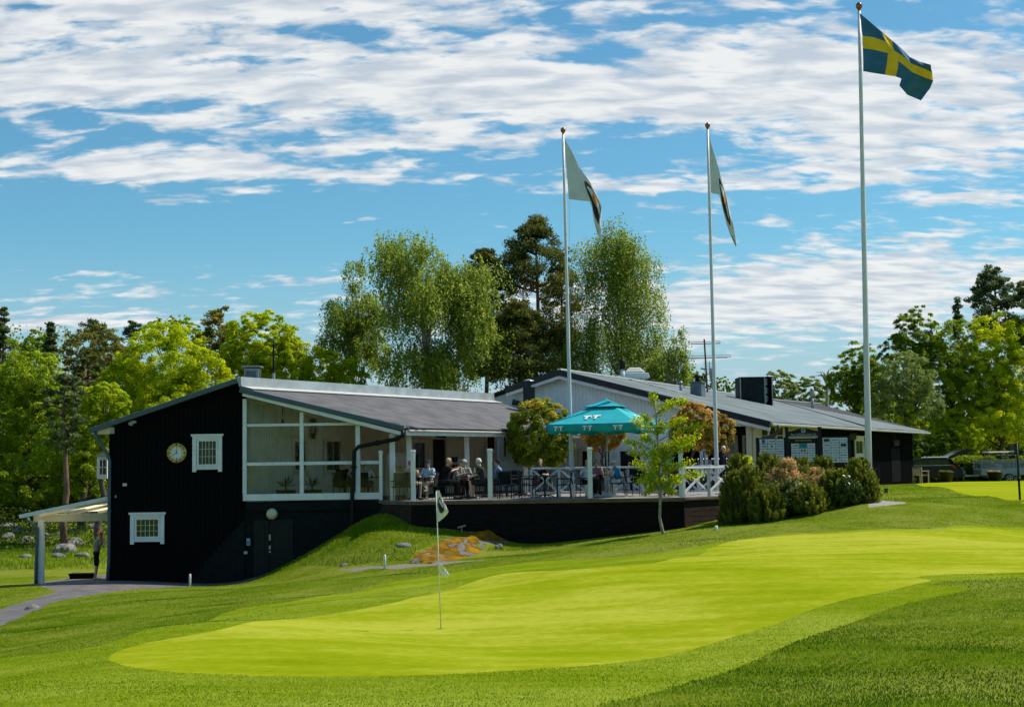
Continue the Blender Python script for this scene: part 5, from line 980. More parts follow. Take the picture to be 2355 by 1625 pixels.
def outcrop():
    A_ = np.array(OL); vs = [V((float(a), float(b))) for a, b in A_]; n = len(vs); ed = [(i, (i+1) % n) for i in range(n)]
    gx, gy = np.meshgrid(np.arange(A_[:, 0].min(), A_[:, 0].max(), .09), np.arange(A_[:, 1].min(), A_[:, 1].max(), .09)); gx = gx.ravel()+rng.uniform(-.03, .03, gx.size); gy = gy.ravel()+rng.uniform(-.03, .03, gy.size); mk = inpoly(OL, gx, gy)
    vs += [V((float(a), float(b))) for a, b in zip(gx[mk], gy[mk])]; r = geometry.delaunay_2d_cdt(vs, ed, [], 1, 1e-5); v2 = np.array([tuple(p) for p in r[0]])
    dd = np.min(np.hypot(v2[:, None, 0]-A_[None, :, 0], v2[:, None, 1]-A_[None, :, 1]), 1); bump_ = .07*np.sin(v2[:, 0]*3.1+v2[:, 1]*1.7)+.05*np.sin(v2[:, 0]*6.3-v2[:, 1]*5.1)+.03*np.sin(v2[:, 0]*13+v2[:, 1]*9)
    z = zf(v2[:, 0], v2[:, 1])-.05+np.clip(dd/.7, 0, 1)**.8*(.17+bump_*.8); me = bpy.data.meshes.new('rock_outcrop'); me.from_pydata(np.column_stack([v2, z]).tolist(), [], [list(f) for f in r[2]]); me.update()
    if me.polygons[0].normal.z < 0: me.flip_normals()
    me.polygons.foreach_set('use_smooth', [True]*len(me.polygons)); me.materials.append(lichen()); o = link('rock_outcrop', me); return tag(o, 'flat granite outcrop patched with orange yellow lichen below the terrace', 'rock')
outcrop()
# ------------------------------------------------------------------ grass blades (uncountable)
def blades(name, n, sel, h, m, tb=(0, 1), wd=.3, ybias=1.0, y0=11., y1=47.):
    y = y0+(y1-y0)*rng.uniform(0, 1, n)**ybias; x = rng.uniform(-1, 1, n)*(y*.375+.5); k_ = sel(x, y); x, y = x[k_], y[k_]; n = len(x); z = zf(x, y)
    ax = unit(rdir(n)*.55+np.array([0, 0, 1.])); hh = h*rng.uniform(.5, 1.3, n); P = np.column_stack([x, y, z])+ax*(hh*.35)[:, None]
    o = leafmesh(name, P, unit(np.cross(ax, rdir(n))), hh, hh*wd, np.clip(.48+.26*np.sin(x*1.9+np.sin(y*1.3)*2)*np.sin(y*1.1+x*.4)+.34*np.sin(x*.75+2*np.sin(y*.41))*np.sin(y*.67+x*.2+1)+.14*np.sin(x*4.3+y*1.1)*np.sin(y*3.7-x)+rng.normal(0, .15, n)-.09*((x > 1)&(y < 27)), 0, 1)*(tb[1]-tb[0])+tb[0], m, None, axis=ax); return tag(o, kind='stuff', label='short blades of rough grass round the putting green', cat='grass')
GBL = leafmat('grass_blades', [(0.037, 0.093, 0.002), (0.100, 0.185, 0.003), (0.187, 0.265, 0.005), (0.337, 0.370, 0.032)], .35)
CBL = leafmat('apron_blades', [(0.066, 0.143, 0.003), (0.121, 0.209, 0.003), (0.177, 0.253, 0.005), (0.254, 0.308, 0.032)], .35)
nozone = lambda x, y: ~(inpoly(COLLAR, x, y) | inpoly(ASPH, x, y) | inpoly(PATH, x, y) | inpoly(PRACT, x, y) | inpoly(GRAV, x, y))
blades('grass', 420000, nozone, .030, GBL, (.0, .95), .34, 1.2)
blades('short_grass', 230000, lambda x, y: inpoly(COLLAR, x, y) & ~inpoly(GREEN, x, y), .017, CBL, (.0, 1), .4, 1.2, 11, 30)
tag(COL.objects[-1], 'closely mown grass of the apron round the putting green')
MNDP = [xy(575, 1334), xy(720, 1300), xy(800, 1302), xy(930, 1290), xy(1000, 1285), xy(1120, 1268), xy(1290, 1255), np.array([2.2, 46.3]), np.array([-3.2, 46.7]), np.array([-4.4, 47.6]), np.array([-7.5, 47.7])]
blades('tussock_grass', 120000, lambda x, y: inpoly(MNDP, x, y) & ~inpoly(OL, x, y) & nozone(x, y), .085, GBL, (.25, 1), .2, 1, 41, 48)
tag(COL.objects[-1], 'longer tufty grass on the mound below the terrace')

blades('grass', 160000, lambda x, y: (x > 8.5) & nozone(x, y), .05, GBL, (.0, .95), .3, 1, 46.5, 76); tag(COL.objects[-1], 'short rough grass on the rise beside the practice green')
blades('tussock_grass', 60000, lambda x, y: (x < -10.5) & nozone(x, y) & (y > 58+x*.0), .22, GBL, (.1, 1), .10, 1, 58, 76); tag(COL.objects[-1], 'tall wild grass under the boulders at the left')
# ------------------------------------------------------------------ flags and poles
def clothmesh(name, ctrl, nu, nv, pick, mats, par, Y, ripple=.05, thick=.012, seed=0):
    """cloth from a control net of photo points (columns hoist->fly, rows top->bottom); depth folds are added"""
    g = np.array([[tuple(q[:2]) for q in col] for col in ctrl], float); us = np.linspace(0, 1, nu+1); vs_ = np.linspace(0, 1, nv+1)
    ku = np.array([c[0][2] for c in ctrl]); kv = np.linspace(0, 1, g.shape[1]); out = []
    for i, u_ in enumerate(us):
        j = min(len(ku)-2, int(np.searchsorted(ku, u_, 'right'))-1); f = (u_-ku[j])/(ku[j+1]-ku[j]); f = f*f*(3-2*f)*.4+f*.6
        col = g[j]*(1-f)+g[j+1]*f
        for k_, v_ in enumerate(vs_):
            a_ = min(len(kv)-2, int(v_*(len(kv)-1))); h = v_*(len(kv)-1)-a_; p = col[a_]*(1-h)+col[a_+1]*h
            dep = ripple*u_*(math.sin(u_*11+v_*3+seed)*1.6+math.sin(u_*23-v_*7+seed)*.7)+ripple*3*u_*math.sin(v_*4+u_*5)
            out.append(at(p[0], p[1], Y+dep))
    mb = MB(); mb.v = [tuple(p) for p in out]
    for i in range(nu):
        for k_ in range(nv): mb.f.append([i*(nv+1)+k_, (i+1)*(nv+1)+k_, (i+1)*(nv+1)+k_+1, i*(nv+1)+k_+1]); mb.m.append(pick((i+.5)/nu, (k_+.5)/nv))
    o = mb.build(name, mats, par, True, fix=False); s = o.modifiers.new('cloth', 'SOLIDIFY'); s.thickness = thick; return o
POLEM = mat('pole_white', (.62, .63, .64), .4, .06, 2)
def flagpole(pxt, pyt, pxb, pyb, Y, rb, rt, label):
    b = at(pxb, pyb, Y); tp = at(pxt, pyt, Y); zb = min(0, gz(b.x, Y)) if pxb < 1900 else gz(b.x, Y); d = (tp-b); b = b-d*((b.z-zb)/d.z)
    t = thing('flagpole', b, label, 'flagpole'); MB().tube([b.lerp(tp, i/6) for i in range(7)], [rb+(rt-rb)*i/6 for i in range(7)], 16).build('pole', POLEM, t, True)
    r = rt*1.7; MB().lathe(tp, [(rt*.7, 0), (rt*.8, r*.5), (r*.9, r*1.0), (r*1.25, r*1.7), (r*1.1, r*2.6), (r*.5, r*3.2), (0, r*3.3)], 16).build('finial', mat('copper_finial', (.30, .13, .08), .25, .1, metal=.9), t, True)
    return t, b, tp
t, b1, t1 = flagpole(1295, 309, 1316, 1143, 50.1, .077, .045, 'left white flagpole with a drooping white flag')
MB().tube([at(1301, 330, 50.0), at(1309, 460, 50.0), at(1312, 900, 50.0), at(1318, 1060, 50.02)], .008, 4).build('halyard', WHITE, t)
MB().box((b1.x, b1.y, .52), (.19, .17, 1.02)).build('sleeve', WHITE, t, bev=.01)
FW = mat('flag_white', (.62, .64, .64), .8, .06, 2); FB = mat('flag_brown', (.10, .045, .035), .8, .3); FK = mat('flag_dark', (.02, .018, .022), .8); FO = mat('flag_orange', (.55, .25, .08), .8, .2)
c5 = lambda x, y: (1250+x/4.626, 280+y/4.626)
def emb(u, v):
    q = ((u-.60)/.22)**2+((v-.48)/.40)**2
    return 0 if q > 1 else 1 if q > .62 else 3 if abs(u-.6) < .05 and v < .5 else 2 if v > .45 else 0
o = clothmesh('flag', [[(*c5(222, 172), 0), (*c5(245, 500), 0), (*c5(268, 822), 0)], [(*c5(300, 310), .18), (*c5(330, 600), .18), (*c5(372, 836), .18)], [(*c5(385, 490), .36), (*c5(430, 660), .36), (*c5(488, 846), .36)],
     [(*c5(500, 650), .5), (*c5(500, 780), .5), (*c5(515, 900), .5)], [(*c5(590, 830), .64), (*c5(560, 900), .64), (*c5(525, 985), .64)], [(*c5(622, 905), .74), (*c5(590, 1000), .74), (*c5(545, 1090), .74)], [(*c5(603, 1060), .86), (*c5(590, 1120), .86), (*c5(568, 1180), .86)], [(*c5(622, 1268), 1), (*c5(618, 1272), 1), (*c5(612, 1268), 1)]], 110, 60, emb, [FW, FB, FK, FO], t, 50.0, .03)
t, b2, t2 = flagpole(1627.5, 298, 1650, 1145, 50.0, .077, .045, 'middle white flagpole whose narrow white flag hangs almost straight down')
clothmesh('flag', [[(*c5(1758, 140), 0), (*c5(1768, 450), 0), (*c5(1780, 756), 0)], [(*c5(1800, 290), .2), (*c5(1820, 560), .2), (*c5(1835, 768), .2)], [(*c5(1850, 450), .36), (*c5(1860, 620), .36), (*c5(1872, 775), .36)], [(*c5(1905, 650), .5), (*c5(1900, 770), .5), (*c5(1893, 870), .5)],
     [(*c5(1950, 820), .62), (*c5(1935, 900), .62), (*c5(1918, 965), .62)], [(*c5(1975, 940), .74), (*c5(1965, 1010), .74), (*c5(1945, 1080), .74)], [(*c5(2030, 1140), .88), (*c5(2010, 1180), .88), (*c5(1985, 1200), .88)], [(*c5(2052, 1300), 1), (*c5(2050, 1330), 1), (*c5(2044, 1328), 1)]], 110, 50, emb, [FW, FB, FK, FO], t, 49.9, .025, seed=2)
t, b3, t3 = flagpole(1976, 26, 1999, 1112, 47.6, .115, .055, 'tallest white flagpole on the right flying a blue and yellow cross flag')
MB().tube([at(1983, 168, 47.45), at(1987, 500, 47.45), at(2003, 1040, 47.45)], .006, 4).build('halyard', WHITE, t)
c6 = lambda x, y: (1930+x/5.911, y/5.911)
SB = mat('flag_blue', (.03, .13, .23), .75, .15, 3); SY = mat('flag_yellow', (.85, .52, .01), .75, .08, 3)
clothmesh('flag', [[(*c6(278, 178), 0), (*c6(296, 330), 0), (*c6(316, 492), 0), (*c6(320, 658), 0), (*c6(326, 810), 0), (*c6(326, 970), 0)],
     [(*c6(430, 310), .15), (*c6(440, 400), .15), (*c6(470, 510), .15), (*c6(480, 682), .15), (*c6(475, 840), .15), (*c6(470, 995), .15)],
     [(*c6(590, 445), .3125), (*c6(600, 500), .3125), (*c6(635, 570), .3125), (*c6(662, 725), .3125), (*c6(650, 860), .3125), (*c6(618, 1018), .3125)],
     [(*c6(720, 555), .4375), (*c6(725, 620), .4375), (*c6(745, 690), .4375), (*c6(800, 830), .4375), (*c6(795, 930), .4375), (*c6(768, 1042), .4375)],
     [(*c6(830, 650), .56), (*c6(840, 700), .56), (*c6(860, 760), .56), (*c6(895, 900), .56), (*c6(880, 985), .56), (*c6(845, 1070), .56)],
     [(*c6(960, 780), .68), (*c6(960, 820), .68), (*c6(970, 862), .68), (*c6(1000, 990), .68), (*c6(930, 1100), .68), (*c6(818, 1165), .68)],
     [(*c6(1100, 845), .84), (*c6(1105, 880), .84), (*c6(1110, 915), .84), (*c6(1130, 1040), .84), (*c6(1060, 1200), .84), (*c6(925, 1290), .84)],
     [(*c6(1245, 880), 1), (*c6(1250, 930), 1), (*c6(1262, 985), 1), (*c6(1275, 1098), 1), (*c6(1235, 1200), 1), (*c6(1112, 1368), 1)]], 128, 60,
     lambda u, v: 1 if .4 < v < .6 or .3125 < u < .4375 else 0, [SB, SY], t, 47.4, .045)
# golf pin
p = G(1014, 1445); t = thing('golf_flagstick', p, 'golf pin with two small white flags standing in the putting green', 'flagstick'); Y = p.y
MB().tube([p, at(1008, 1280, Y), at(1003, 1130, Y)], .0085, 8).build('stick', mat('pin_cream', (.62, .64, .58), .4), t, True)
MB().lathe(p+V((0, 0, .0)), [(.054, -.002), (.054, .004), (.05, .004), (.05, -.002)], 20).build('cup', BLACKM, t)
c7 = lambda x, y: (980+x/6.9375, 1110+y/6.9388)
clothmesh('flag', [[(*c7(160, 122), 0), (*c7(168, 350), 0), (*c7(180, 600), 0)], [(*c7(210, 122), .25), (*c7(212, 350), .25), (*c7(204, 618), .25)], [(*c7(262, 260), .6), (*c7(265, 420), .6), (*c7(262, 570), .6)], [(*c7(358, 452), 1), (*c7(335, 492), 1), (*c7(318, 520), 1)]], 60, 60,
     lambda u, v: (lambda q: 0 if q > 1 else 1 if q > .55 else (2 if v > .42 else 0))(((u-.42)/.33)**2+((v-.46)/.27)**2), [FW, FB, FK], t, Y, .008, .002)
clothmesh('flag', [[(*c7(200, 1275), 0), (*c7(203, 1340), 0), (*c7(205, 1410), 0)], [(*c7(240, 1282), .2), (*c7(238, 1350), .2), (*c7(240, 1440), .2)], [(*c7(310, 1370), .6), (*c7(290, 1420), .6), (*c7(270, 1480), .6)], [(*c7(375, 1470), 1), (*c7(350, 1500), 1), (*c7(318, 1527), 1)]], 50, 40,
     lambda u, v: 1 if ((u-.38)/.24)**2+((v-.4)/.3)**2 < 1 else 0, [mat('flag_bright', (.8, .8, .8), .8), mat('flag_yellow_spot', (.85, .72, .02), .8)], t, Y-.02, .006, .002)
def stake(px, py, h, r, label):
    p = G(px, py); o = MB().tube([(0, 0, -.1), (0, 0, h-.02), (0, 0, h)], [r, r, r*.7], 10).build('marker_stake', mat('stake_white', (.68, .72, .68), .5), None, True, bev=0); o.location = p; tag(o, label, 'stake')
stake(437, 1348, .40, .035, 'white marker stake in the grass before the asphalt by the black gable'); stake(885, 1308, .40, .035, 'white marker stake beside the thin gravel path'); stake(1647, 1218, .12, .05, 'very short white marker peg in the rough below the shrubs')
p = G(2038, 1133); o = MB().box((0, 0, .07), (.12, .12, .16)).box((0, 0, .17), (.15, .15, .05)).build('stub_post', mat('grey_wood', (.09, .08, .07), .8, .3), bev=.01); o.location = p; tag(o, 'short dark stub post in the grass right of the tallest flagpole', 'post')
p = G(1062, 1222); t = thing('ground_spotlight', p, 'small grey ground spotlight on the rock against the terrace wall', 'lamp'); MB().tube([p, p+V((0, 0, .14))], .02, 8).build('stem', GREYM, t); MB().box(p+V((0, 0, .17)), (.28, .18, .05), ry=-.25).build('head', GREYM, t, bev=.01)
# rope post by the black wall
t = thing('rope_fence', V((at(2021, 1100, 62).x, 62, gz(at(2021, 1100, 62).x, 62))), 'black rope barrier beside the black wall behind the tallest flagpole', 'barrier'); q = V(t.location)
for dx in (0, -1.5): MB().tube([q+V((dx, 0, 0)), q+V((dx, 0, .85))], .035, 8).build('post', BLACKM, t)
MB().tube([q+V((-1.5, 0, .8)), q+V((-.75, 0, .62)), q+V((0, 0, .8))], .025, 6).build('rope', BLACKM, t)
# ------------------------------------------------------------------ parasol
TEAL = mat('turquoise_canvas', (.006, .36, .40), .75, .10, 3); WM = mat('print_white', (.8, .82, .82), .6, .03)
Y = 48.7; pc = V((at(1397, 1100, Y).x, Y, 0)); t = thing('parasol', pc, 'square two-tier turquoise parasol with white lettering over the right hand tables', 'parasol')
SZ = 1.58; ang = R(-22.7); ux = V((math.cos(ang), math.sin(ang), 0)); uy = V((-math.sin(ang), math.cos(ang), 0)); UZ = V((0, 0, 1))
def sq(h, z): return [pc+ux*a*h+uy*b*h+UZ*z for a, b in ((-1, -1), (1, -1), (1, 1), (-1, 1))]
def tier(name, h0, z0, h1, z1, sag=0, peak=None):
    mb = MB(); n = 8; R0, R1 = sq(h0, z0), sq(h1, z1)
    for k_ in range(4):
        a, b, c, d = R0[k_], R0[(k_+1) % 4], R1[(k_+1) % 4], R1[k_]
        g = [[(a.lerp(b, i/n)).lerp(d.lerp(c, i/n), j/5)-UZ*(sag*math.sin(math.pi*i/n)*(1-j/5)+.02*math.sin(math.pi*j/5)) for j in range(6)] for i in range(n+1)]
        base = len(mb.v); mb.v += [tuple(p) for col in g for p in col]
        for i in range(n):
            for j in range(5): mb.f.append([base+i*6+j, base+(i+1)*6+j, base+(i+1)*6+j+1, base+i*6+j+1]); mb.m.append(0)
    o = mb.build(name, TEAL, t, fix=True); s = o.modifiers.new('cloth', 'SOLIDIFY'); s.thickness = .008; return o
cn = tier('canopy', SZ, 2.46, .42, 3.06, .03); tier('top_canopy', .60, 3.05, .02, 3.33, .0)
mb = MB()
for k_ in range(4):
    a, b = sq(SZ+.005, 2.46)[k_], sq(SZ+.005, 2.46)[(k_+1) % 4]; n = 24; d_ = (b-a).normalized(); nn = d_.cross(UZ)
    g = [[a.lerp(b, i/n)-UZ*(j*.1+(.03*math.sin(i*.9+k_) if j == 3 else 0))+nn*(.035*math.sin(i*1.3+k_*2)*j/3-.03*j) for j in range(4)] for i in range(n+1)]
    base = len(mb.v); mb.v += [tuple(p) for col in g for p in col]
    for i in range(n):
        for j in range(3): mb.f.append([base+i*4+j, base+(i+1)*4+j, base+(i+1)*4+j+1, base+i*4+j+1]); mb.m.append(0)
o = mb.build('valance', TEAL, t, True); o.modifiers.new('cloth', 'SOLIDIFY').thickness = .006
def TT(c, ex, ey, h, nrm, par):       # the two white letters with a small mark between them
    m_ = MB()
    for s_ in (-1, 1):
        o_ = c+ex*(s_*h*.62); m_.bar(o_+ey*h*.36-ex*h*.5, o_+ey*h*.36+ex*h*.5, h*.28, .004, up=nrm); m_.bar(o_-ey*h*.5-ex*h*.08, o_+ey*h*.3+ex*h*.04, h*.32, .0042, up=nrm); m_.bar(o_-ey*h*.45-ex*h*.22, o_-ey*h*.45+ex*h*.12, h*.14, .005, up=nrm)
    m_.lathe(c-ey*h*.02, [(h*.11, 0), (h*.10, .006), (0, .007)], 10, nrm.to_track_quat('Z', 'Y').to_matrix()); m_.build('lettering', WM, par)
sn = (UZ*1.16-uy*.6).normalized(); sy_ = sn.cross(ux).normalized(); sy_ = -sy_ if sy_.z < 0 else sy_
cA = pc-uy*1.16+UZ*(2.46+.6*(SZ-1.16)/1.16+.012)+ux*-.12; TT(cA, (ux+sy_*.08).normalized(), sy_, .26, sn, t)
for s_ in (-1.15, -.12, .95): TT(pc-uy*(SZ-.02)+ux*s_+UZ*2.32-uy*.045, ux, UZ, .15, -uy, t)
for s_ in (-1.0, .1, 1.1): TT(pc+ux*(SZ+.03)+uy*s_+UZ*2.32+ux*.0, uy, UZ, .15, ux, t)
sn2 = (UZ*1.16+ux*.6).normalized(); sy2 = uy.cross(sn2).normalized(); sy2 = -sy2 if sy2.z < 0 else sy2; TT(pc+ux*1.16+UZ*(2.46+.6*(SZ-1.16)/1.16+.014), uy, sy2, .26, sn2, t)
MB().tube([pc+UZ*.05, pc+UZ*3.2], .034, 12).build('pole', mat('grey_green_pole', (.33, .38, .36), .4, .1), t, True)
mb = MB()
for k_ in range(8):
    e_ = (sq(SZ, 2.44)+[(sq(SZ, 2.44)[i]+sq(SZ, 2.44)[(i+1) % 4])/2 for i in range(4)])[k_]; mb.bar(pc+UZ*3.02, e_, .02, .03); mb.bar(pc+UZ*2.35, (pc+UZ*3.02).lerp(e_, .5), .016, .022)
mb.build('ribs', mat('rib_wood', (.16, .11, .07), .6), t)
MB().box(pc+UZ*.035, (1.15, .8, .06)).box(pc+UZ*.1+V((-.0, -.05, 0)), (.42, .3, .08)).build('base', mat('concrete', (.45, .45, .43), .9, .15, 8), t, bev=.01)
MB().lathe(pc+UZ*3.33, [(.04, 0), (.03, .04), (0, .05)], 10).build('finial', WHITE, t)
# ------------------------------------------------------------------ sign boards
def text(body, h, c, ex, n, m, par, name='lettering', w_=None, thick=.004):
    cu = bpy.data.curves.new(name, 'FONT'); cu.body = body; cu.size = h*1.4; cu.align_x = 'CENTER'; cu.align_y = 'CENTER'; cu.extrude = thick; ob = bpy.data.objects.new(name, cu); COL.objects.link(ob)
    bpy.context.view_layer.update(); dg = bpy.context.evaluated_depsgraph_get(); me = bpy.data.meshes.new_from_object(ob.evaluated_get(dg)); bpy.data.objects.remove(ob); xs = [v_.co.x for v_ in me.vertices]
    s = (w_/(max(xs)-min(xs))) if w_ else 1; n = V(n).normalized(); ex = V(ex).normalized(); ey = n.cross(ex)
    M = Matrix((ex, ey, n)).transposed().to_4x4(); me.transform(Matrix.Translation(c) @ M @ Matrix.Diagonal((s, 1, 1, 1))); me.materials.clear(); me.materials.append(m); return link(name, me, par)
SBK = mat('sign_black', (.010, .010, .012), .45, .2, 4, spec=.2); PL = mat('plate_white', (.50, .57, .60), .5, .05, 3)
INKS = [mat('ink_black', (.02, .02, .025), .6), mat('ink_blue', (.01, .09, .25), .6), mat('ink_red', (.45, .05, .03), .6), mat('ink_teal', (.0, .22, .27), .6), mat('ink_grey', (.16, .2, .22), .6), mat('ink_gold', (.5, .36, .03), .6), mat('ink_green', (.08, .2, .02), .6)]
FX = V((1, 0, 0)); NY = V((0, -1, 0))
def plates(t, x0, x1, y0, y1, cols, rows, Y, kinds):
    a, b = at(x0, y0, Y), at(x1, y1, Y); W_ = b.x-a.x; H_ = a.z-b.z; cw, ch = W_/cols, H_/rows; rgm = random.Random(int(x0))
    for r_ in range(rows):
        for c_ in range(cols):
            c = V((a.x+(c_+.5)*cw, Y, a.z-(r_+.5)*ch)); k_ = kinds.get((r_, c_), ('line', rgm.choice((0, 4, 4)))); w2, h2 = cw-.016, ch-.016
            mb = MB(); mb.box(c, (w2, .012, h2)); sub = k_[0]; mb.mi = 1
            F_ = lambda dx, dz, sx, sz, mi=1: (setattr(mb, 'mi', mi), mb.box(c+V((dx*w2, -.0075, dz*h2)), (sx*w2, .004, sz*h2)))
            if sub == 'fill': F_(0, 0, .96, .94); [F_(dx, dz, .12, .16, 2) for dx, dz in ((-.2, .15), (0, .15), (.2, .15), (-.1, -.15), (.12, -.15))]
            elif sub == 'block': F_(0, 0, .72, .62); [F_(-.24+.12*i, -.0, .07, .14, 2) for i in range(5)]
            elif sub == 'square': F_(0, 0, .42, .78); F_(-.06, .1, .08, .3, 2); F_(.08, -.05, .1, .3, 2)
            elif sub == 'dot': F_(0, 0, .01, .01); mb.lathe(c+V((0, -.006, 0)), [(h2*.27, 0), (h2*.25, .004), (0, .0045)], 16, M9)
            elif sub == 'dotline': mb.lathe(c+V((-.34*w2, -.006, 0)), [(h2*.17, 0), (h2*.15, .004), (0, .0045)], 12, M9); [F_(-.14+.1*i, 0, .075, .26, 2) for i in range(6)]
            elif sub == 'two': F_(-.2, 0, .3, .5); mb.lathe(c+V((.18*w2, -.006, 0)), [(h2*.3, 0), (h2*.28, .004), (0, .0045)], 14, M9)
            elif sub == 'tri': mb.prism([c+V((-.36*w2, -.006, -.2*h2)), c+V((-.2*w2, -.006, -.2*h2)), c+V((-.28*w2, -.006, .22*h2))], (0, -.004, 0)); [F_(-.08+.09*i, -.08, .06, .16, 2) for i in range(5)]
            elif sub == 'line':
                n = rgm.randint(5, 9); s_ = .78/n; [F_(-.39+s_*(i+.5), 0, s_*.62, rgm.choice((.16, .22, .3)), 1) for i in range(n)]; 
                if rgm.random() < .5: F_(0, -.26, .5, .07, 1)
            elif sub == 'word': pass
            cols_ = {'fill': (3, 3), 'block': (0, 0), 'square': (1, 3), 'dot': (6, 6), 'dotline': (5, 0), 'two': (2, 2), 'tri': (0, 0)}.get(sub, (k_[1] if len(k_) > 1 and isinstance(k_[1], int) else 4,)*2)
            m2 = mat('print_pale_teal', (.05, .5, .5), .6) if sub == 'fill' else mat('print_gold', (.3, .22, .1), .6) if sub == 'block' else PL if sub == 'square' else INKS[4] if sub != 'dotline' else INKS[0]
            pl_ = mb.build('plate', [PL, INKS[cols_[0]], m2], t)
            if sub == 'word': text(k_[1], ch*.42, c+V((0, -.008, 0)), FX, NY, INKS[4], pl_, w_=w2*.7, thick=.001)
def board(px0, px1, py0, py1, Y, label, posts=True):
    a, b = at(px0, py0, Y), at(px1, py1, Y); cx = (a.x+b.x)/2; zg = gz(cx, Y); t = thing('sign_board', (cx, Y, zg), label, 'sign')
    MB().box((cx, Y+.04, (a.z+b.z)/2), (b.x-a.x, .05, a.z-b.z)).build('panel', SBK, t, bev=.006)
    for x in (a.x-.05, b.x+.05): MB().box((x, Y+.04, (a.z+.02+zg)/2), (.09, .09, a.z+.02-zg)).build('post', SBK, t, bev=.006)
    return t
Y = 50.3
t = board(1745, 1806, 1007, 1067, Y, 'black sign board with white sponsor plates, left of the crested board'); plates(t, 1746, 1804.5, 1009, 1066, 3, 5, Y-.0, {(0, 0): ('square',), (1, 0): ('dotline',), (1, 1): ('dot',), (1, 2): ('line', 2), (2, 0): ('line', 2)})
t = board(1890, 1952, 1004, 1064, Y, 'black sign board with white sponsor plates, right of the crested board'); plates(t, 1891, 1951, 1006, 1063, 3, 5, Y, {(0, 0): ('block',), (1, 2): ('block',), (3, 1): ('word', 'LOW'), (4, 1): ('dot',), (4, 2): ('tri',), (1, 0): ('line', 0)})
t = board(1816, 1880, 1008, 1064, Y, 'central black sign board with curved crested top and club name'); plates(t, 1819, 1876, 1019, 1063, 3, 4, Y, {(0, 1): ('fill',), (1, 1): ('two',), (0, 0): ('dotline',), (0, 2): ('line', 2)})
a, b = at(1811, 1003, Y), at(1884, 992, Y); cx = (a.x+b.x)/2; hw = (b.x-a.x)/2; zt = at(1847, 984, Y).z; z0 = a.z; z1 = at(1811, 992, Y).z
pr_ = [V((cx-hw, Y+.06, z0)), V((cx+hw, Y+.06, z0)), V((cx+hw, Y+.06, z1))]+[V((cx+hw*(1-i/6), Y+.06, z1+(zt-z1)*(.5-.5*math.cos(math.pi*min(1, i/12*1.0+0))) )) for i in range(1, 12) if i < 6]
pr_ = [V((cx-hw, Y+.06, z0)), V((cx+hw, Y+.06, z0)), V((cx+hw, Y+.06, z1))]+[V((cx+hw*s_, Y+.06, z1+(zt-z1)*(.5+.5*math.cos(math.pi*s_)))) for s_ in np.linspace(.82, -.82, 15)]+[V((cx-hw, Y+.06, z1))]
MB().prism(pr_, (0, -.09, 0)).build('crest_panel', SBK, t)
for x in (cx-hw-.02, cx+hw+.02): MB().box((x, Y+.03, (z1+.1+t.location.z)/2), (.10, .10, z1+.1-t.location.z)).box((x, Y+.03, z1+.13), (.13, .13, .05)).build('post', SBK, t, bev=.006)
PG = mat('gold_grey_print', (.42, .42, .38), .5); text('SALTSJÖBADENS GK', .085, V((cx, Y-.036, at(1847, 999.5, Y).z)), FX, NY, PG, t, w_=hw*1.62, thick=.002)
cc_ = V((cx, Y-.036, at(1847, 989.5, Y).z)); MB().lathe(cc_, [(.085, -.002), (.085, .006), (.062, .006), (.062, -.002)], 20, M9).build('crest_ring', PG, t); MB().lathe(cc_, [(.045, 0), (.04, .005), (0, .006)], 12, M9).build('crest', INKS[4], t)
MB().box((cx, Y-.04, at(1847, 1004.5, Y).z), (hw*1.75, .03, .05)).build('rail', GREYM, t)
text('SPONSORER 2022', .045, V((cx, Y+.008, at(1847, 1012.5, Y).z)), FX, NY, INKS[5], t, w_=hw*1.0, thick=.002) if False else None
e = MB()
for i in range(14): e.box((cx-hw*.5+i*hw/13.5, Y+.008, at(1847, 1012.5, Y).z), (hw/13.5*.6, .008, .03))
e.build('gold_lettering', INKS[5], t)
# fingerpost
p = G(2346, 1148.6); Y = p.y; t = thing('fingerpost', p, 'black fingerpost with direction boards at the right edge of the picture', 'signpost'); tp = at(2338, 1017, Y)
MB().tube([p-V((0, 0, .1)), tp], .035, 10).build('post', BLACKM, t, True); MB().lathe(p.lerp(tp, .36), [(.05, -.06), (.075, -.03), (.075, .03), (.05, .06)], 12).build('collar', BLACKM, t, True)
def blade(x0, x1, y0, y1, pt, word=None):
    a, b = at(x0, y0, Y-.04), at(x1, y1, Y-.04); zc_ = (a.z+b.z)/2; h = (a.z-b.z)/2; tip = -h*1.2 if pt < 0 else h*1.2
    poly = [V((a.x if pt > 0 else a.x-tip, Y-.04, zc_+h)), V((b.x-(tip if pt > 0 else 0), Y-.04, zc_+h)), V((b.x, Y-.04, zc_+(0 if pt > 0 else h))), V((b.x-(tip if pt > 0 else 0), Y-.04, zc_-h)), V((a.x if pt > 0 else a.x-tip, Y-.04, zc_-h)), V((a.x, Y-.04, zc_+(0 if pt < 0 else -h)))]
    o = MB().prism(poly, (0, -.02, 0)).build('direction_board', SBK, t)
    w2 = b.x-a.x; 
    if word: text(word, h*1.1, V(((a.x+b.x)/2, Y-.062, zc_)), FX, NY, PG, o, w_=w2*.36, thick=.001)
    else:
        e = MB(); [e.box((a.x+w2*(.3+.09*i), Y-.062, zc_), (w2*.055, .004, h*.7)) for i in range(6)]; e.build('lettering', INKS[4], o)
for y0 in (1021, 1030.5, 1039): blade(2317, 2336, y0-1, y0+6.5, -1)
blade(2288, 2335, 1047, 1053.5, -1, 'RANGE'); blade(2343, 2372, 1038, 1046, 1)
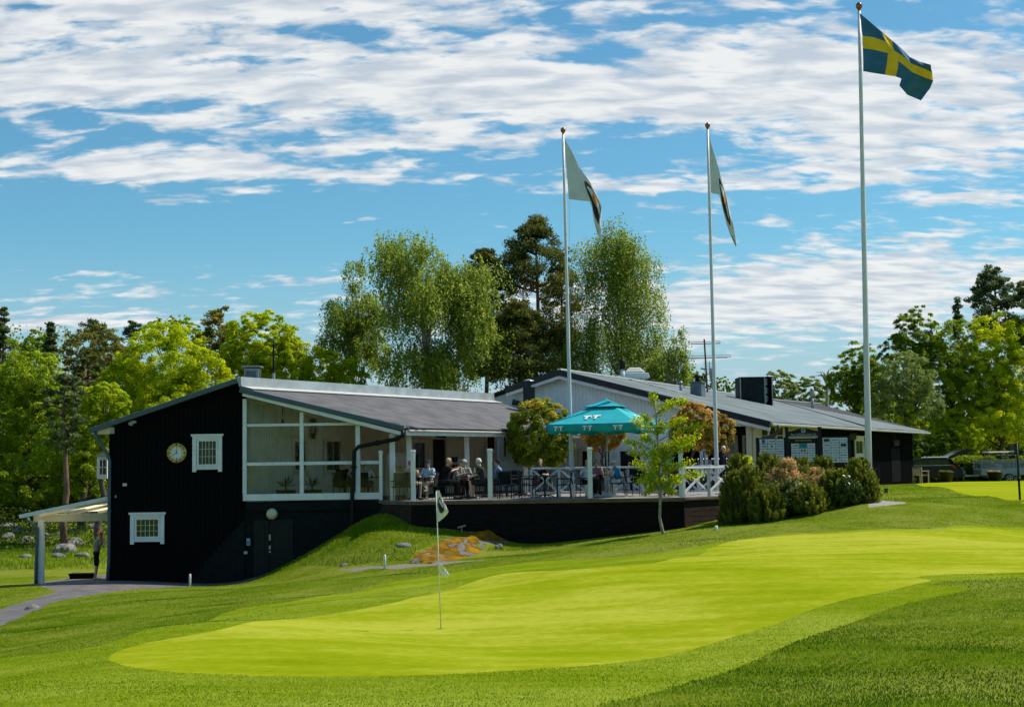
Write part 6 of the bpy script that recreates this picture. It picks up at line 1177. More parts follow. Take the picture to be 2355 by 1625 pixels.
# ------------------------------------------------------------------ furniture
CH = mat('black_aluminium', (.022, .023, .025), .45, .2, 6, spec=.3); MESHM = mat('dark_mesh_fabric', (.018, .019, .021), .7, .2, 30, spec=.15); MESHG = mat('grey_mesh_fabric', (.15, .15, .145), .6, .2, 30)
def make_chair(back, label):
    t = thing('terrace_chair', (0, 0, 0), label, 'chair', 'armchairs on the terrace'); B = MB
    B().box((0, .01, .44), (.46, .46, .03)).build('seat', MESHM, t, bev=.01)
    B().box((0, -.26, .68), (.44, .022, .46), rx=-.20).build('backrest', back, t, bev=.008)
    for x in (-.24, .24):
        B().tube([(x, .22, 0), (x, .21, .64)], .014, 8).build('leg', CH, t)
        B().tube([(x, -.25, 0), (x, -.21, .44), (x, -.30, .92)], .014, 8).build('leg', CH, t)
        B().tube([(x, -.25, .64), (x, .23, .65)], .018, 8).build('armrest', CH, t)
    e = B(); [e.tube([(-.24, y, .43), (.24, y, .43)], .012, 6) for y in (-.21, .21)]; e.tube([(-.24, -.305, .92), (.24, -.305, .92)], .016, 6); e.build('frame', CH, t)
    freeze(t); return t
chA = make_chair(MESHM, 'x'); chB = make_chair(MESHG, 'x'); used = set()
def chair(px, Y, rz, label, grey=False, z=0., pt=None):
    src = chB if grey else chA; c = src if src.name not in used else copy_tree(src); used.add(src.name); p = pt or V((at(px, 1100, Y).x, Y, z)); c.location = p; c.rotation_euler.z = R(rz); tag(c, label); return c
TM = mat('dark_table_top', (.035, .033, .030), .4, .2, 4, spec=.3)
def make_table():
    t = thing('cafe_table', (0, 0, 0), 'x', 'table', 'pedestal tables on the terrace')
    MB().lathe((0, 0, .72), [(.44, 0), (.45, .012), (.45, .028), (.44, .035), (0, .0351)], 28).build('table_top', TM, t); MB().lathe((0, 0, 0), [(.045, .04), (.035, .1), (.035, .66), (.09, .72)], 12).build('column', CH, t, True)
    for i in range(4): a = i*math.pi/2+.5; c, s = math.cos(a), math.sin(a); MB().tube([(0, 0, .12), (c*.18, s*.18, .11), (c*.34, s*.34, .04), (c*.38, s*.38, .012)], [.025, .022, .018, .016], 8).build('foot', CH, t, True)
    freeze(t); return t
tb0 = make_table()
def table(px, Y, label):
    c = tb0 if 'tb' not in used else copy_tree(tb0); used.add('tb'); c.location = (at(px, 1100, Y).x, Y, 0); tag(c, label); return c.location.copy()
# facing: 0 = away from the camera (+Y), 90 = towards the left, -90 = towards the right, 180 = towards the camera
T1 = table(962, 48.7, 'café table between the man in tan and the man in the light blue shirt'); T2 = table(1086, 48.6, 'busy café table with bottle and glasses in the middle of the group'); T3 = table(1253, 47.7, 'empty café table at the terrace edge before the left end of the white railing'); T4 = table(1381, 49.1, 'café table under the turquoise parasol'); T5 = table(1196, 50.2, 'café table left of the cross-braced railing end'); T6 = table(846, 51.5, 'café table behind the porch glazing'); T7 = table(1540, 48.6, 'café table behind the slender young tree')
chair(917, 47.9, 20, 'empty black armchair at the far left behind the first glass pane'); chair(1213, 47.9, -80, 'empty dark armchair left of the empty table at the terrace edge'); chair(1296, 47.9, 85, 'empty dark armchair right of the empty table at the terrace edge')
chair(1162, 47.9, -170, 'empty dark armchair right of the third glass screen post'); chair(1150, 51.0, 100, 'dark chair in the shade behind the seated man in blue checks'); chair(1222, 51.2, 80, 'dark chair at the table left of the railing end'); chair(1180, 51.3, 180, 'dark chair behind the table left of the railing'); chair(1172, 49.3, -60, 'grey backed chair between the posts left of the railing', True)
chair(1548, 47.6, 10, 'dark chair at the right behind the young tree'); chair(1575, 49.0, 95, 'dark chair right of the young tree trunk'); chair(1500, 48.8, -90, 'dark chair left of the young tree trunk'); chair(820, 52.4, 200, 'dark chair at the back of the glazed porch')
chair(1462, 49.9, 150, 'dark chair standing empty right of the woman in turquoise')
# ------------------------------------------------------------------ people
def rcone(mb, a, b, ra, rb, n=10, sx=1.0):
    a, b = V(a), V(b); d = (b-a); L_ = d.length; d = d/L_ if L_ > 1e-6 else V((0, 0, 1)); pts = []; rs = []
    for k_ in (-80, -50, -20): pts.append(a+d*ra*math.sin(R(k_))); rs.append(ra*math.cos(R(k_)))
    for k_ in (20, 50, 80): pts.append(b+d*rb*math.sin(R(k_))); rs.append(rb*math.cos(R(k_)))
    return mb.tube(pts, rs, n)
def vox(mb, size, name, m, parent, sm=4, cut=None):
    me = mb.mesh('tmp', m); bm = bmesh.new(); bm.from_mesh(me); bmesh.ops.recalc_face_normals(bm, faces=bm.faces); bm.to_mesh(me); bm.free()
    o = bpy.data.objects.new('tmp', me); COL.objects.link(o); r = o.modifiers.new('r', 'REMESH'); r.mode = 'VOXEL'; r.voxel_size = size; r.use_smooth_shade = True
    s = o.modifiers.new('s', 'SMOOTH'); s.factor = .5; s.iterations = sm; bpy.context.view_layer.update()
    me2 = bpy.data.meshes.new_from_object(o.evaluated_get(bpy.context.evaluated_depsgraph_get())); bpy.data.objects.remove(o); bpy.data.meshes.remove(me); me2.name = name
    me2.materials.clear(); me2.materials.append(m); me2.polygons.foreach_set('use_smooth', [True]*len(me2.polygons)); return link(name, me2, parent, shift=False)
def sty(n, c, v=.12): return mat(n, c, .85, v, 9, spec=.1)
def hand(mb, w_, h_, side, curl=.5, sc=1.0):
    """palm and five fingers: w_ wrist, h_ direction end"""
    w_, h_ = V(w_), V(h_); d = (h_-w_).normalized(); x = d.cross(V((0, 0, 1))); x = x.normalized() if x.length > .1 else V((1, 0, 0)); dn = x.cross(d).normalized(); dn = dn if dn.z < 0 else -dn
    pc_ = w_+d*.085; 
    for k_ in (-1, 0, 1): rcone(mb, w_+x*k_*.014, pc_+x*k_*.024, .017, .016, 8)
    for i, ln in enumerate((.068, .078, .074, .058)):
        b_ = pc_+x*(-.031+.021*i); k1 = b_+d*ln*.5+dn*ln*.22*curl; k2 = k1+d*ln*.32+dn*ln*.5*curl; rcone(mb, b_, k1, .0095, .0088, 7); rcone(mb, k1, k2, .0088, .0075, 7)
    th = w_+d*.03-x*side*.026; t1_ = th-x*side*.03+d*.026+dn*.01; rcone(mb, th, t1_, .012, .0105, 7); rcone(mb, t1_, t1_+d*.03+dn*.012+x*side*.004, .0105, .0085, 7)
def person(loc, rz, label, pose='sit', lean=.1, arms=None, shirt='white_cotton', sc=(.5, .5, .5), trous='grey_trousers', tc_=(.1, .1, .1), shorts=False, sleeve='short', hair='grey_hair', hc=(.35, .33, .3), cap=None, capc=None, long_hair=False, bald=False, beard=False, head_turn=0, nod=0, s=1.0, skin=SKIN, vest=False, shoe=(.03, .03, .03), glasses=False, legs=None):
    t = thing('person', loc, label, 'person', rz=R(rz)); t.scale = (s, s, s); ORG[t.name] = V((0, 0, 0))
    if pose == 'sit':
        hp = V((0, -.02, .53)); ch = V((0, -.04+lean*.75, .88)); nk = V((0, -.04+lean*1.15, 1.04)); hd = nk+V((0, .03+nod*.05, .165-nod*.03)); kn = [V((-.14, .43, .54)), V((.14, .43, .54))]; ank = [V((-.14, .40, .10)), V((.14, .40, .10))]
        if legs: kn, ank = [V(q) for q in legs[0]], [V(q) for q in legs[1]]
        ar = arms or [((-.27, .10+lean*.6, .74), (-.16, .36, .77)), ((.27, .10+lean*.6, .74), (.16, .36, .77))]
    else:
        hp = V((0, 0, .93)); ch = V((0, .0+lean*.7, 1.28)); nk = V((0, lean*1.1, 1.45)); hd = nk+V((0, .03+nod*.06, .165-nod*.03)); kn = [V((-.10, .03, .50)), V((.10, .0, .50))]; ank = [V((-.11, -.02, .09)), V((.11, -.04, .09))]
        ar = arms or [((-.25, -.02, 1.14), (-.25, .10, .92)), ((.25, -.02, 1.14), (.25, .10, .92))]
    sh = [nk+V((-.17, -.01, -.055)), nk+V((.17, -.01, -.055))]; hips = [hp+V((-.085, 0, 0)), hp+V((.085, 0, 0))]; Mh = Matrix.Rotation(R(head_turn), 3, 'Z') @ Matrix.Rotation(-nod*.5, 3, 'X')
    def hv(x, y, z): return hd+Mh @ V((x, y, z))
    def torso(mb, e):
        for x in (-.06, .06): rcone(mb, hp+V((x, 0, .0)), hp.lerp(ch, .5)+V((x*.9, .01, 0)), .105+e, .098+e, 12); rcone(mb, hp.lerp(ch, .5)+V((x*.9, .01, 0)), ch+V((x*1.25, 0, .02)), .098+e, .105+e, 12)
        rcone(mb, ch+V((-.07, 0, .06)), sh[0], .09+e, .058+e, 10); rcone(mb, ch+V((.07, 0, .06)), sh[1], .09+e, .058+e, 10)
    def arm(mb, e, frac):
        for i in (0, 1):
            el, ha = V(ar[i][0]), V(ar[i][1]); 
            if frac >= 1: rcone(mb, sh[i], el, .050+e, .040+e, 10)
            else: rcone(mb, sh[i], sh[i].lerp(el, frac), .052+e, .048+e+.006, 10)
            if frac > 1.4: rcone(mb, el, el.lerp(ha, frac-1), .040+e, .028+e, 10)
    def leg(mb, e, frac):
        for i in (0, 1):
            rcone(mb, hips[i], hips[i].lerp(kn[i], min(1, frac)), .088+e, .062+e+(.02 if frac < 1 else 0), 12)
            if frac > 1: rcone(mb, kn[i], kn[i].lerp(ank[i], frac-1), .060+e, .042+e, 10)
    b = MB(); torso(b, 0); arm(b, 0, 2); leg(b, 0, 2)
    for i in (0, 1):
        f = 1 if pose == 'stand' else 1; tdir = V((0, 1, 0)); rcone(b, ank[i]+V((0, -.03, -.04)), ank[i]+V(((.02 if i else -.02), .14, -.055)), .042, .034, 9); hand(b, ar[i][1], V(ar[i][1])*2-V(ar[i][0]), 1 if i else -1, .6)
    rcone(b, nk+V((0, -.01, -.03)), hd+V((0, -.015, -.05)), .058, .052, 10)
    b.ball(hd+V((0, -.008, .03)), .085, 14, 10, (.88, 1.08, 1.0)); rcone(b, hv(0, .025, -.02), hv(0, .05, -.075), .062, .038, 10)
    rcone(b, hv(0, .085, .02), hv(0, .108, -.012), .010, .016, 7); b.ball(hv(-.077, -.005, -.005), .024, 8, 6, (.5, .8, 1.2)); b.ball(hv(.077, -.005, -.005), .024, 8, 6, (.5, .8, 1.2)); rcone(b, hv(-.02, .088, -.052), hv(.02, .088, -.052), .009, .009, 7)
    for x in (-.03, .03): b.ball(hv(x, .074, .028), .016, 7, 5)
    vox(b, .0095, 'body', skin, t, 2)
    e = MB(); [e.ball(hv(x, .090, .012), .0085, 8, 6) for x in (-.031, .031)]; e.build('eyes', mat('eye_dark', (.03, .02, .02), .3), t, True) if not glasses else MB().box(hv(0, .098, .014), (.13, .02, .035)).build('sunglasses', BLACKM, t, bev=.005)
    c = MB(); torso(c, .016); arm(c, .014, {'short': .62, 'long': 1.92, 'none': .12}[sleeve]); rcone(c, nk+V((0, -.01, -.05)), nk+V((0, 0, -.005)), .066, .060, 10); vox(c, .014, 'shirt', sty(shirt, sc), t, 3)
    if vest: c = MB(); torso(c, .030); vox(c, .016, 'vest', sty('dark_vest', (.012, .012, .014)), t, 3)
    c = MB(); leg(c, .014, 1.0 if not shorts else .8); 
    if not shorts: leg(c, .012, 1.90)
    rcone(c, hips[0]+V((0, 0, .02)), hips[1]+V((0, 0, .02)), .115, .115, 12); vox(c, .014, 'shorts' if shorts else 'trousers', sty(trous, tc_), t, 3)
    for i in (0, 1):
        c = MB(); rcone(c, ank[i]+V((0, -.03, -.045)), ank[i]+V(((.02 if i else -.02), .15, -.055)), .047, .038, 9); vox(c, .012, 'shoe', sty('shoe_%d' % int(shoe[0]*100), shoe), t, 2)
    if not bald:
        c = MB(); c.ball(hd+V((0, 0, 0))+Mh @ V((0, -.022, .048)), .092, 14, 10, (.93, 1.03, .93)); rcone(c, hv(-.035, -.07, .0), hv(.035, -.07, .0), .045, .045)
        if long_hair: [rcone(c, hv(x, -.06, .0), hv(x*1.2, -.07, -.2), .05, .035) for x in (-.045, 0, .045)]; [rcone(c, hv(x, -.01, .04), hv(x*1.1, -.02, -.14), .028, .03) for x in (-.075, .075)]
        for v_i in range(len(c.v)):
            q = Mh.transposed() @ (V(c.v[v_i])-hd)
            if q.y > .052 and q.z < .085: q.y = .052; c.v[v_i] = tuple(hd+Mh @ q)
        vox(c, .011, 'hair', sty(hair, hc, .25), t, 2)
    if beard: c = MB(); rcone(c, hv(-.03, .07, -.07), hv(.03, .07, -.07), .036, .036); rcone(c, hv(0, .07, -.08), hv(0, .06, -.12), .035, .022); vox(c, .011, 'beard', sty('grey_beard', (.25, .22, .2), .2), t, 2)
    if cap:
        c = MB(); n = 16; c.lathe(hd+Mh @ V((0, -.008, .045)), [(.103, -.015), (.105, .01), (.096, .045), (.068, .075), (.03, .09), (0, .092)], n, Mh)
        c.prism([hv(math.sin(R(a))*.095, math.cos(R(a))*.10-.0, .043) for a in (-50, -25, 0, 25, 50)]+[hv(.05, .175, .028), hv(0, .19, .026), hv(-.05, .175, .028)], (0, 0, .008)); c.build('cap', sty(cap, capc), t, True)
    return t
def seat(px, Y, rz, label, ch_label, z=0, grey=False, **k):
    x = at(px, 1100, Y).x; person((x, Y, z), rz, label, **k)
    if ch_label: chair(px, Y, rz, ch_label, grey, z, pt=V((x, Y, z))+Matrix.Rotation(R(rz), 3, 'Z') @ V((0, .02, 0)))
seat(940, 47.9, -35, 'person in a salmon tan shirt seen from behind, hands raised, beside the second glass post', 'black armchair under the man in the tan shirt', shirt='tan_shirt', sc=(.42, .23, .15), trous='khaki', tc_=(.28, .24, .17), hc=(.12, .07, .045), hair='brown_hair', arms=[((-.26, .16, .80), (-.10, .34, .93)), ((.27, .20, .82), (.10, .36, .95))], lean=.12)
seat(985, 48.9, 160, 'person in a light blue shirt, beige trousers and navy cap with legs crossed', 'dark armchair under the man in the light blue shirt', shirt='light_blue_shirt', sc=(.42, .55, .68), trous='beige_trousers', tc_=(.42, .36, .26), cap='navy_cap', capc=(.03, .045, .07), hc=(.3, .28, .26), head_turn=15, shoe=(.25, .22, .15), legs=([(-.12, .42, .55), (.06, .42, .60)], [(-.12, .40, .10), (-.16, .52, .34)]), lean=.02)
seat(1020, 48.0, -78, 'bald bearded person in a black shirt leaning over the table with arms raised', 'grey backed armchair under the bald man in black', grey=True, shirt='black_shirt', sc=(.012, .012, .013), trous='black_trousers', tc_=(.014, .014, .016), bald=True, beard=True, arms=[((-.25, .26, .93), (-.04, .47, 1.00)), ((.24, .22, .90), (.06, .46, .96))], lean=.16, s=1.06)
seat(1047, 49.0, -120, 'person in grey cap and pale shirt resting arms on the table beside the bald man', 'dark chair under the man in the grey cap', shirt='pale_grey_shirt', sc=(.30, .30, .28), cap='grey_cap', capc=(.22, .22, .22), tc_=(.06, .05, .05), lean=.2, arms=[((-.25, .22, .78), (-.05, .42, .80)), ((.25, .22, .78), (.05, .40, .86))])
seat(1068, 49.5, 175, 'white-haired person in patterned shirt and pale cap facing the camera at the busy table', 'dark chair under the man in the patterned shirt', shirt='patterned_shirt', sc=(.34, .31, .24), cap='cream_cap', capc=(.5, .47, .38), hc=(.5, .48, .45), head_turn=-40, lean=.1, tc_=(.05, .05, .06))
seat(1114, 48.0, 78, 'white-haired person in a dark grey shirt sitting at the right of the busy table', 'dark armchair under the white-haired man in dark grey', shirt='charcoal_shirt', sc=(.035, .035, .032), trous='dark_shorts', tc_=(.03, .03, .035), shorts=True, hair='white_hair', hc=(.62, .60, .56), lean=.16, nod=.5, arms=[((-.26, .22, .78), (-.12, .44, .70)), ((.26, .22, .76), (.10, .46, .72))], s=1.04)
seat(1146, 49.4, 70, 'dark-haired person in a blue checked shirt behind the third glass post', 'dark chair under the man in blue checks', shirt='blue_checked_shirt', sc=(.16, .25, .40), hair='dark_brown_hair', hc=(.05, .033, .025), tc_=(.03, .03, .03), lean=.05)
seat(1243, 51.4, 178, 'brown-haired person in dark clothes behind the left end of the railing', 'dark chair under the man behind the railing', shirt='navy_shirt', sc=(.02, .025, .035), hair='light_brown_hair', hc=(.2, .11, .06), lean=.1, tc_=(.05, .05, .05))
seat(1343, 48.7, -75, 'blonde long-haired person in a white blouse at the table under the parasol', 'grey backed armchair under the blonde woman', grey=True, shirt='white_blouse', sc=(.66, .70, .76), sleeve='long', trous='black_jeans', tc_=(.012, .013, .018), hair='blonde_hair', hc=(.52, .36, .15), long_hair=True, lean=.16, s=.96)
seat(1372, 49.9, 170, 'person in sunglasses and a pink top facing the camera under the parasol', 'dark chair under the woman in sunglasses', shirt='pink_top', sc=(.5, .22, .22), hair='ash_hair', hc=(.26, .18, .11), glasses=True, lean=.12, s=.95, head_turn=-30, tc_=(.02, .02, .03))
seat(1422, 48.9, 80, 'person in white cap, turquoise sleeveless top and white trousers under the parasol', 'dark armchair under the woman in turquoise', shirt='turquoise_top', sc=(.01, .22, .50), sleeve='none', trous='white_trousers', tc_=(.6, .62, .65), cap='white_cap', capc=(.7, .75, .78), hair='blonde_hair', hc=(.52, .36, .15), lean=.14, nod=.4, s=.95)
seat(787, 50.6, -25, 'person in black vest and cap seen from behind through the porch glazing', 'black armchair inside the porch at the left', shirt='grey_white_shirt', sc=(.45, .45, .44), vest=True, cap='black_cap', capc=(.02, .02, .02), hc=(.1, .07, .05), lean=.05, tc_=(.04, .04, .05), arms=[((-.27, .12, .76), (-.2, .36, .74)), ((.28, .18, .74), (.24, .42, .72))])
seat(838, 49.8, -15, 'person in a white shirt seen from behind at the right end of the glazed porch', 'black armchair inside the porch at the right', shirt='white_shirt', sc=(.62, .63, .62), sleeve='long', trous='grey_shorts', tc_=(.08, .08, .09), shorts=True, hc=(.3, .25, .2), lean=.12, arms=[((-.26, .2, .78), (-.08, .42, .78)), ((.27, .24, .80), (.14, .46, .80))])
x = at(1458, 1100, 54).x; person((x, 54, 0), 165, 'person in black standing in the shade right of the parasol pole', 'stand', shirt='black_shirt', sc=(.012, .012, .013), trous='black_trousers', tc_=(.014, .014, .016), hc=(.04, .03, .02), sleeve='long')
x = at(1663, 1100, 54.5).x; person((x, 54.5, -.02), -150, 'white-haired person in a dark coat standing behind the middle flagpole', 'stand', shirt='dark_coat', sc=(.02, .022, .028), trous='dark_trousers', tc_=(.03, .03, .035), hair='white_hair', hc=(.62, .60, .56), sleeve='long', lean=.05)
Y = 50.6; x = at(222, 1200, Y).x; person((x, Y, gz(x, Y)), -70, 'person in coral cap and black shorts standing by the left corner of the gable', 'stand', shirt='grey_polo', sc=(.20, .23, .25), trous='black_shorts', tc_=(.015, .015, .02), shorts=True, cap='coral_cap', capc=(.52, .16, .12), hc=(.1, .06, .04), shoe=(.3, .29, .27), lean=.06, nod=.5, arms=[((-.22, .18, 1.22), (-.06, .36, 1.36)), ((.22, .18, 1.2), (.08, .36, 1.34))], s=1.0)
p = V((x, Y, gz(x, Y))); MR = Matrix.Rotation(R(-70), 3, 'Z'); o = MB().tube([MR @ V((.0, .46, 1.25)), MR @ V((.02, .42, 1.5)), MR @ V((.05, .55, 1.62))], .02, 8).build('golf_umbrella', BLACKM); o.location = p; tag(o, 'folded black umbrella held up by the person in the coral cap', 'umbrella')
# things on the tables
def small(name, mb, m, c, label, cat, group, smooth=True): o = mb.build(name, m, None, smooth); o.location = c; return tag(o, label, cat, group)
TG = glassmat('tumbler_glass', (.85, .92, .93), .08, 1.45); BOT = mat('bottle_pale', (.35, .45, .42), .15, .1); CRK = mat('crockery', (.7, .7, .68), .3)
gl_ = lambda c, l: small('drinking_glass', MB().lathe((0, 0, 0), [(.03, 0), (.034, .11), (.031, .11), (.028, .01)], 12), TG, c, l, 'glass', 'glasses on the busy table')
for i, (dx, dy) in enumerate(((-.18, -.1), (.1, -.2), (.22, .08), (-.05, .15), (.3, -.08))): gl_(T2+V((dx, dy, .756)), 'clear drinking glass on the busy table beside the pale bottle')
small('bottle', MB().lathe((0, 0, 0), [(.035, 0), (.036, .16), (.014, .22), (.012, .28), (0, .281)], 12), BOT, T2+V((.08, .02, .756)), 'pale glass bottle standing on the busy table', 'bottle', None)
small('plate', MB().lathe((0, 0, 0), [(.06, 0), (.12, .012), (.125, .016), (.0, .010)], 20), CRK, T2+V((.05, -.08, .756)), 'white plate on the busy table', 'plate', None)
small('plate', MB().lathe((0, 0, 0), [(.06, 0), (.12, .012), (.125, .016), (.0, .010)], 20), mat('orange_food', (.6, .33, .08), .6, .3), T4+V((-.1, 0, .756)), 'plate of orange food on the table under the parasol', 'plate', None)
small('drinking_glass', MB().lathe((0, 0, 0), [(.03, 0), (.034, .13), (.031, .13), (.028, .01)], 12), CRK, T4+V((.06, -.1, .756)), 'white cup on the table under the parasol', 'cup', None)
small('bottle', MB().lathe((0, 0, 0), [(.035, 0), (.036, .16), (.014, .22), (.012, .26), (0, .261)], 12), BLACKM, T6+V((-.25, -.1, .756)), 'dark bottle on the table inside the porch', 'bottle', None)
small('white_cap', MB().ball((0, 0, .05), .10, 12, 8, (1, 1.2, .6)), CRK, T6+V((.1, -.15, .756)), 'white cap lying on the table inside the porch', 'cap', None)
# spiky plants in the porch
SPK = leafmat('spiky_leaves', [(.02, .03, .012), (.05, .04, .02), (.08, .06, .03)], .2)
for px, lb in ((657, 'spiky plant in a dark box planter at the left inside the porch glazing'), (718, 'larger spiky plant in a dark box planter right of the porch middle post')):
    Yp = 48.75; x = at(px, 1100, Yp).x; t = thing('potted_palm', (x, Yp, .0), lb, 'potted plant'); MB().box((x, Yp, .2), (.58, .3, .36), taper=1.08).build('planter', BLACKM, t, bev=.01); n = 34; an = rng.uniform(0, 6.28, n); el = rng.uniform(.25, 1.3, n); ax = np.column_stack([np.cos(an)*np.cos(el), np.sin(an)*np.cos(el), np.sin(el)]); ln = rng.uniform(.3, .55, n)
    leafmesh('leaves', np.array([x, Yp, .48])+ax*(ln/2)[:, None], unit(np.cross(ax, rdir(n))), ln, .035, rng.uniform(0, 1, n), SPK, t, axis=ax); MB().tube([(x, Yp, .3), (x, Yp, .52)], .03, 6).build('stem', BARK, t)
q = vw(716, 985)+NV*.1; t = thing('hanging_wreath', q-V((0, 0, .3)), 'green hanging wreath on the porch wall between the two windows', 'wreath'); n = 400; an = rng.uniform(0, 6.28, n); P = np.array(q)+np.column_stack([np.cos(an)*.13*DW.x, np.cos(an)*.13*DW.y, np.sin(an)*.3])+rng.normal(0, .035, (n, 3)); leafmesh('leaves', P, rdir(n), .06, .04, rng.uniform(0, 1, n), OLIVE, t)
t = thing('pendant_lamp', at(650, 936, 48.9), 'thin black pendant hanging inside the top left porch pane', 'lamp'); MB().tube([at(650, 925, 48.9), at(650, 962, 48.9)], .012, 6).build('cord', BLACKM, t); MB().lathe(at(650, 972, 48.9), [(.05, 0), (.03, .12), (0, .14)], 12).build('shade', BLACKM, t)
# golf bags behind the right end of the terrace
BG2 = [mat('bag_black', (.015, .015, .018), .6), mat('bag_navy', (.02, .03, .07), .6), mat('bag_grey', (.12, .12, .13), .6)]
for i, (px, Yg) in enumerate(((1608, 52.2), (1628, 52.8), (1674, 52.6), (1644, 53.6))):
    x = at(px, 1100, Yg).x; t = thing('golf_trolley', (x, Yg, 0), 'golf bag on a trolley behind the railing, %s' % ('leftmost of the row', 'second from the left', 'rightmost by the shrubs', 'farthest back behind the second')[i], 'golf trolley', 'golf bags parked by the terrace')
    a_, b_ = V((x, Yg, .15)), V((x+.12, Yg+.35, .98)); MB().tube([a_, b_], [.12, .14], 12).build('golf_bag', BG2[i % 3], t, True); e = MB(); [e.tube([b_+V((dx, dy, -.05)), b_+V((dx*1.6, dy+.05, .22))], .01, 5) for dx, dy in ((-.06, 0), (0, .05), (.06, -.02), (.02, -.06))]; [e.ball(b_+V((dx*1.6, dy+.05, .24)), .035, 8, 6) for dx, dy in ((-.06, 0), (.06, -.02))]; e.build('clubs', GREYM, t)
    for s_ in (-1, 1): MB().tube([(x+s_*.24-.015, Yg-.05, .14), (x+s_*.24+.015, Yg-.05, .14)], .14, 16).build('wheel', BLACKM, t)
    MB().tube([a_, V((x, Yg+.5, .6)), V((x, Yg+.55, 1.0))], .014, 6).build('handle', CH, t)
# ------------------------------------------------------------------ car park on the right
CARP = mat('dark_blue_car_paint', (.003, .006, .011), .15, .1, 1, spec=.35); CG = mat('car_glass', (.015, .018, .015), .05, .1, 1, spec=.8); TYRE = mat('tyre', (.012, .012, .012), .8); RIM = mat('alloy_rim', (.4, .42, .43), .3, .1, metal=.7); LRED = mat('tail_light_red', (.3, .015, .015), .2); CHR = mat('roof_rail', (.45, .5, .53), .3, .1, metal=.6)
def wheel(t, c, r, w_=.2, spokes=9):
    o = MB().lathe(c, [(r*.62, -w_/2), (r*.95, -w_/2), (r, -w_*.3), (r, w_*.3), (r*.95, w_/2), (r*.62, w_/2)], 28, M9).build('wheel', TYRE, t, True); e = MB(); e.lathe(c, [(r*.66, -w_*.45), (r*.66, w_*.52), (r*.60, w_*.52), (r*.58, w_*.3), (.0, w_*.28)], 28, M9); c = V(c)
    for i in range(spokes): a = i*6.283/spokes; e.bar(c+V((math.cos(a)*r*.1, -w_*.44, math.sin(a)*r*.1)), c+V((math.cos(a)*r*.6, -w_*.47, math.sin(a)*r*.6)), .035, .03, up=(0, 1, 0))
    e.build('rim', RIM, o)
YC = 89.6; rear = at(2208, 1090, YC).x; gc = at(2148, 1106.5, YC).z; zc0 = gz(rear-1, YC)-0.0
zc0 = at(2148, 1107.5, YC).z; t = thing('estate_car', (rear-2.3, YC, zc0), 'dark blue estate car with its tailgate open, rear end showing past the black building', 'car')
def cp(x, z): return V((rear-x, YC-.9, zc0+z))     # x measured forward from the rear bumper
prof = [(0, .32), (.0, .58), (.20, .66), (.55, .98), (.7, 1.02), (1.1, 1.03), (3.0, 1.0), (3.7, .96), (4.5, .82), (4.72, .62), (4.72, .3), (4.2, .26), (.4, .26)]
MB().prism([cp(*q) for q in prof], (0, 1.8, 0)).build('body', CARP, t, bev=.05)
gh = [(.66, 1.0), (.98, 1.44), (1.25, 1.50), (2.3, 1.50), (2.9, 1.42), (3.65, .99)]
MB().prism([cp(*q)+V((0, .10, 0)) for q in gh], (0, 1.6, 0)).build('cabin', CARP, t, bev=.04)
for q in ([(.92, 1.08), (1.08, 1.34), (1.3, 1.38), (1.38, 1.07)], [(1.45, 1.06), (1.40, 1.38), (2.2, 1.40), (2.2, 1.06)], [(2.28, 1.06), (2.28, 1.40), (2.75, 1.34), (3.25, 1.06)]): MB().prism([cp(*r_)+V((0, .085, 0)) for r_ in q], (0, -.012+.02, 0)).build('side_window', CG, t)
MB().tube([cp(.75, 1.53)+V((0, .22, 0)), cp(2.6, 1.52)+V((0, .22, 0))], .03, 6).build('roof_rail', CHR, t); MB().box(cp(2.2, 1.035)+V((0, -.005+.0, 0)), (2.8, .02, .03)).build('side_trim', CHR, t)
for x in (1.30, 4.02): wheel(t, cp(x, .33)+V((0, .08, 0)), .33); wheel(t, cp(x, .33)+V((0, 1.72, 0)), .33)
tg = [(1.02, 1.49), (.80, 1.62), (.05, 1.98), (-.25, 2.05), (-.85, 1.95), (-.84, 1.88), (-.3, 1.86), (-.1, 1.80), (.70, 1.46)]
MB().prism([cp(*q)+V((0, .1, 0)) for q in tg], (0, 1.6, 0)).build('tailgate', CARP, t, bev=.03)
MB().box(cp(.66, .96)+V((0, -.01, 0)), (.34, .05, .16), ry=.6).build('tail_light', LRED, t, bev=.02); MB().box(cp(.02, .55)+V((0, .9, 0)), (.16, 1.82, .22)).build('bumper', mat('bumper_grey', (.10, .11, .12), .5), t, bev=.04)
MB().box(cp(.50, 1.08)+V((0, .9, 0)), (.9, 1.45, .06), ry=.85).build('boot_opening', DARKIN, t); MB().box(cp(.42, .86)+V((-.02, .5, 0)), (.3, .5, .25)).build('luggage', mat('red_luggage', (.08, .02, .02), .8, .3), t, bev=.03)
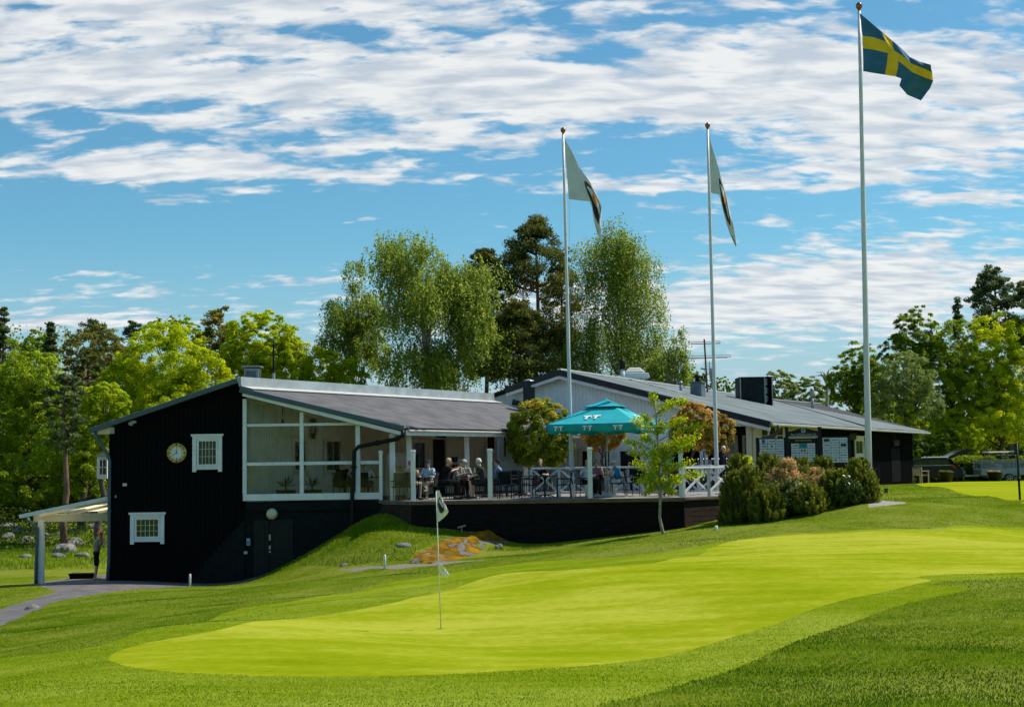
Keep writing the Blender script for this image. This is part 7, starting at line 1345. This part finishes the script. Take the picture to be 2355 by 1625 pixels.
# trailer
YT = 88.4; zt0 = at(2319, 1110.5, YT).z; xw = at(2319.6, 1100, YT).x; t = thing('mesh_trailer', (xw, YT, zt0), 'grey utility trailer with mesh sides at the right edge before the hedge', 'trailer'); xL = at(2258, 1100, YT).x; xR = at(2392, 1100, YT).x
e = MB(); e.box(((xL+xR)/2, YT, zt0+.70), (xR-xL, .05, .36)); e.box(((xL+xR)/2, YT+1.5, zt0+.70), (xR-xL, .05, .36)); e.box((xL, YT+.75, zt0+.70), (.05, 1.5, .36)); e.box(((xL+xR)/2, YT+.75, zt0+.52), (xR-xL, 1.45, .05)); e.build('body', mat('galvanised', (.26, .29, .31), .45, .15, 3, metal=.4), t, bev=.01)
GV = MATS['galvanised']; e = MB()
for yy in (YT, YT+1.5):
    for i in range(41): x = xL+(xR-xL)*i/40; e.tube([(x, yy, zt0+.88), (x, yy, zt0+1.42)], .008 if i % 10 else .025, 4, False)
    for i in range(9): z = zt0+.90+.52*i/8; e.tube([(xL, yy, z), (xR, yy, z)], .008 if 0 < i < 8 else .022, 4, False)
e.build('mesh_sides', GV, t); wheel(t, (xw, YT-.12, zt0+.30), .30, .18, 5); MB().lathe((xw, YT-.1, zt0+.32), [(.40, -.11), (.42, -.11), (.42, .11), (.40, .11)], 24, M9).build('mudguard', TYRE, t) if False else None
e = MB(); e.bar((xL, YT+.4, zt0+.5), (at(2210, 1093, YT).x, YT+.75, zt0+.45), .07, .09); e.bar((xL, YT+1.1, zt0+.5), (at(2210, 1093, YT).x, YT+.75, zt0+.45), .07, .09); e.build('drawbar', GV, t)
xj = at(2223, 1090, YT).x; e = MB(); e.tube([(xj, YT+.6, zt0+.22), (xj-.05, YT+.6, zt0+.98), (xj-.2, YT+.6, zt0+.98)], .028, 8); e.build('jockey_post', GV, t); MB().tube([(xj+.12, YT+.56, zt0+.14), (xj+.12, YT+.64, zt0+.14)], .12, 14).build('jockey_wheel', TYRE, t)
# golf cart behind the trailer
YG = 91.0; xg = at(2300, 1100, YG).x; zg = zt0-.05; t = thing('golf_cart', (xg, YG, zg), 'silver golf cart with a beige roof standing behind the mesh trailer', 'golf cart')
MB().box((xg+.05, YG, zg+.55), (2.2, 1.15, .45)).build('body', mat('silver_blue', (.25, .32, .38), .35, .1, metal=.3), t, bev=.12); MB().box((xg-.25, YG, zg+.98), (.5, 1.0, .5), ry=.1).build('seat', mat('cart_seat', (.4, .4, .38), .6), t, bev=.06)
MB().box((xg-.05, YG, zg+1.98), (1.75, 1.2, .09), taper=.92).build('roof', mat('beige_roof', (.55, .5, .4), .5), t, bev=.03); e = MB()
for dx in (-.8, .75):
    for dy in (-.52, .52): MB().tube([(xg+dx, YG+dy, zg+.7), (xg+dx*.95, YG+dy, zg+1.95)], .022, 6).build('pillar', GREYM, t)
for dx in (-.75, .8): wheel(t, (xg+dx, YG-.5, zg+.24), .24, .16, 5)
# planters and garden chair
for px, w_, lb in ((2176, 36, 'dark round planter tub standing before the estate car'), (2288, 37, 'dark round planter tub standing before the mesh trailer')):
    Yp = 79; c = at(px, 1107, Yp); r_ = wid(w_/2, Yp); c.z = gz(c.x, Yp)-.02; zt = at(px, 1084, Yp).z-c.z; t = thing('planter_tub', c, lb, 'planter'); MB().lathe(c, [(r_*.68, 0), (r_*.94, zt-.06), (r_*1.03, zt-.06), (r_*1.03, zt), (r_*.93, zt), (r_*.90, zt-.1), (0, zt-.1)], 24).build('tub', mat('tub_dark', (.02, .02, .024), .5), t, True)
    n = 260; an = rng.uniform(0, 6.28, n); rr = r_*.8*np.sqrt(rng.uniform(0, 1, n)); leafmesh('flowers', np.column_stack([c.x+np.cos(an)*rr, c.y+np.sin(an)*rr, c.z+zt-.05+rng.uniform(0, .12, n)]), rdir(n), .06, .05, rng.uniform(.3, 1, n), PIERIS if px > 2200 else HEDGE, t)
TEAK = mat('weathered_teak', (.40, .32, .22), .75, .2, 8, stretch=(4, 1, 1)); Yp = 79; c = at(2118, 1107, Yp); c.z = gz(c.x, Yp); t = thing('garden_armchair', c, 'weathered wooden garden armchair standing by the end of the black wall', 'garden chair', rz=R(-58)); ORG[t.name] = V((0, 0, 0))
MB().box((0, 0, .44), (.60, .54, .04)).build('seat', TEAK, t, bev=.01); e = MB(); e.box((0, -.28, .86), (.60, .04, .08)); [e.box((-.24+.08*i, -.28, .66), (.05, .025, .36)) for i in range(7)]; e.box((0, -.28, .50), (.60, .03, .05)); e.build('backrest', TEAK, t)
for x in (-.31, .31):
    for y_, h in ((-.28, .90), (.26, .66)): MB().box((x, y_, h/2), (.06, .06, h)).build('leg', TEAK, t, bev=.005)
    MB().box((x, 0, .68), (.08, .62, .035)).build('armrest', TEAK, t, bev=.005)
